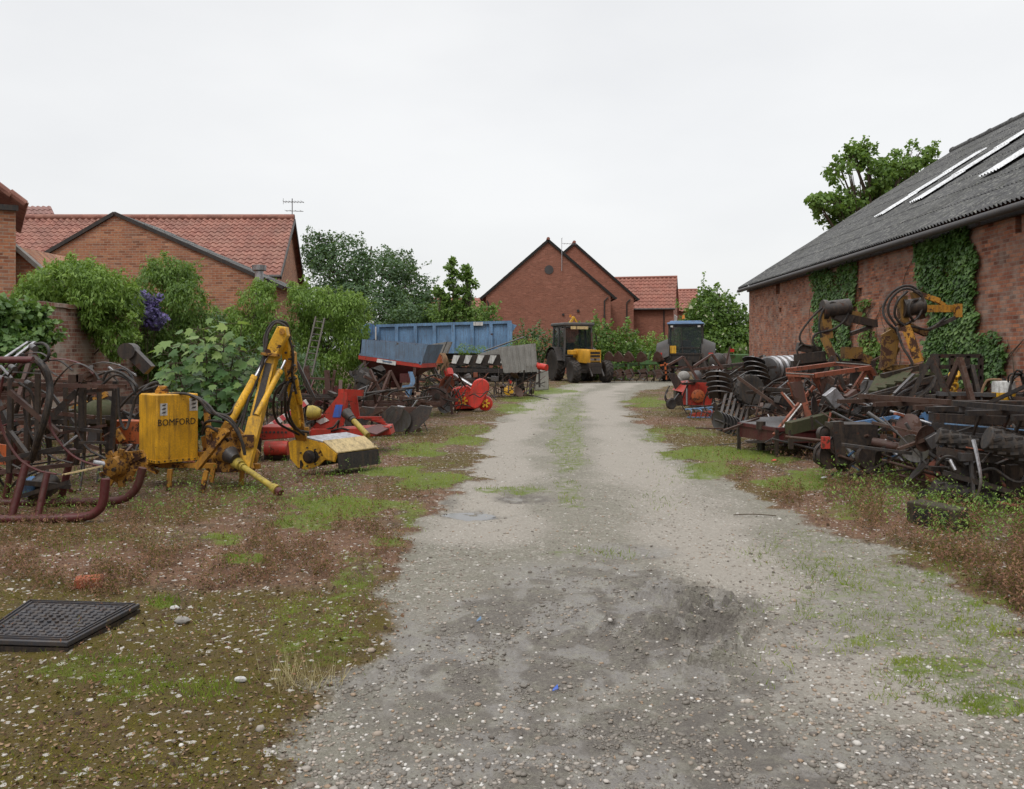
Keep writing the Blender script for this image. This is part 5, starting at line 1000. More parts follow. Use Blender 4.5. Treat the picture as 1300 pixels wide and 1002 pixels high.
# generic implements ------------------------------------------------------------------------------------------
def wheel(T, c, ax, Rr, w_, rim=None, lugs=14, name='wheel', parent=None):
    o = T.part(name, MB().tyre(c, ax, Rr, w_, lugs), M_rub, parent); c = Vector(c); d = Vector(ax).normalized(); h = w_*.32
    T.part('rim', MB().lathe(c, d, [(Rr*.05, h*.5), (Rr*.3, h*.5), (Rr*.36, -h*.2), (Rr*.56, h*.2), (Rr*.6, h*.9), (Rr*.6, -h*.9), (Rr*.3, -h*.5), (Rr*.05, -h*.5)], 22), rim or M_drust, o); return o
def discgang(T, a, b, n, r, mat, ax=None, dish=.16, name='disc', edge=None):
    a, b = Vector(a), Vector(b); ax = Vector(ax) if ax else (b-a)
    T.part('axle', MB().cyl(a, b, .025, n=8), M_drust)
    for k in range(n): T.part(name, MB().disc(a.lerp(b, (k+.5)/n), ax, r, dish, 22, .008), mat)
def tine(mb, top, h, lean, w_=.025):
    top = Vector(top); mb.tube([top, top+Vector((lean[0]*.35, lean[1]*.35, -h*.25)), top+Vector((lean[0]*.6, lean[1]*.6, -h*.6)), top+Vector((lean[0]*-.1, lean[1]*-.1, -h))], w_, 5, 4, w_*.5)
def cultivator(name, label, x, y, rz, L=2.6, D=1.2, h=.75, rows=3, nt=6, mat=None, mast=True, mt=None, cat='cultivator', group=None, spring=True):
    T = Thing(name, label, cat, 0, y, group, rz, x); mat = mat or M_rust
    for j in range(rows):
        yy = D*(j/(rows-1)-.5); T.part('beam', MB().beam((-L/2, yy, h), (L/2, yy, h), .055), mat)
        for k in range(nt):
            mb = MB(); xx = -L/2+L*(k+.3+.2*j)/nt; tine(mb, (xx, yy, h), h*.98, (0, .32 if spring else .05), .022); T.part('tine', mb, mt or M_drust)
    for xx in (-L*.3, L*.3): T.part('side_rail', MB().beam((xx, -D/2-.1, h+.06), (xx, D/2+.1, h+.06), .07, .06), mat)
    if mast:
        for sx in (-.3, .3): T.part('mast', MB().beam((sx, -D/2, h), (0, -D/2+.1, h+.65), .06, .05).beam((0, -D/2+.1, h+.65), (sx, D/2, h+.05), .04, .04), mat)
    return T
def plough(name, label, x, y, rz, n=4, mat=None, L=3.0, h=.85, cat='plough', mb_mat=None, group=None):
    T = Thing(name, label, cat, 0, y, group, rz, x); mat = mat or M_green
    T.part('beam', MB().beam((-L/2, 0, h), (L/2, 0, h*.95), .13, .13), mat)
    for k in range(n):
        xx = -L/2+L*(k+.5)/n; T.part('leg', MB().beam((xx, 0, h), (xx+.08, -.08, .25), .07, .05), mat)
        pts = [(xx-.12, -.1, .05), (xx+.05, -.22, .12), (xx+.28, -.30, .35), (xx+.36, -.28, .55), (xx+.15, -.18, .58), (xx-.04, -.10, .42)]
        T.part('mouldboard', MB().poly(pts, (.0, .03, .01)), mb_mat or M_drust)
        if k % 2 == 0: T.part('coulter', MB().disc((xx-.25, -.2, .32), (0, 1, .1), .22, .05), M_dsteel)
    T.part('headstock', MB().beam((-L/2, -.3, h-.1), (-L/2, .3, h-.1), .08).beam((-L/2, -.25, h), (-L/2+.05, 0, h+.55), .06).beam((-L/2, .25, h), (-L/2+.05, 0, h+.55), .06), mat); return T
cultivator('spring_tine_cultivator', 'brown spring tine cultivator tangled in front of the red hopper', -2.55, 17.2, .5, 2.0, 1.0, .55, 3, 5, M_brown)
plough('plough', 'rusty plough with curved boards between the harrow and the red hopper', -2.4, 16.0, .3, 3, M_brown, 1.6, .5)
cultivator('spring_tine_cultivator', 'dark spring tine frame just behind the tubular skid machine', -6.0, 10.0, .25, 2.6, 1.0, .8, 3, 7, M_drust)
cultivator('spring_tine_cultivator', 'second dark spring tine frame against the brick wall at far left', -7.3, 12.6, 1.2, 2.4, 1.1, .95, 3, 6, M_brown)
cultivator('spring_tine_cultivator', 'dark tine frame between the ladder shrub and the red power harrow', -3.9, 15.6, .3, 2.2, 1.0, .75, 3, 6, M_drust)
cultivator('spring_tine_cultivator', 'rusty tine frame behind the rusty cutting disc', -2.3, 23.5, .2, 2.6, 1.1, .8, 3, 7, M_drust)
plough('plough', 'dark plough lying behind the young sycamore stems', -5.6, 14.4, .4, 4, M_drust, 2.6, .8)
def left_scrap():
    T = Thing('furrow_press', 'curved grey plate and spiked rolls in front of the dark red spreader', 'furrow press', 505, 16.8)
    T.part('guard', MB().band([T.p(*q) for q in ((482, 541), (488, 532), (500, 527), (515, 529), (527, 537), (534, 545))], .10, .01, (.3, 1, .5)), M_concrete)
    T.part('skirt', MB().poly(T.pp((484, 543), (490, 533), (502, 529), (516, 531), (532, 546)), (0, .03, 0)), M_grey); T.part('draw_pole', MB().cyl(T.p(456, 501, -.6), T.p(526, 492, .4), .028), M_drust); T.part('draw_pole', MB().cyl(T.p(452, 497, -.3), T.p(468, 490, .1), .02), M_dsteel)
    T.part('chrome_bar', MB().cyl(T.p(496, 514), T.p(522, 519), .022).cyl(T.p(522, 519), T.p(530, 508), .02), M_steel)
    for i in range(9):
        c = T.p(521+i*2.4, 524-i*1.3, .1*i); mb = MB()
        for k in range(12): a = k*pi/6+i*.3; d = Vector((cos(a)*.3, cos(a)*.6, sin(a))).normalized(); mb.beam(c, c+d*.26, .02, .02)
        mb.cyl(c+Vector((-.03, 0, 0)), c+Vector((.03, 0, 0)), .06, n=10); T.part('spiked_ring', mb, M_drust)
    T.part('wheel_guard', MB().poly(T.pp((516, 545, -.1), (524, 535, -.1), (535, 545, -.1), (532, 556, -.1), (514, 556, -.1)), (0, .12, 0)), M_rust)
    for a, b in (((470, 470), (484, 500)), ((462, 478), (478, 486)), ((478, 478), (466, 500)), ((455, 505), (460, 535)), ((475, 500), (480, 530)), ((500, 500), (496, 528))): T.part('bar', MB().beam(T.p(*a, rnd.uniform(-.3, .4)), T.p(*b, 0), .045), M_brown)
left_scrap()
T = Thing('plastic_sheeting', 'crumpled black plastic heaped left of the red hopper', 'plastic sheet', 468, 18.6); mb = MB()
for k in range(16):
    c = T.p(468+rnd.uniform(-17, 14), 474+rnd.uniform(-5, 16), rnd.uniform(-.3, .3)); pts = [c+Vector((rnd.uniform(-.25, .25), rnd.uniform(-.2, .2), rnd.uniform(-.12, .12))) for _ in range(5)]; mb.band(pts, rnd.uniform(.1, .2), .01, (rnd.uniform(-1, 1), rnd.uniform(-1, 1), .6))
mb.cyl(T.p(455, 480), T.p(485, 488), .2, .1, 8); T.part('sheet', mb, M_hose); T.part('heap', MB().ell(T.p(468, 500), (.35, .3, .5), 9, 7), M_drust)
def spreader():
    T = Thing('fertiliser_spreader', 'dark red fertiliser spreader hopper topped with a slate blue wooden box', 'spreader', 500, 19.5)
    dv = Vector((.25, .95, .0))
    f = T.pp((458, 431), (542, 438), (534, 463), (456, 451)); b = [v+dv for v in f]
    T.part('extension_box', MB().poly([f[0], f[1], f[2], f[3]], (.01, .03, 0)).poly([f[1], b[1]+Vector((.05, 0, .02)), b[2], f[2]], (-.03, .01, 0)).poly([f[0], b[0], b[3], f[3]], (.03, 0, 0)).poly(b, (0, .03, 0)), M_dkblue)
    T.part('corner_batten', MB().beam(f[1]+Vector((-.01, -.03, .02)), f[2]+Vector((-.01, -.03, 0)), .06, .03).beam(T.p(456, 450, -.03), T.p(534, 461, -.03), .03, .04), M_dkblue)
    r0 = T.pp((455, 451, -.04), (535, 462, -.04)); r1 = [v+dv for v in r0]; bt = T.pp((488, 484, .3), (512, 485, .3)); bt1 = [v+Vector((0, .35, 0)) for v in bt]
    lo = [v+Vector((0, 0, -.09)) for v in r0+r1[::-1]]
    mb = MB(); mb.poly([r0[0], r0[1], r1[1], r1[0]], (0, 0, -.09)); T.part('rim', mb, M_red)
    mb = MB(); q = [lo[0], lo[1], lo[2], lo[3]]+[bt[0], bt[1], bt1[1], bt1[0]]; mb.add(q, [(0, 1, 5, 4), (1, 2, 6, 5), (2, 3, 7, 6), (3, 0, 4, 7), (4, 5, 6, 7)]); T.part('hopper', mb, M_dred)
    lb = T.part('label_strip', MB().poly(T.pp((479, 455.5, -.07), (503, 459, -.07), (502, 464, -.07), (478, 460, -.07)), (0, .01, 0)), M_white)
    d = (T.p(503, 459.5)-T.p(479, 456)).normalized(); up = Vector((0, 0, 1)); n = d.cross(up); M = Matrix.Translation(T.p(490.5, 459.6, -.078)) @ Matrix(((d.x, 0, 0, 0), (d.y, 0, -1, 0), (d.z, 1, 0, 0), (0, 0, 0, 1)))
    T.part('strip_marks', MB().poly(T.pp((484, 457.4, -.075), (498, 459.3, -.075), (497, 461.2, -.075), (487, 459.8, -.075)), (0, .004, 0)), M_dkblue, lb)
    T.part('outlet', MB().cyl(T.p(500, 484, .35), T.p(500, 492, .35), .22, .15, 18), M_dred); T.part('spinner', MB().disc(T.p(500, 496, .35), (0, 0, 1), .26, .1), M_drust)
    for a, b_ in (((527, 462), (524, 500)), ((531, 460, .8), (530, 498, .8)), ((462, 453), (470, 500)), ((470, 452, .8), (474, 495, .8)), ((470, 500), (528, 500)), ((524, 500), (524, 528)), ((470, 500), (470, 530))): T.part('leg', MB().beam(T.p(*a), T.p(*b_), .06), M_brown)
    T.part('gearbox', MB().box(T.p(517, 480), (.3, .3, .2)).cyl(T.p(520, 474, -.1), T.p(520, 486, -.1), .07), M_dred)
spreader()
T = Thing('blue_cloth', 'torn pale blue cloth hanging from the spreader leg', 'cloth', 522, 19.0); T.part('cloth', MB().band(T.pp((521, 472, -.2), (524, 484, -.25), (521, 492, -.3), (519, 502, -.25)), .10, .006, (1, .2, 0)).poly(T.pp((510, 490, -.25), (523, 488, -.3), (519, 506, -.3)), (0, .008, 0)), M_lblue)
def grey_hopper():
    T = Thing('tipping_hopper', 'grey sheet metal hopper standing behind the blue wooden box', 'hopper', 553, 22)
    f = T.pp((541, 438), (568, 434), (562, 449), (541, 450)); T.part('shell', MB().poly(f, (.1, .03, 0)).poly([f[1], f[1]+Vector((.1, .5, 0)), f[2]+Vector((.1, .5, 0)), f[2]], (-.02, 0, 0)).poly([v+Vector((.1, .5, 0)) for v in f], (0, .03, 0)), M_grey)
    T.part('frame', MB().poly(T.pp((541, 452), (559, 450), (562, 461), (541, 462)), (0, .4, 0)), M_orange); T.part('leg', MB().beam(T.p(546, 462), T.p(540, 520), .06).beam(T.p(560, 462), T.p(568, 520), .06).beam(T.p(545, 465, .4), T.p(575, 515, .4), .05).beam(T.p(540, 480), T.p(560, 500), .05), M_olive)
    mb = MB()
    for k in range(9): mb.tube(T.pp((558+k*.8, 449, -.1), (566+rnd.uniform(-3, 3), 456, -.2), (560+k*1.2, 470+rnd.uniform(-5, 2), -.15)), .022, 6, 4)
    T.part('rope', mb, M_rope)
grey_hopper()
def trailer():
    T = Thing('tipping_trailer', 'large faded blue tipping trailer with ribbed steel sides', 'trailer', 560, 38)
    z0, z1 = -.0, 0; L0, L1 = T.p(479, 414), T.p(648, 409); Lb, Lc = T.p(479, 448), T.p(648, 446); dep = 2.3
    T.part('side', MB().poly([L0, L1, Lc, Lb], (0, .05, 0)), M_lblue); T.part('side', MB().poly([v+Vector((0, dep, 0)) for v in (L0, L1, Lc, Lb)], (0, .05, 0)), M_lblue)
    T.part('floor', MB().poly([Lb, Lc, Lc+Vector((0, dep, 0)), Lb+Vector((0, dep, 0))], (0, 0, .06)), M_lblue); T.part('headboard', MB().poly([L0, Lb, Lb+Vector((0, dep, 0)), L0+Vector((0, dep, 0))], (-.05, 0, 0)), M_lblue)
    T.part('tailboard', MB().poly([L1, Lc, Lc+Vector((0, dep, 0)), L1+Vector((0, dep, 0))], (.05, 0, 0)), M_lblue)
    T.part('top_rail', MB().beam(L0+Vector((-.05, -.05, 0)), L1+Vector((.05, -.05, 0)), .12, .12), M_lblue); T.part('bottom_rail', MB().beam(Lb+Vector((-.05, -.05, 0)), Lc+Vector((.05, -.05, 0)), .12, .12), M_lblue)
    for k in range(8):
        t = .005+k*.99/7; T.part('rib', MB().beam(L0.lerp(L1, t)+Vector((0, -.055, -.06)), Lb.lerp(Lc, t)+Vector((0, -.055, .06)), .15 if k < 7 else .22, .12), M_lblue)
    T.part('tail_wedge', MB().poly(T.pp((649, 411), (656, 413), (649, 423)), (0, 1.2, 0)), M_lblue); T.part('plate', MB().poly(T.pp((601, 409, -.14), (613, 409, -.14), (613, 413.5, -.14), (601, 413.5, -.14)), (0, .02, 0)), M_white)
    T.part('chassis', MB().beam(Lb+Vector((.2, .6, -.2)), Lc+Vector((-.2, .6, -.2)), .18, .25).beam(Lb+Vector((.2, 1.7, -.2)), Lc+Vector((-.2, 1.7, -.2)), .18, .25), M_blk)
    for x in (3.2, 4.4):
        for y in (.15, 2.15): wheel(T, (Lb.x+x, y, .5), (0, 1, 0), .5, .35, M_lblue, 12)
    T.part('drawbar', MB().beam(Lb+Vector((0, 1.1, -.4)), Lb+Vector((-1.2, 1.1, -.9)), .15), M_blk)
trailer()
T = Thing('slurry_tank', 'rounded blue tank with a white cap left of the blue trailer', 'tank', 469, 37)
T.part('tank', MB().ell(T.p(469, 422, .4), (.30, .8, .42)).cyl(T.p(469, 422, -.2), T.p(469, 422, 1), .36, n=18), M_blue); T.part('cap', MB().ell(T.p(470, 410, .2), (.17, .17, .10)), M_white); T.part('stand', MB().beam(T.p(463, 430), T.p(463, 488), .1).beam(T.p(475, 430), T.p(475, 488), .1), M_blk); T.part('post', MB().cyl(T.p(477, 415, -.4), T.p(477, 432, -.4), .03), M_white)
def flail_mower():
    T = Thing('flail_mower', 'bright red flail mower with rounded belt cover at the grass edge', 'flail mower', 600, 22.5)
    T.part('housing', MB().poly(T.pp((577, 493), (594, 490), (601, 497), (602, 519), (577, 520)), (-.0, .9, 0)), M_red2, bevel=.02)
    c0, c1 = T.p(610, 492, -.25), T.p(603, 510, -.3); pts = []
    d = (c1-c0); d.y = 0; L = d.length; d.normalize(); s = Vector((-d.z, 0, d.x)); r0, r1 = .23, .19
    for k in range(9): a = pi*k/8; pts.append(c0+s*(r0*cos(a))-d*(r0*sin(a)))
    for k in range(9): a = pi*k/8; pts.append(c1-s*(r1*cos(a))+d*(r1*sin(a)))
    T.part('belt_cover', MB().poly(pts, (0, .18, 0)), M_red2, bevel=.03)
    T.part('wheel', MB().lathe(T.p(616, 512, -.1), (0, -1, 0), [(.19, -.05), (.2, 0), (.19, .06), (.12, .07), (.05, .09)], 22), M_red2)
    for px, py, dd in ((588, 509, -.02), (616, 512, -.18)):
        mb = MB()
        for k in range(6): a = k*pi/3; c = T.p(px, py, dd-.06); mb.poly([c+Vector((.08*cos(a+q)*m, 0, .08*sin(a+q)*m)) for q, m in ((-.5, .5), (-.22, 1.5), (.22, 1.5), (.5, .5))], (0, .012, 0))
        T.part('emblem', mb, M_yel)
    T.part('gearbox', MB().box(T.p(570, 500, .2), (.3, .3, .3)).cyl(T.p(566, 497), T.p(580, 497), .09), M_red); T.part('strut', MB().cyl(T.p(576, 476, .1), T.p(599, 490, -.1), .045), M_steel); T.part('hydraulic_motor', MB().cyl(T.p(569, 470, .2), T.p(571, 478, .1), .12, n=16), M_red2)
    T.part('rear_roller', MB().cyl(T.p(577, 521, .5), T.p(603, 521, .5), .08), M_blk)
flail_mower()
def rusty_disc():
    T = Thing('rotary_ditcher', 'rusty brown cutting disc and arm left of the bright red flail mower', 'ditcher', 555, 21)
    T.part('disc', MB().disc(T.p(555, 503, -.1), (.15, -1, .2), .27, .12), M_brown); T.part('arm', MB().beam(T.p(556, 500), T.p(573, 478), .10, .05).beam(T.p(573, 478), T.p(566, 497), .05), M_brown)
    T.part('hub', MB().cyl(T.p(555, 503, -.2), T.p(555, 503, .2), .07), M_drust); T.part('frame', MB().beam(T.p(540, 506), T.p(582, 508), .08).beam(T.p(545, 506), T.p(543, 528), .06).beam(T.p(572, 506), T.p(574, 526), .06).beam(T.p(536, 492), T.p(560, 498), .05), M_brown)
    hoses(T, [[(535, 500, 0), (545, 494, -.1), (556, 494, -.2), (566, 500, -.1)], [(540, 480, .2), (556, 476, .1), (568, 486, 0), (575, 494, 0)]], .02, M_hose)
rusty_disc()
def drill():
    T = Thing('seed_drill', 'old seed drill with white blade covers and weathered grey lid near the yellow tractor', 'seed drill', 630, 29.5)
    T.part('hopper', MB().poly(T.pp((574, 452), (668, 449), (668, 464), (576, 464)), (0, .8, 0)), M_drust)
    T.part('lid', MB().poly(T.pp((632, 441, -.18), (680, 436, -.18), (683, 472, -.18), (640, 474, -.18)), (0, .06, 0)), M_grey); T.part('lid', MB().poly(T.pp((606, 450, .1), (633, 442, .1), (640, 452, .1), (612, 456, .1)), (0, .5, 0)), M_grey)
    for k in range(6): x = 575+k*15.5; T.part('blade_cover', MB().poly(T.pp((x+1, 451, -.1), (x+9, 451.5, -.1), (x+4, 462, -.1), (x-2, 461, -.1)), (0, .03, 0)), M_white)
    for k in range(7): t = k/6; T.part('lid_rib', MB().beam(T.p(634+k*7.5, 443-k*.8, -.20), T.p(640+k*7, 473, -.20), .03, .03), M_grey)
    T.part('pole', MB().cyl(T.p(614, 446, -.3), T.p(665, 428, .2), .025), M_dsteel)
    T.part('chassis', MB().beam(T.p(574, 470), T.p(682, 472), .14).beam(T.p(574, 470, .9), T.p(682, 472, .9), .14).poly(T.pp((578, 466, .3), (682, 470, .3), (680, 485, .3), (584, 485, .3)), (0, .3, 0)), M_blk)
    for k in range(11): x = 580+k*9.5; T.part('coulter', MB().beam(T.p(x, 470, rnd.uniform(-.2, .2)), T.p(x+rnd.uniform(-4, 4), 500, -.1), .05).disc(T.p(x, 496, 0), (1, .2, 0), .16, .05), M_drust)
    for x in (672, 677, 681): T.part('stay', MB().beam(T.p(x, 472), T.p(x-4, 500), .04), M_rust)
    for x, yy in ((590, .4), (660, .4)): wheel(T, T.p(x, 484, yy), (1, .1, 0), .42, .2, M_drust, 12)
    T.part('stop_sign', MB().lathe(T.p(646, 496, -.3), (0, -1, .2), [(.13, 0), (.17, .02), (.13, .04)], 14), M_yel); T.part('reflector', MB().lathe(T.p(647, 485, -.3), (0.4, -1, .2), [(.07, 0), (.07, .03)], 12), M_lens)
drill()
T = Thing('lamp_cluster', 'round red rear lamp on a drill corner post by the tractor', 'lamp', 690, 29); T.part('lamp', MB().cyl(T.p(684, 465), T.p(694, 467, -.2), .11, n=18).cyl(T.p(681, 463), T.p(685, 464), .08), M_lens); T.part('post', MB().beam(T.p(684, 455), T.p(685, 492), .06), M_blk)
T = Thing('concrete_block', 'square grey concrete block beside the track verge', 'block', 688, 33.5); T.part('block', MB().poly(T.pp((679, 470), (696, 470), (697, 495), (679, 496)), (0, .5, 0)), M_concrete, bevel=.03)
T = Thing('bramble_pile', 'weeds and twigs sprouting over the seed drill lid', 'weeds', 665, 30.2)
p_, n_, v_ = blobleaves([(T.p(664, 438), (.7, .3, .22)), (T.p(610, 444), (.3, .2, .15)), (T.p(590, 444), (.35, .2, .2))], 900, .3, 3); leafmesh('foliage', p_, n_, .07, L_clem, 'lance', T.e, v_); mb = MB()
for k in range(7): mb.tube([T.p(650+k*4, 452), T.p(655+k*3, 432-(k % 3)*3)], .01, 4, 1)
T.part('stem', mb, L_bark)
# ================================================================ tractors
def tractor(name, label, x, y, rz, paint_, old=True):
    T = Thing(name, label, 'tractor', 0, y, None, rz, x)
    Rr, Rf = (.84, .56) if old else (.92, .62); wy, fy = 1.05, -1.35
    for s in (-1, 1):
        wheel(T, (s*.88, wy, Rr), (s, 0, 0), Rr, .5, M_blk if not old else M_cream, 20, 'rear_wheel'); wheel(T, (s*.86, fy, Rf), (s, 0, 0), Rf, .40, M_cream if old else M_blk, 18, 'front_wheel')
    ch = MB(); ch.box((0, -.2, .78), (.42, 3.0, .42)); ch.cyl((-.8, wy, Rr), (.8, wy, Rr), .14); ch.box((0, fy, Rf), (1.3, .16, .16)); ch.box((0, -1.9, .85), (.7, .3, .3)); ch.box((0, -.4, .62), (.55, .9, .3)); T.part('chassis', ch, M_blk, bevel=.02)
    if old:
        hood = T.part('bonnet', MB().poly([(-.30, -1.95, .95), (.30, -1.95, .95), (.30, -1.95, 1.55), (.25, -1.95, 1.62), (-.25, -1.95, 1.62), (-.30, -1.95, 1.55)], (0, 2.1, .06)), paint_, bevel=.02)
        T.part('grille', MB().box((0, -1.965, 1.30), (.52, .05, .56)), M_blk, hood)
        mb = MB()
        for k in range(4): mb.box((0, -1.995, 1.08+.155*k), (.56, .04, .03))
        for s in (-1, 1): mb.box((s*.28, -1.995, 1.3), (.04, .04, .62))
        mb.box((0, -1.995, 1.6), (.58, .04, .05)); T.part('grille_frame', mb, paint_, hood)
        for s in (-.17, .17): T.part('headlight', MB().box((s, -1.995, 1.16), (.22, .03, .10)), M_steel, hood)
        T.part('side_tank', MB().box((-.55, -.35, 1.5), (.32, .5, .24)), paint_, bevel=.03); T.part('toolbox', MB().box((-.55, -.1, 1.0), (.35, .6, .5)), M_blk, bevel=.02)
    else:
        hood = T.part('bonnet', MB().poly([(-.38, -2.2, .95), (.38, -2.2, .95), (.36, -2.2, 1.4), (.2, -2.2, 1.55), (-.2, -2.2, 1.55), (-.36, -2.2, 1.4)], (0, 2.3, .25)), paint_, bevel=.04)
    w0 = .78; z0, z1 = 1.35, 2.85 if old else 2.75; y0, y1 = .12, 1.75
    fr = MB()
    for s in (-1, 1):
        for yy, t in ((y0, .1), (.95, .06), (y1, -.05)): fr.beam((s*w0, yy, z0-.3), (s*(w0-.06), yy+t*.6, z1), .085 if old else .06)
        fr.beam((s*w0, y0, z0), (s*w0, y1, z0), .07); fr.beam((s*(w0-.05), y0, z1-.03), (s*(w0-.05), y1, z1-.03), .09)
    for yy in (y0, y1): fr.beam((-w0, yy, z0), (w0, yy, z0), .08); fr.beam((-w0+.05, yy, z1-.03), (w0-.05, yy, z1-.03), .1)
    fr.box((0, y0+.04, 1.1), (1.5, .06, .5)); fr.box((0, y1-.04, 1.15), (1.4, .06, .4))
    T.part('cab_frame', fr, M_tgrey if old else M_blk)
    for nm, q, ex in (('windscreen', [(-w0+.05, y0+.02, z0+.04), (w0-.05, y0+.02, z0+.04), (w0-.1, y0+.06, z1-.08), (-w0+.1, y0+.06, z1-.08)], (0, .012, 0)), ('rear_window', [(-w0+.05, y1, z0+.04), (w0-.05, y1, z0+.04), (w0-.1, y1-.03, z1-.08), (-w0+.1, y1-.03, z1-.08)], (0, -.012, 0)),
                      ('side_window', [(-w0, y0+.05, z0+.04), (-w0, y1-.05, z0+.04), (-w0+.05, y1-.08, z1-.08), (-w0+.05, y0+.1, z1-.08)], (.012, 0, 0)), ('side_window', [(w0, y0+.05, z0+.04), (w0, y1-.05, z0+.04), (w0-.05, y1-.08, z1-.08), (w0-.05, y0+.1, z1-.08)], (-.012, 0, 0))):
        T.part(nm, MB().poly(q, ex), M_glass)
    T.part('seat', MB().box((0, 1.1, 1.35), (.5, .45, .15)).box((0, 1.33, 1.7), (.5, .12, .6)), M_blk, bevel=.03); T.part('steering_wheel', MB().tube([(.2*cos(a), .55+.1*sin(a), 1.72+.17*sin(a)) for a in [k*pi/8 for k in range(17)]], .018, 6, 1).cyl((0, .35, 1.2), (0, .55, 1.72), .03), M_blk)
    if old:
        T.part('roof', MB().box((0, .95, z1+.08), (1.72, 1.85, .17)), M_tgrey, bevel=.05)
        bd_ = T.part('name_board', MB().box((.0, .0, z1-.10), (.95, .03, .15)), M_cream); T.part('board_divider', MB().box((-.17, -.02, z1-.10), (.03, .02, .15)), M_blk, bd_)
        T.part('beacon_arm', MB().beam((-.15, .9, z1+.16), (.05, .9, z1+.5), .16, .1).beam((.05, .9, z1+.45), (.22, .9, z1+.2), .1, .08), M_yel); T.part('beacon', MB().cyl((-.12, .9, z1+.45), (-.12, .9, z1+.6), .06), M_amber)
        T.part('mirror', MB().box((-.98, .1, 2.2), (.04, .1, .3)).beam((-.78, .12, 2.7), (-.98, .1, 2.3), .02), M_blk); T.part('mirror', MB().box((.98, .1, 2.2), (.04, .1, .3)).beam((.78, .12, 2.7), (.98, .1, 2.3), .02), M_blk)
        for s in (-1, 1): T.part('fender', MB().band([(s*.9, wy+cos(a)*(Rr+.1), Rr+sin(a)*(Rr+.1)) for a in [radians(d) for d in (20, 55, 90, 125, 165)]], .5, .03, (1, 0, 0)), M_blk)
        T.part('exhaust', MB().cyl((.42, -.6, 1.6), (.42, -.6, 2.5), .04), M_rust); T.part('front_hitch', MB().box((0, -2.1, .62), (.5, .25, .3)).beam((-.3, -2.05, .7), (-.3, -2.35, .35), .07).beam((.3, -2.05, .7), (.3, -2.35, .35), .07), M_blk)
    else:
        T.part('roof', MB().box((0, .95, z1+.04), (1.62, 1.9, .10)).box((0, .95, z1+.12), (1.4, 1.7, .10)), M_roof, bevel=.05)
        T.part('beacon', MB().cyl((.1, 1.4, z1+.27), (.1, 1.4, z1+.46), .07, .05), M_amber)
        for s in (-1, 1):
            T.part('fender', MB().band([(s*1.0, wy+cos(a)*(Rr+.12), Rr+sin(a)*(Rr+.12)) for a in [radians(d) for d in (10, 35, 60, 90, 120, 145, 168)]], .66, .05, (1, 0, -s*.42)), M_blk, bevel=.02)
            T.part('tail_light', MB().box((s*1.12, wy+Rr+.06, Rr+.42), (.2, .05, .12)), M_lens); T.part('lift_arm', MB().beam((s*.35, 1.6, .7), (s*.42, 2.3, .55), .09, .09), M_blk)
        [T.part('work_light', MB().box((q, y1+.06, z1-.10), (.12, .08, .08)), M_white) for q in (-.6, .6)]; T.part('window_bar', MB().beam((.12, y1+.02, z0), (.2, y1+.01, z1-.1), .035).beam((-w0, y1+.02, z0+.28), (w0, y1+.02, z0+.28), .05), M_blk); T.part('warning_sign', MB().box((.55, y1+.05, 1.55), (.28, .03, .36)), M_yel)
        T.part('rear_hitch', MB().box((0, 1.8, .8), (.6, .4, .5)).beam((0, 1.8, 1.2), (0, 2.3, 1.1), .08), M_blk)
    return T
c = P(735, 445, 44.3); tractor('tractor', 'yellow bonneted tractor with dark square cab facing the camera', c.x, 44.0, radians(18), M_tyel)
c = P(880, 445, 44); tb_ = tractor('tractor', 'dark blue tractor seen from behind with a rounded blue cab roof', c.x, 45.5, radians(166), M_blue, False); tb_.e.scale = (1.12, 1.1, 1.06)
# green reversible plough by the tractors
def green_plough():
    T = Thing('reversible_plough', 'green reversible plough with five brown mouldboards between the two tractors', 'plough', 810, 43.5)
    T.part('beam', MB().beam(T.p(766, 466), T.p(852, 459, .6), .16, .16), M_green); T.part('beam', MB().beam(T.p(768, 472, .2), T.p(838, 470, .6), .08), M_green)
    for i, x in enumerate((772, 784, 797, 813, 834)):
        T.part('mouldboard', MB().poly(T.pp((x-6, 459, -.1), (x-4, 450, -.2), (x, 446, -.25), (x+4, 449, -.2), (x+9, 457, -.1), (x+2, 460, -.1)), (.05, .08, 0)), M_brown)
        T.part('mouldboard', MB().poly(T.pp((x-4, 470, -.1), (x+5, 468, -.2), (x+8, 477, -.25), (x-1, 481, -.2)), (.05, .08, 0)), M_rust if i % 2 else M_brown)
        T.part('leg', MB().beam(T.p(x, 455), T.p(x+2, 481), .09, .06), M_green); T.part('share', MB().box(T.p(x+3, 481, -.1), (.3, .1, .07), ry=.3), M_steel)
    T.part('headstock', MB().beam(T.p(818, 446), T.p(824, 476), .14, .1).beam(T.p(826, 446, .3), T.p(818, 470, .3), .12, .08).beam(T.p(812, 460), T.p(834, 460), .2), M_green); T.part('wheel', MB().cyl(T.p(770, 470, .3), T.p(774, 470, .3), .25, n=18), M_drust)
green_plough()
T = Thing('land_roller', 'smooth grey cylinder roller left of the blue tractor', 'roller', 843, 44.5); T.part('drum', MB().cyl(T.p(834, 452), T.p(851, 454, .5), .26, n=22), M_dsteel, bevel=.01); T.part('frame', MB().beam(T.p(832, 452), T.p(830, 484), .08).beam(T.p(853, 454), T.p(853, 484), .08).beam(T.p(830, 462), T.p(853, 463), .08), M_rust)
T = Thing('orange_cultivator', 'low orange and rust coloured tine frame under the green plough', 'cultivator', 800, 42.6)
for a, b in (((770, 478), (852, 470)), ((774, 472), (850, 476)), ((790, 470), (792, 484)), ((820, 468), (822, 484)), ((844, 460), (846, 482)), ((838, 464), (852, 462))): T.part('bar', MB().beam(T.p(*a), T.p(*b), .08), M_rust if a[0] < 830 else M_orange)
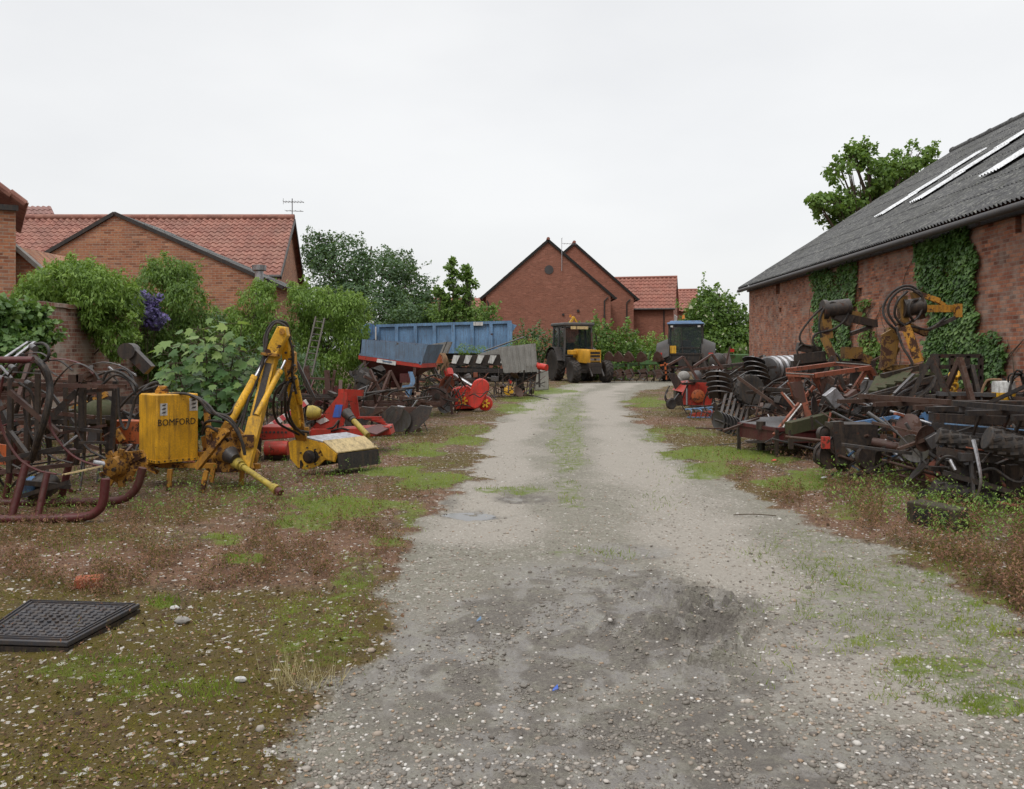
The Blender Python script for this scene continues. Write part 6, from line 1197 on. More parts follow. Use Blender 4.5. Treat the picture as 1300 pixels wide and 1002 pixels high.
for k in range(9): x = 772+k*9.5; T.part('tine', MB().tube(T.pp((x, 470), (x+3, 476, -.2), (x-2, 484)), .03, 5, 4), M_drust)
# ================================================================ right side row
def frame_brown():
    T = Thing('header_frame', 'rusty brown angle iron frame with two peaked arms in front of the blue tractor', 'implement frame', 880, 21.5)
    for pts in (((848, 464), (867, 453), (886, 482)), ((881, 465), (904, 450), (921, 474)), ):
        for a, b in zip(pts, pts[1:]): T.part('angle_iron', MB().beam(T.p(*a), T.p(*b), .12, .05), M_brown)
    for a, b, w_ in (((880, 469), (918, 466), .09), ((850, 466), (882, 466, .5), .06), ((921, 474), (924, 500), .07), ((886, 482), (890, 505), .07), ((858, 470), (872, 466), .05), ((922, 462), (927, 440), .04), ((900, 466), (950, 460, .3), .05)): T.part('bar', MB().beam(T.p(*a), T.p(*b), w_, w_*.7), M_brown)
    T.part('side_plate', MB().poly(T.pp((848, 474), (858, 474), (874, 500), (868, 503), (860, 500)), (0, .05, 0)), M_drust)
frame_brown()
def red_rotavator():
    T = Thing('rotavator', 'weathered red rotavator with a round side cover at the bend of the track', 'rotavator', 885, 20.5)
    T.part('side_plate', MB().poly(T.pp((866, 500), (876, 487), (898, 486), (906, 500), (904, 515), (868, 514)), (0, .05, 0)), M_red); T.part('hood', MB().poly(T.pp((866, 498, .05), (878, 486, .05), (898, 485, .05), (907, 500, .05), (900, 497, .05), (880, 494, .05)), (0, 1.3, 0)), M_red)
    T.part('side_cover', MB().lathe(T.p(886, 503, -.02), (0, -1, 0), [(.16, 0), (.16, .03), (.12, .05), (.05, .06)], 22), M_orange)
    T.part('rotor', MB().cyl(T.p(886, 512, .1), T.p(886, 512, 1.2), .12), M_drust); T.part('stay', MB().cyl(T.p(872, 484, -.1), T.p(872, 514, -.1), .025), M_steel)
    c = T.p(852, 513, -.2); T.part('gauge_wheel', MB().tyre(c, (.5, -1, 0), .13, .09, 8), M_rub); T.part('bracket', MB().beam(c, T.p(862, 500), .04).beam(T.p(852, 506), T.p(866, 510), .04), M_blk)
    T.part('guard_rail', MB().cyl(T.p(870, 520, -.3), T.p(908, 517, -.3), .02).cyl(T.p(872, 530, -.3), T.p(905, 530, -.3), .015), M_lblue)
    for k in range(6): x = 872+k*6.5; T.part('guard_hoop', MB().tube(T.pp((x, 519, -.3), (x+6, 522, -.5), (x+3, 533, -.35)), .012, 5, 5), M_dsteel if k % 2 else M_lblue)
    T.part('drive_plate', MB().poly(T.pp((878, 526, -.1), (906, 522, -.1), (907, 533, -.1), (880, 535, -.1)), (0, .3, 0)), M_red)
    hoses(T, [[(848, 496, 0), (844, 504, -.2), (848, 512, -.2), (858, 508, -.1)], [(850, 490, 0), (845, 500, -.1), (847, 508, -.1), (855, 514, -.1)]], .016)
red_rotavator()
def disc_harrow():
    T = Thing('disc_harrow', 'black disc harrow with pale worn disc edges leaning beside the rotavator', 'disc harrow', 925, 18)
    for k in range(5): c = T.p(911+k*.8, 476+k*6.2, -.1*k); T.part('disc', MB().disc(c, (.15, .35, 1), .25, .28, 26, .014), M_dsteel)
    T.part('axle', MB().cyl(T.p(910, 470), T.p(914, 506, -.4), .03), M_drust)
    for k in range(5): c = T.p(957+k*2.0, 458+k*6.0, .2-.1*k); T.part('disc', MB().disc(c, (.3, .35, 1), .24, .28, 26, .014), M_dsteel)
    T.part('axle', MB().cyl(T.p(955, 452, .2), T.p(967, 490, -.2), .03), M_drust)
    for k in range(6): c = T.p(912+k*4.4, 534+k*1.6, -1.6-.05*k); T.part('disc', MB().disc(c, (1, .5, .1), .19, .22, 24, .012), M_dsteel)
    T.part('axle', MB().cyl(T.p(908, 533, -1.6), T.p(940, 544, -1.9), .025), M_drust)
    for a, b, w_, d in (((900, 505), (966, 470), .08, 0), ((905, 520), (975, 480), .08, -.3), ((918, 465), (950, 462), .07, .2), ((905, 512), (930, 545), .09, -.7), ((918, 470), (955, 520), .08, .1), ((930, 520), (980, 498), .08, -.5), ((925, 478), (960, 455), .06, .4), ((930, 486), (962, 466), .1, .5), ((912, 520), (945, 512), .09, -.8), ((940, 470), (985, 466), .07, .3), ((950, 500), (1000, 530), .06, -.4), ((935, 530), (965, 520), .08, -1.0)): T.part('beam', MB().beam(T.p(*a, d), T.p(*b, d), w_, w_*.8), M_drust)
    for k in range(6): T.part('bracket', MB().beam(T.p(915+k*6, 528+k*2, -1.3), T.p(922+k*7, 500, -.6), .05), M_drust)
disc_harrow()
T = Thing('spare_wheel', 'black lugged implement wheel on edge behind the disc harrow beams', 'wheel', 951, 17.2)
wheel(T, T.p(951, 496), (.35, -1, .15), .33, .2, M_drust, 14)
def roller_r():
    T = Thing('ring_roller', 'pale ribbed roller lying along the barn side of the disc harrow', 'roller', 1000, 18.6)
    a, b = T.p(976, 469), T.p(1022, 466, 1.0)
    for k in range(13): c = a.lerp(b, k/12); T.part('ring', MB().lathe(c, b-a, [(.18, -.045), (.25, -.04), (.285, 0), (.25, .04), (.18, .045)], 24), M_steel if k % 2 and k < 10 else M_dsteel)
    T.part('axle', MB().cyl(a-(b-a)*.06, b+(b-a)*.06, .04), M_drust); T.part('frame', MB().beam(T.p(970, 476), T.p(1022, 478, 1.0), .1).beam(T.p(972, 458, .2), T.p(972, 490, .1), .07).beam(T.p(1026, 455, 1), T.p(1026, 490, 1), .07), M_drust)
roller_r()
def aframe():
    T = Thing('folding_frame', 'faded orange box section frame with blue sticker standing on the flat mower deck', 'implement frame', 1050, 13.6)
    for a, b, w_, dd in (((1000, 470, -.2), (1061, 462, .5), .075, 0), ((998, 475, -.25), (1033, 477, -.35), .08, 0), ((1033, 477, -.35), (1104, 467, .1), .085, 0), ((1061, 462, .5), (1106, 466, .3), .07, 0), ((1010, 474, -.2), (1027, 532, -.3), .09, 0), ((1034, 476, -.3), (1060, 524, 0), .09, 0), ((1102, 467, .1), (1072, 512, .1), .075, 0), ((1103, 468, .2), (1114, 490, .3), .09, 0), ((1034, 490, 0), (1020, 506, 0), .06, 0), ((1020, 514, 0), (1050, 508, .1), .07, 0), ((1060, 505, .3), (1078, 498, .3), .07, 0), ((1010, 535, 0), (1060, 530, .2), .06, 0), ((1002, 472, .5), (1012, 520, .7), .07, 0), ((1050, 500, .3), (1092, 512, .2), .06, 0)): T.part('frame_rail', MB().beam(T.p(*a), T.p(*b), w_, w_*.8), M_tan)
    T.part('frame_cap', MB().beam(T.p(998, 473.5, -.26), T.p(1033, 475.5, -.36), .085, .012).beam(T.p(1061, 460, .48), T.p(1104, 463.5, .3), .08, .012), M_grey)
    T.part('plate', MB().poly(T.pp((1004, 486, -.3), (1018, 484, -.3), (1026, 520, -.3), (1014, 520, -.3)), (0, .07, 0)), M_brown); T.part('plate', MB().poly(T.pp((1038, 482, -.3), (1048, 480, -.3), (1062, 515, -.2), (1050, 518, -.2)), (0, .06, 0)), M_brown)
    T.part('sticker', MB().poly(T.pp((1048, 500, -.33), (1056, 496, -.33), (1061, 509, -.33), (1054, 513, -.33)), (0, .012, 0)), M_bluep)
    for a, b in (((1014, 512, -.6), (982, 552, -.9)), ((1010, 532, -.6), (988, 556, -.8)), ((1088, 500, -.1), (1080, 518, -.1)), ((992, 498, -.2), (1008, 518, -.3))): T.part('stay', MB().beam(T.p(*a), T.p(*b), .035, .03), M_tan); T.part('stay', MB().beam(T.p(a[0]+3, a[1]+1, a[2]), T.p(b[0]+4, b[1], b[2]), .03, .01), M_white)
    T.part('disc', MB().lathe(T.p(1111, 509, -.2), (.1, -.55, .9), [(.19, 0), (.19, .03), (.02, .04)], 26), M_steel); T.part('bracket', MB().box(T.p(1092, 512, .1), (.3, .2, .2)).box(T.p(1075, 520), (.25, .3, .15)), M_drust)
    hoses(T, [[(1014, 474, 0), (1030, 486, -.1), (1045, 500, -.2), (1052, 524, -.1)], [(1036, 496, 0), (1070, 500, -.1), (1100, 520, -.2)], [(1068, 530, -.1), (1090, 524, -.2), (1110, 530, -.2)]], .014)
aframe()
def deck():
    T = Thing('topper_mower', 'flat topped rusty mower deck lying in the grass at the edge of the drive', 'mower deck', 1000, 12.8)
    f = T.pp((938, 539, .9), (966, 533, 1.9), (1014, 531, 2.2), (1048, 557, .0), (986, 551, -.1)); z = min(v.z for v in f)
    for v in f: v.z = z+.02
    f = [Vector((v.x, v.y, .44)) for v in f]
    T.part('deck', MB().poly(f, (0, 0, .03)), M_dsteel)
    lo = [f[0], f[4], f[3]]; mb = MB()
    for a, b in zip(lo, lo[1:]): mb.beam(a, b, .05, .05); mb.poly([a, b, b+Vector((0, 0, -.2)), a+Vector((0, 0, -.2))], (0, .03, 0))
    T.part('skirt', mb, M_dred)
    T.part('hub', MB().cyl(T.p(966, 545, .3), T.p(966, 535, .3), .07), M_drust)
    for v in (f[0], f[4], f[3], f[2]): T.part('leg', MB().beam(v, Vector((v.x, v.y, 0)), .05), M_drust)
    T.part('blade_shaft', MB().cyl((f[4].x, f[4].y+.8, .05), (f[4].x, f[4].y+.8, .42), .06), M_drust)
deck()
T = Thing('mossy_beam', 'thick green mossy beam laid across the end of the mower deck', 'beam', 1035, 12.2); T.part('beam', MB().beam(T.p(1001, 544), T.p(1066, 528, .5), .13, .17), M_olive); T.part('strap', MB().beam(T.p(1030, 529, -.1), T.p(1032, 546, -.1), .03, .02), M_drust); T.part('stay', MB().beam(T.p(1060, 530, .4), T.p(1062, 575, .4), .06).beam(T.p(1004, 546), T.p(1004, 570), .06), M_drust)
def digger(name, label, px, Z, hub, arms, mainboom, hose, base_, plates=(), extras=()):
    T = Thing(name, label, 'hedge cutter arm', px, Z)
    for a, b, w_, m in mainboom: T.part('boom', MB().beam(T.p(*a), T.p(*b), w_, w_*1.15), m)
    for a, b, w_, m in arms: T.part('arm', MB().beam(T.p(*a), T.p(*b), w_, w_*1.1), m)
    h0, h1, r = hub; T.part('rotor_motor', MB().cyl(T.p(*h0), T.p(*h1), r, n=20).cyl(T.p(*h0)-Vector((.03, 0, 0)), T.p(*h0)+Vector((.05, 0, 0)), r*1.2, n=20), M_drust)
    for q, m in plates: T.part('plate', MB().poly(T.pp(*q), (0, .06, 0)), m)
    for a, b, w_, m in base_: T.part('base', MB().beam(T.p(*a), T.p(*b), w_, w_*.9), m)
    hoses(T, hose, .02); return T
Y_, Y2 = M_yel2, M_gyel
digger('hedge_cutter', 'folded yellow hedge cutter arm raised in front of the broad ivy column', 1160, 13.2, ((1147, 392), (1172, 388), .13),
       [((1168, 392, 0), (1217, 392, .2), .10, Y_), ((1168, 374, .1), (1192, 382, .1), .07, Y_), ((1190, 382, .1), (1208, 394, .15), .05, Y_), ((1216, 386, .1), (1216, 403, .1), .09, Y_), ((1216, 402, .1), (1176, 420, .2), .05, M_drust), ((1145, 376, 0), (1148, 420, 0), .12, Y2), ((1160, 370, .1), (1170, 405, .1), .09, Y2), ((1140, 408), (1176, 424, .1), .08, Y2)],
       [((1150, 414, -.1), (1167, 460, -.2), .11, Y_), ((1131, 418, .2), (1123, 470, .1), .14, Y2), ((1122, 440, .2), (1138, 448, .2), .13, Y2)],
       [[(1168, 372, 0), (1158, 364, 0), (1145, 364, 0), (1130, 374, 0), (1121, 392, 0), (1126, 408, -.1), (1139, 420, -.1)], [(1170, 376, -.1), (1156, 367, -.1), (1142, 369, -.1), (1130, 382, -.1), (1128, 398, -.1), (1138, 414, -.1)], [(1160, 370, -.1), (1168, 372, -.1), (1172, 384, -.1), (1166, 402, -.1), (1150, 412, -.1)], [(1152, 370, -.1), (1140, 382, -.15), (1136, 400, -.1), (1146, 412, -.1), (1160, 415, -.1), (1180, 418, 0), (1200, 404, .1)], [(1165, 380, -.1), (1156, 384, -.2), (1154, 398, -.2), (1160, 408, -.1)], [(1138, 416, -.1), (1146, 440, -.2), (1158, 462, -.3), (1150, 480, -.2)]],
       [((1122, 470, .2), (1175, 468, .1), .16, Y2), ((1130, 470, .2), (1130, 560, .2), .14, Y2), ((1170, 468, .2), (1172, 560, .2), .12, M_drust), ((1110, 480, 0), (1180, 476, .1), .07, M_drust)], [(((1120, 425), (1132, 418), (1142, 430), (1136, 462), (1120, 470)), Y2)])
digger('hedge_cutter', 'dark greasy yellow hedge cutter arm raised in front of the narrow ivy column', 1062, 16, ((1046, 394), (1078, 390), .16),
       [((1078, 404, 0), (1110, 411, .1), .12, M_drust), ((1046, 396, 0), (1050, 430, 0), .17, M_gyel), ((1060, 398, 0), (1080, 408, 0), .18, M_drust), ((1108, 406, .1), (1109, 416, .1), .12, M_drust), ((1080, 424, 0), (1108, 414, .1), .06, M_drust), ((1078, 400, .1), (1092, 402, .1), .14, M_gyel)],
       [((1046, 428, -.1), (1060, 460, -.2), .11, M_gyel), ((1036, 440, .2), (1030, 466, .2), .18, M_drust)],
       [[(1075, 386, 0), (1064, 382, 0), (1048, 388, 0), (1030, 404, 0), (1016, 424, 0), (1018, 436, 0), (1030, 440, 0)], [(1072, 384, 0), (1077, 394, -.1), (1073, 406, -.1), (1058, 418, -.1), (1036, 424, -.1), (1032, 434, -.1), (1038, 444, -.1)], [(1068, 390, -.1), (1056, 384, -.1), (1044, 396, -.1), (1040, 416, -.1), (1046, 436, -.1)], [(1020, 436, 0), (1012, 446, 0), (1020, 458, 0), (1040, 458, 0)], [(1050, 444, -.1), (1064, 452, -.2), (1070, 470, -.2)]],
       [((1010, 456, 0), (1046, 452, 0), .2, M_drust), ((1070, 448, .1), (1092, 448, .1), .24, M_gyel), ((1088, 452, .1), (1104, 458, .1), .16, M_gyel), ((1012, 440, .1), (1030, 444, .1), .16, M_drust), ((1040, 455, .1), (1040, 530, .1), .16, M_drust), ((1085, 455, .2), (1085, 530, .2), .14, M_drust), ((1005, 462, 0), (1110, 462, .1), .12, M_drust)])
def blue_frame():
    T = Thing('toolbar_frame', 'bright blue painted toolbar braces amid the dark scrap at right', 'toolbar', 1140, 10.8)
    for a, b, w_ in (((1083, 538, .2), (1140, 529, .2), .06), ((1139, 530), (1164, 552, .1), .07), ((1150, 545), (1176, 562), .05), ((1172, 524, -.1), (1193, 556, -.2), .065), ((1193, 556, -.2), (1200, 582, -.2), .055), ((1145, 531, .3), (1180, 528, .2), .045), ((1160, 545, .2), (1190, 566, .1), .04)): T.part('brace', MB().beam(T.p(*a), T.p(*b), w_, w_*.7), M_blue)
    for a, b, w_ in (((1120, 545), (1190, 540), .05), ((1165, 555), (1170, 600), .05), ((1130, 552), (1128, 600), .06), ((1098, 540), (1098, 590), .06), ((1100, 565), (1200, 570), .07)): T.part('bar', MB().beam(T.p(*a), T.p(*b), w_), M_drust)
    T.part('pipe', MB().cyl(T.p(1108, 561, -.3), T.p(1142, 568, -.5), .055, n=16), M_brown)
    for k in range(8): T.part('spring', MB().tube([T.p(1160+k*4+3*cos(j*1.57), 552+k*3+5*sin(j*1.57), -.1) for j in range(5)], .012, 5, 4), M_dsteel)
blue_frame()
def plank_stack():
    T = Thing('steel_section_stack', 'stack of long black steel sections at the right edge', 'steel stack', 1240, 10.2)
    for i, (x0, y0, x1, y1, d0, d1, w_, h_, m) in enumerate([(1186, 511, 1370, 512, .5, .3, .22, .05, M_drust), (1188, 519, 1370, 524, .0, -.2, .20, .06, M_dsteel), (1182, 530, 1370, 538, -.2, -.3, .14, .10, M_drust), (1185, 541, 1370, 552, -.3, -.4, .12, .08, M_blk), (1190, 500, 1340, 503, 1.1, .9, .12, .05, M_dsteel), (1200, 505, 1360, 498, 1.3, 1.0, .1, .06, M_drust), (1188, 524, 1360, 530, .5, .4, .14, .14, M_blk), (1190, 549, 1360, 562, -.4, -.6, .06, .05, M_dsteel)]):
        T.part('section', MB().beam(T.p(x0, y0, d0), T.p(x1, y1, d1), w_, h_), m)
    T.part('flat_bar', MB().beam(T.p(1200, 538, -.5), T.p(1370, 552, -.7), .05, .012), M_lblue)
    for x in (1205, 1250, 1300, 1345): T.part('bearer', MB().beam(T.p(x, 528, .2), T.p(x, 610, .2), .1, .14), M_drust)
plank_stack()
def track_roller():
    T = Thing('rubber_lug_rollers', 'pair of black lugged rubber rollers on a dark frame at the right edge', 'roller', 1240, 8.9)
    for (x0, y0, x1, y1, r, d) in ((1190, 553, 1240, 566, .085, .1), (1252, 556, 1345, 586, .12, -.4), (1184, 622, 1262, 634, .10, .0)):
        a, b = T.p(x0, y0, d), T.p(x1, y1, d-.1); T.part('roller', MB().cyl(a, b, r, n=20), M_rub, bevel=.01); n = int((b-a).length/.09)
        for k in range(n):
            c = a.lerp(b, (k+.5)/n); ax, u_, v_ = ortho(b-a); mb = MB()
            for q in range(9): t = q*2*pi/9+(k % 2)*.35; mb.beam(c+(u_*cos(t)+v_*sin(t))*r-ax*.03, c+(u_*cos(t+.3)+v_*sin(t+.3))*r+ax*.035, .03, .026)
            T.part('lug_ring', mb, M_rub)
    for a, b, w_, m in (((1190, 572, 0), (1370, 600, -.3), .08, M_drust), ((1200, 590, .3), (1370, 606, 0), .09, M_drust), ((1215, 575, 0), (1218, 640, 0), .07, M_drust), ((1262, 585, -.1), (1264, 650, -.1), .08, M_drust), ((1205, 610, .1), (1370, 640, -.3), .07, M_drust), ((1232, 578, -.1), (1236, 632, -.2), .03, M_dsteel), ((1180, 595, .2), (1215, 597, .2), .05, M_drust), ((1210, 600, .0), (1250, 592, 0), .12, M_blk), ((1285, 590, -.3), (1288, 650, -.3), .09, M_drust), ((1320, 560, -.2), (1322, 660, -.2), .09, M_drust)): T.part('frame', MB().beam(T.p(*a), T.p(*b), w_), m)
    T.part('chrome_pin', MB().cyl(T.p(1206, 584, -.2), T.p(1213, 597, -.25), .018), M_steel); T.part('clamp', MB().box(T.p(1224, 580, -.1), (.12, .1, .08)), M_dsteel)
    hoses(T, [[(1190, 590, 0), (1200, 580, -.1), (1212, 582, -.1), (1224, 592, -.1)], [(1240, 600, -.2), (1262, 596, -.3), (1290, 612, -.4), (1320, 604, -.4)]], .016)
track_roller()
def front_scrap():
    T = Thing('mechanism_scrap', 'oily cluster of small wheels and castings in front of the blue toolbar', 'scrap', 1075, 10.4)
    for x, y, r in ((1050, 580, .15), (1060, 566, .12), (1046, 552, .10), (1098, 582, .13), (1070, 588, .11)): T.part('wheel', MB().lathe(T.p(x, y, rnd.uniform(-.2, .2)), (.5, -1, .2), [(r*.2, -.03), (r*.8, -.02), (r, -.03), (r, .03), (r*.8, .02), (r*.2, .04)], 18), M_drust)
    T.part('red_lug', MB().box(T.p(1048, 562, -.1), (.09, .06, .14)), M_red); T.part('casting', MB().beam(T.p(1062, 535), T.p(1066, 590), .13, .11).beam(T.p(1066, 560), T.p(1110, 575), .1).box(T.p(1080, 550, .3), (.5, .4, .25)).beam(T.p(1110, 560, .2), T.p(1114, 600, .2), .1), M_drust)
    for k in range(9): a = T.p(rnd.uniform(1040, 1120), rnd.uniform(545, 580), rnd.uniform(-.1, .6)); T.part('rod', MB().cyl(a, a+Vector((rnd.uniform(-.4, .4), rnd.uniform(-.3, .3), rnd.uniform(-.25, .1))), .018), M_rust)
    T.part('tine', MB().tube(T.pp((1045, 560), (1036, 570), (1034, 584), (1042, 590)), .02, 6).tube(T.pp((1085, 565), (1098, 575), (1100, 590), (1092, 598)), .02, 6), M_drust)
front_scrap()
T = Thing('timber_block', 'mossy square timber block in the weeds at the right edge of the drive', 'timber block', 1188, 7.9)
T.part('block', MB().poly([Vector((-.20, .15, 0)), Vector((.02, -.30, 0)), Vector((.20, -.20, 0)), Vector((.0, .28, 0))], (0, 0, .20)), M_wood, bevel=.012); T.part('hollow_shade', MB().poly([Vector((-.17, .075, .03)), Vector((-.01, -.252, .03)), Vector((-.004, -.248, .03)), Vector((-.164, .079, .03))], (-.004, -.003, .13)), M_dark)  # thin dark slab on the face paints the shade inside a hollow
# darker mid-ground implements against the barn
G1 = 'derelict implements along the barn wall'
specs = [('cultivator', 'rusty tine cultivator nearest the broad ivy column', 6.6, 13.6, 1.2, M_drust), ('cultivator', 'rusty tine cultivator just behind the orange box frame', 5.6, 16.0, .5, M_drust), ('cultivator', 'rusty tine cultivator under the dark hedge cutter arm', 7.2, 17.8, 1.4, M_rust), ('cultivator', 'brown tine cultivator behind the pale ribbed roller', 7.3, 21.5, .2, M_brown),
         ('cultivator', 'dark tine cultivator behind the peaked brown arms', 6.6, 24.5, .9, M_drust), ('cultivator', 'mossy tine cultivator under the long black sections', 5.6, 11.3, .35, M_rust), ('cultivator', 'rust brown cultivator by the far barn corner', 8.0, 30, .4, M_brown), ('cultivator', 'dark cultivator behind the disc harrow', 5.2, 20.5, .8, M_drust), ('cultivator', 'black tine frame beneath the lugged rollers', 6.0, 9.6, .2, M_blk)]
for i, (nm, lb, x, y, rz, m) in enumerate(specs): cultivator('tine_cultivator', lb, x, y, rz, 2.2, 1.3, .72+.1*(i % 3), 3, 6, m, i % 2 == 0)
for lb, x, y, rz, m, n in (('rusty plough below the yellow arm at the barn wall', 6.3, 12.4, .9, M_drust, 4), ('dark plough behind the folding orange frame', 6.4, 15.2, .6, M_drust, 4), ('brown plough between the ribbed roller and the barn', 8.0, 19.6, 1.2, M_brown, 3), ('plough with dark boards in front of the far barn corner', 7.0, 27.5, .5, M_drust, 4), ('mossy plough standing behind the long steel sections', 7.0, 11.6, .3, M_rust, 3)): plough('plough', lb, x, y, rz, n, m, 2.6, .95)
def scrap_bundle(label, x, y, n, size, hgt, mats, hose_n=3, seed=0):
    rr = random.Random(seed); T = Thing('scrap_bundle', label, 'scrap', 0, y, None, rr.uniform(-.4, .4), x)
    n = int(n*1.5)
    for k in range(n):
        a = Vector((rr.uniform(-size, size), rr.uniform(-size*.6, size*.6), rr.uniform(.05, hgt))); d = Vector((rr.gauss(0, 1), rr.gauss(0, .6), rr.gauss(0, .45))).normalized(); L = rr.uniform(.3, size*1.3); b = a+d*L; b.z = max(.03, min(b.z, hgt*1.15))
        w_ = rr.choice((.02, .03, .035, .05)); m = rr.choice(mats)
        if k % 5 == 4: T.part('pipe', MB().cyl(a, b, w_*.5, n=9), m)
        elif k % 7 == 5: T.part('disc', MB().disc(a, d, rr.uniform(.14, .24), .2, 18), m)
        elif k % 7 == 3: mb = MB(); tine(mb, a+Vector((0, 0, .2)), a.z+.15, (rr.uniform(-.3, .3), rr.uniform(-.3, .3)), .02); T.part('tine', mb, m)
        else: T.part('bar', MB().beam(a, b, w_, w_*rr.choice((.3, .6, 1))), m)
    for k in range(4): T.part('bracket', MB().box((rr.uniform(-size, size)*.8, rr.uniform(-size, size)*.4, rr.uniform(.1, hgt)), (rr.uniform(.08, .25), rr.uniform(.08, .2), rr.uniform(.06, .2)), rz=rr.random()*3, ry=rr.random()), rr.choice(mats), bevel=.006)
    for k in range(hose_n):
        p0 = Vector((rr.uniform(-size, size), rr.uniform(-.3, .3), rr.uniform(.2, hgt))); pts = [p0]
        for j in range(4): pts.append(pts[-1]+Vector((rr.uniform(.05, .3), rr.uniform(-.15, .15), rr.uniform(-.25, .25))))
        T.part('hose', MB().tube([Vector((v.x, v.y, max(.02, v.z))) for v in pts], .014, 6, 6), M_hose)
mm = [M_drust, M_rust, M_rust, M_blk, M_brown, M_dsteel, M_tan, M_steel]
for i, (lb, x, y, n, s_, h_, ms) in enumerate([('heap of dark bars and discs between the orange box frame and mower deck', 4.9, 14.2, 34, .9, 1.0, mm), ('heap of rusty bars under the mossy slatted rack', 5.2, 12.6, 34, 1.0, .95, mm), ('low heap of black bars in front of the long steel sections', 5.3, 9.9, 34, .9, .75, mm),
    ('tangle of rusty bars below the far yellow hedge cutter arm', 6.1, 15.4, 30, .9, 1.1, mm), ('tangle of bars beside the disc harrow and spare wheel', 5.3, 18.2, 34, 1.0, .9, mm), ('heap of dark parts behind the rotavator', 5.6, 22.5, 30, 1.1, 1.0, mm), ('dark heap against the barn under the pale ribbed roller', 7.6, 19.2, 26, 1.0, .9, mm),
    ('bars and brackets heaped beneath the lugged rubber rollers', 5.3, 8.9, 30, .8, .55, mm), ('rust brown heap near the far barn corner', 7.2, 26.0, 26, 1.2, 1.0, mm), ('small heap of blue and rusty bars around the blue braces', 5.0, 11.2, 24, .7, .7, mm+[M_blue]),
    ('dark heap behind the hooped tubular machine', -6.3, 9.6, 34, 1.0, .85, mm+[M_dred]), ('heap of parts with red and orange bits behind the yellow oil tank', -5.0, 12.0, 30, .9, .7, mm+[M_red, M_orange]), ('rusty heap between the headstock and the spreader', -3.0, 16.3, 34, .9, .85, mm+[M_dred]),
    ('heap of bars beneath the grey sheet hopper', -1.9, 21.5, 30, .9, .9, mm+[M_olive]), ('dark heap below the ladder and shrub', -4.1, 17.5, 30, .9, .8, mm+[M_dred]), ('black heap under the seed drill', -.7, 29.0, 26, 1.3, .8, mm)]): scrap_bundle(lb, x, y, n, s_, h_, ms, 4, i+3)
def dark_stack():
    T = Thing('slatted_bale_rack', 'dark mossy slatted rack behind the blue toolbar braces', 'rack', 1150, 12.2)
    for k in range(7): T.part('slat', MB().beam(T.p(1108+k*11, 498-k*4, .1), T.p(1118+k*12, 470+abs(k-3)*3, .5), .12, .05), M_olive)
    for a, b in (((1100, 505), (1188, 480)), ((1096, 520), (1186, 512)), ((1120, 478, .4), (1190, 462, .6)), ((1186, 450, .4), (1188, 530, .2)), ((1172, 462, .2), (1176, 520, .1))): T.part('rail', MB().beam(T.p(*a), T.p(*b), .09, .08), M_drust)
    for k in range(6): T.part('strip', MB().beam(T.p(1120+k*3, 520-k*4, -.3), T.p(1180-k*4, 500-k*5, 0), .04, .02), M_dsteel if k % 2 else M_drust)
    T.part('pad', MB().band(T.pp((1138, 518, -.3), (1165, 505, -.2), (1180, 492, -.1), (1186, 478, 0)), .2, .03, (.2, 1, 0)), M_hose)
dark_stack()
def gate_frame():
    T = Thing('dark_mesh_frame', 'dark upright frame standing against the ivy between arm and canister', 'frame', 1215, 13.5)
    for a, b in (((1190, 452), (1245, 452)), ((1190, 452), (1190, 520)), ((1245, 452), (1245, 520)), ((1190, 480), (1245, 480)), ((1208, 452), (1208, 520)), ((1228, 452), (1228, 520)), ((1190, 466), (1245, 466))): T.part('bar', MB().beam(T.p(*a), T.p(*b), .06), M_drust)
    T.part('chain', MB().tube(T.pp((1212, 472, -.3), (1214, 484, -.35), (1209, 494, -.3), (1206, 506, -.3)), .03, 6), M_rope)
gate_frame()
T = Thing('yellow_chain', 'knotted orange yellow chain hanging above the black sections', 'chain', 1212, 11.5)
for k in range(9): c = T.p(1213-(k % 2)*4-k*.6, 474+k*4.2); T.part('chain_link', MB().tube([c+Vector((.045*cos(a), .03*sin(a*1.0+k), .05*sin(a))) for a in [j*pi/4 for j in range(9)]], .018, 6, 1), M_yel)
T = Thing('fuel_canister', 'small white and yellow canister standing on the stacked sections', 'canister', 1274, 11.2); zz = T.p(1274, 508).z
T.part('body', MB().lathe((0, 0, zz), (0, 0, 1), [(.13, 0), (.14, .02), (.14, .08), (.14, .1)], 20), M_yel); T.part('upper_body', MB().lathe((0, 0, zz+.09), (0, 0, 1), [(.138, 0), (.138, .12), (.13, .15), (.03, .16)], 20), M_white); T.part('cap', MB().cyl((0, 0, zz+.24), (0, 0, zz+.28), .03), M_blk)
T = Thing('bent_pipe', 'thin bent brass coloured pipe arching left of the canister', 'pipe', 1255, 11.2); T.part('pipe', MB().tube(T.pp((1246, 500), (1250, 488), (1258, 482), (1290, 484)), .016, 7, 5), M_rope); T.part('stand', MB().cyl(T.p(1233, 487), T.p(1235, 508), .015).cyl(T.p(1246, 500), T.p(1246, 540), .016), M_dsteel)
T = Thing('cable_coil', 'tangle of black cables beside the barn at the right edge', 'cable coil', 1295, 11)
for k in range(5): T.part('cable', MB().tube([T.p(1292+rnd.uniform(-6, 6)+12*cos(a), 495+rnd.uniform(-4, 4)+22*sin(a), rnd.uniform(-.1, .1)) for a in [j*pi/4 for j in range(9)]], .012, 6, 4), M_hose)
T = Thing('parked_machine', 'pale and dark machine with red lamps behind the blue tractor near the barn', 'machine', 932, 40)
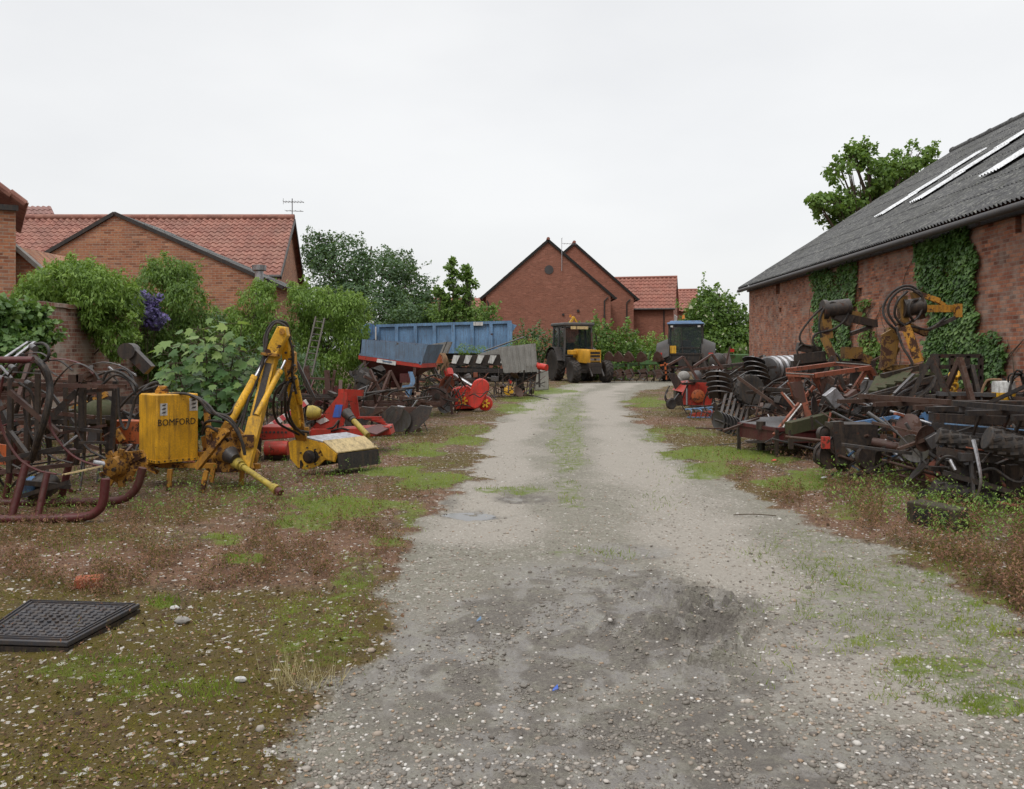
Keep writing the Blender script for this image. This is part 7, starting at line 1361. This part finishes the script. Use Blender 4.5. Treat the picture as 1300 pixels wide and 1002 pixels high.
T.part('body', MB().box(T.p(925, 462), (1.6, 1.2, .9)), M_green, bevel=.05); T.part('cover', MB().ell(T.p(912, 462, -.5), (.45, .4, .5)), M_blk); T.part('panel', MB().poly(T.pp((918, 449, -.7), (926, 448, -.7), (929, 460, -.7), (922, 464, -.7)), (0, .05, 0)), M_steel); T.part('lamp', MB().box(T.p(929, 445, -.7), (.2, .1, .15)), M_lens)
for x in (908, 942): wheel(T, T.p(x, 470), (1, .2, 0), .5, .3, M_drust, 12)
T = Thing('white_sack', 'white sack slumped under the peaked brown arms', 'sack', 868, 23.5); T.part('sack', MB().ell(T.p(868, 478), (.17, .15, .15)).ell(T.p(863, 482), (.13, .12, .12)), M_grey); T.part('prop', MB().box(T.p(868, 502), (.5, .3, .55)), M_drust)
# ================================================================ small things on the ground
def drain_cover():
    c = G(75, 806); T = Thing('drain_cover', 'square black patterned drain cover at the lower left corner', 'drain cover', 0, c.y, None, 0, c.x)
    q = [G(-40, 806), G(50, 778), G(178, 781), G(85, 834)]; q = [G(-36, 829), G(36, 777), G(178, 782), G(86, 833)]; q = [v-T.o+Vector((0, 0, .075)) for v in q]
    T.part('plate', MB().poly(q, (0, 0, -.03)), M_iron, bevel=.006); mb = MB()
    def u(a, b): return (q[0].lerp(q[1], b)).lerp(q[3].lerp(q[2], b), a)+Vector((0, 0, .003))
    for k in range(2): 
        for a, b in (((.03+.04*k, .03+.04*k), (.97-.04*k, .03+.04*k)), ((.97-.04*k, .03+.04*k), (.97-.04*k, .97-.04*k)), ((.97-.04*k, .97-.04*k), (.03+.04*k, .97-.04*k)), ((.03+.04*k, .97-.04*k), (.03+.04*k, .03+.04*k))): mb.beam(u(*a), u(*b), .007, .01)
    for i in range(11):
        for j in range(11):
            a, b = .13+i*.074, .13+j*.074; f = (i+j) % 2; d = .026
            if 3 < i < 7 and 3 < j < 7: mb.cyl(u(a, b), u(a, b)+Vector((0, 0, .008)), .012, n=8); continue
            p0, p1 = (u(a-d, b), u(a+d, b)) if f else (u(a, b-d), u(a, b+d)); md = (p0+p1)/2+Vector((.006, .006, 0)); mb.tube([p0, md, p1], .0055, 5, 3)
    T.part('raised_pattern', mb, M_iron)
    mb = MB(); mb.poly([v+Vector((0, 0, -.10)) for v in q], (0, 0, .065)); T.part('frame', mb, M_drust)  # frame coloured dark to give the shade beneath the raised plate
drain_cover()
c = G(113, 747); T = Thing('house_brick', 'single orange red brick lying on the left verge', 'brick', 0, c.y, None, .3, c.x); T.part('brick', MB().box((0, 0, .045), (.17, .10, .065), rz=0, rx=.08), paint('loose_brick_clay', (.36, .10, .05), .1, .9), bevel=.006); T.part('frog', MB().box((0, 0, .0785), (.10, .05, .004), rx=.08), paint('loose_brick_clay', (.36, .10, .05)))
for nm, px, py, s, m, lb, cat in (('stone', 231, 794, .045, M_concrete, 'larger pale flint stone on the mossy left verge', 'stone'), ('stone', 222, 777, .03, M_white, 'small white stone behind the larger pale flint', 'stone'), ('stone', 305, 874, .03, M_white, 'white stone near the bottom edge of the left verge', 'stone'), ('litter', 1182, 651, .0, M_white, '', ''), ):
    if nm == 'litter': continue
    c = G(px, py); mb = MB(); mb.ell((0, 0, s*.35), (s, s*.7, s*.5), 9, 6)
    for v in mb.v: v *= 1+rnd.uniform(-.1, .1)
    o = mb.build('stone', m); o.location = (c.x, c.y, float(gz(c.x, c.y))); tag(o, lb, cat)
for px, py, col, lb in ((1046, 610, M_white, 'scrap of white litter beside the right hand grass patch'), (982, 588, M_lens, 'red and white wrapper in the grass of the right verge'), (608, 794, M_lblue, 'pale blue scrap of plastic on the muddy gravel'), (705, 875, M_bluep, 'small dark blue scrap in the mud near the bottom')):
    c = G(px, py); s = .014 if py > 700 else .04; mb = MB(); mb.poly([(-s, -s*.5, .01), (s, -s*.6, .02), (s*.8, s*.6, .035), (-s*.7, s*.5, .015)], (0, 0, .003)); o = mb.build('litter', col); o.location = (c.x, c.y, float(gz(c.x, c.y))); tag(o, lb, 'litter')
mb = MB(); c = G(958, 655); mb.tube([(-.2, .02, .02), (0, 0, .03), (.2, -.03, .02)], .005, 5); o = mb.build('twig', L_bark); o.location = (c.x, c.y, float(gz(c.x, c.y))); tag(o, 'thin dark twig lying near the right edge of the drive', 'twig')
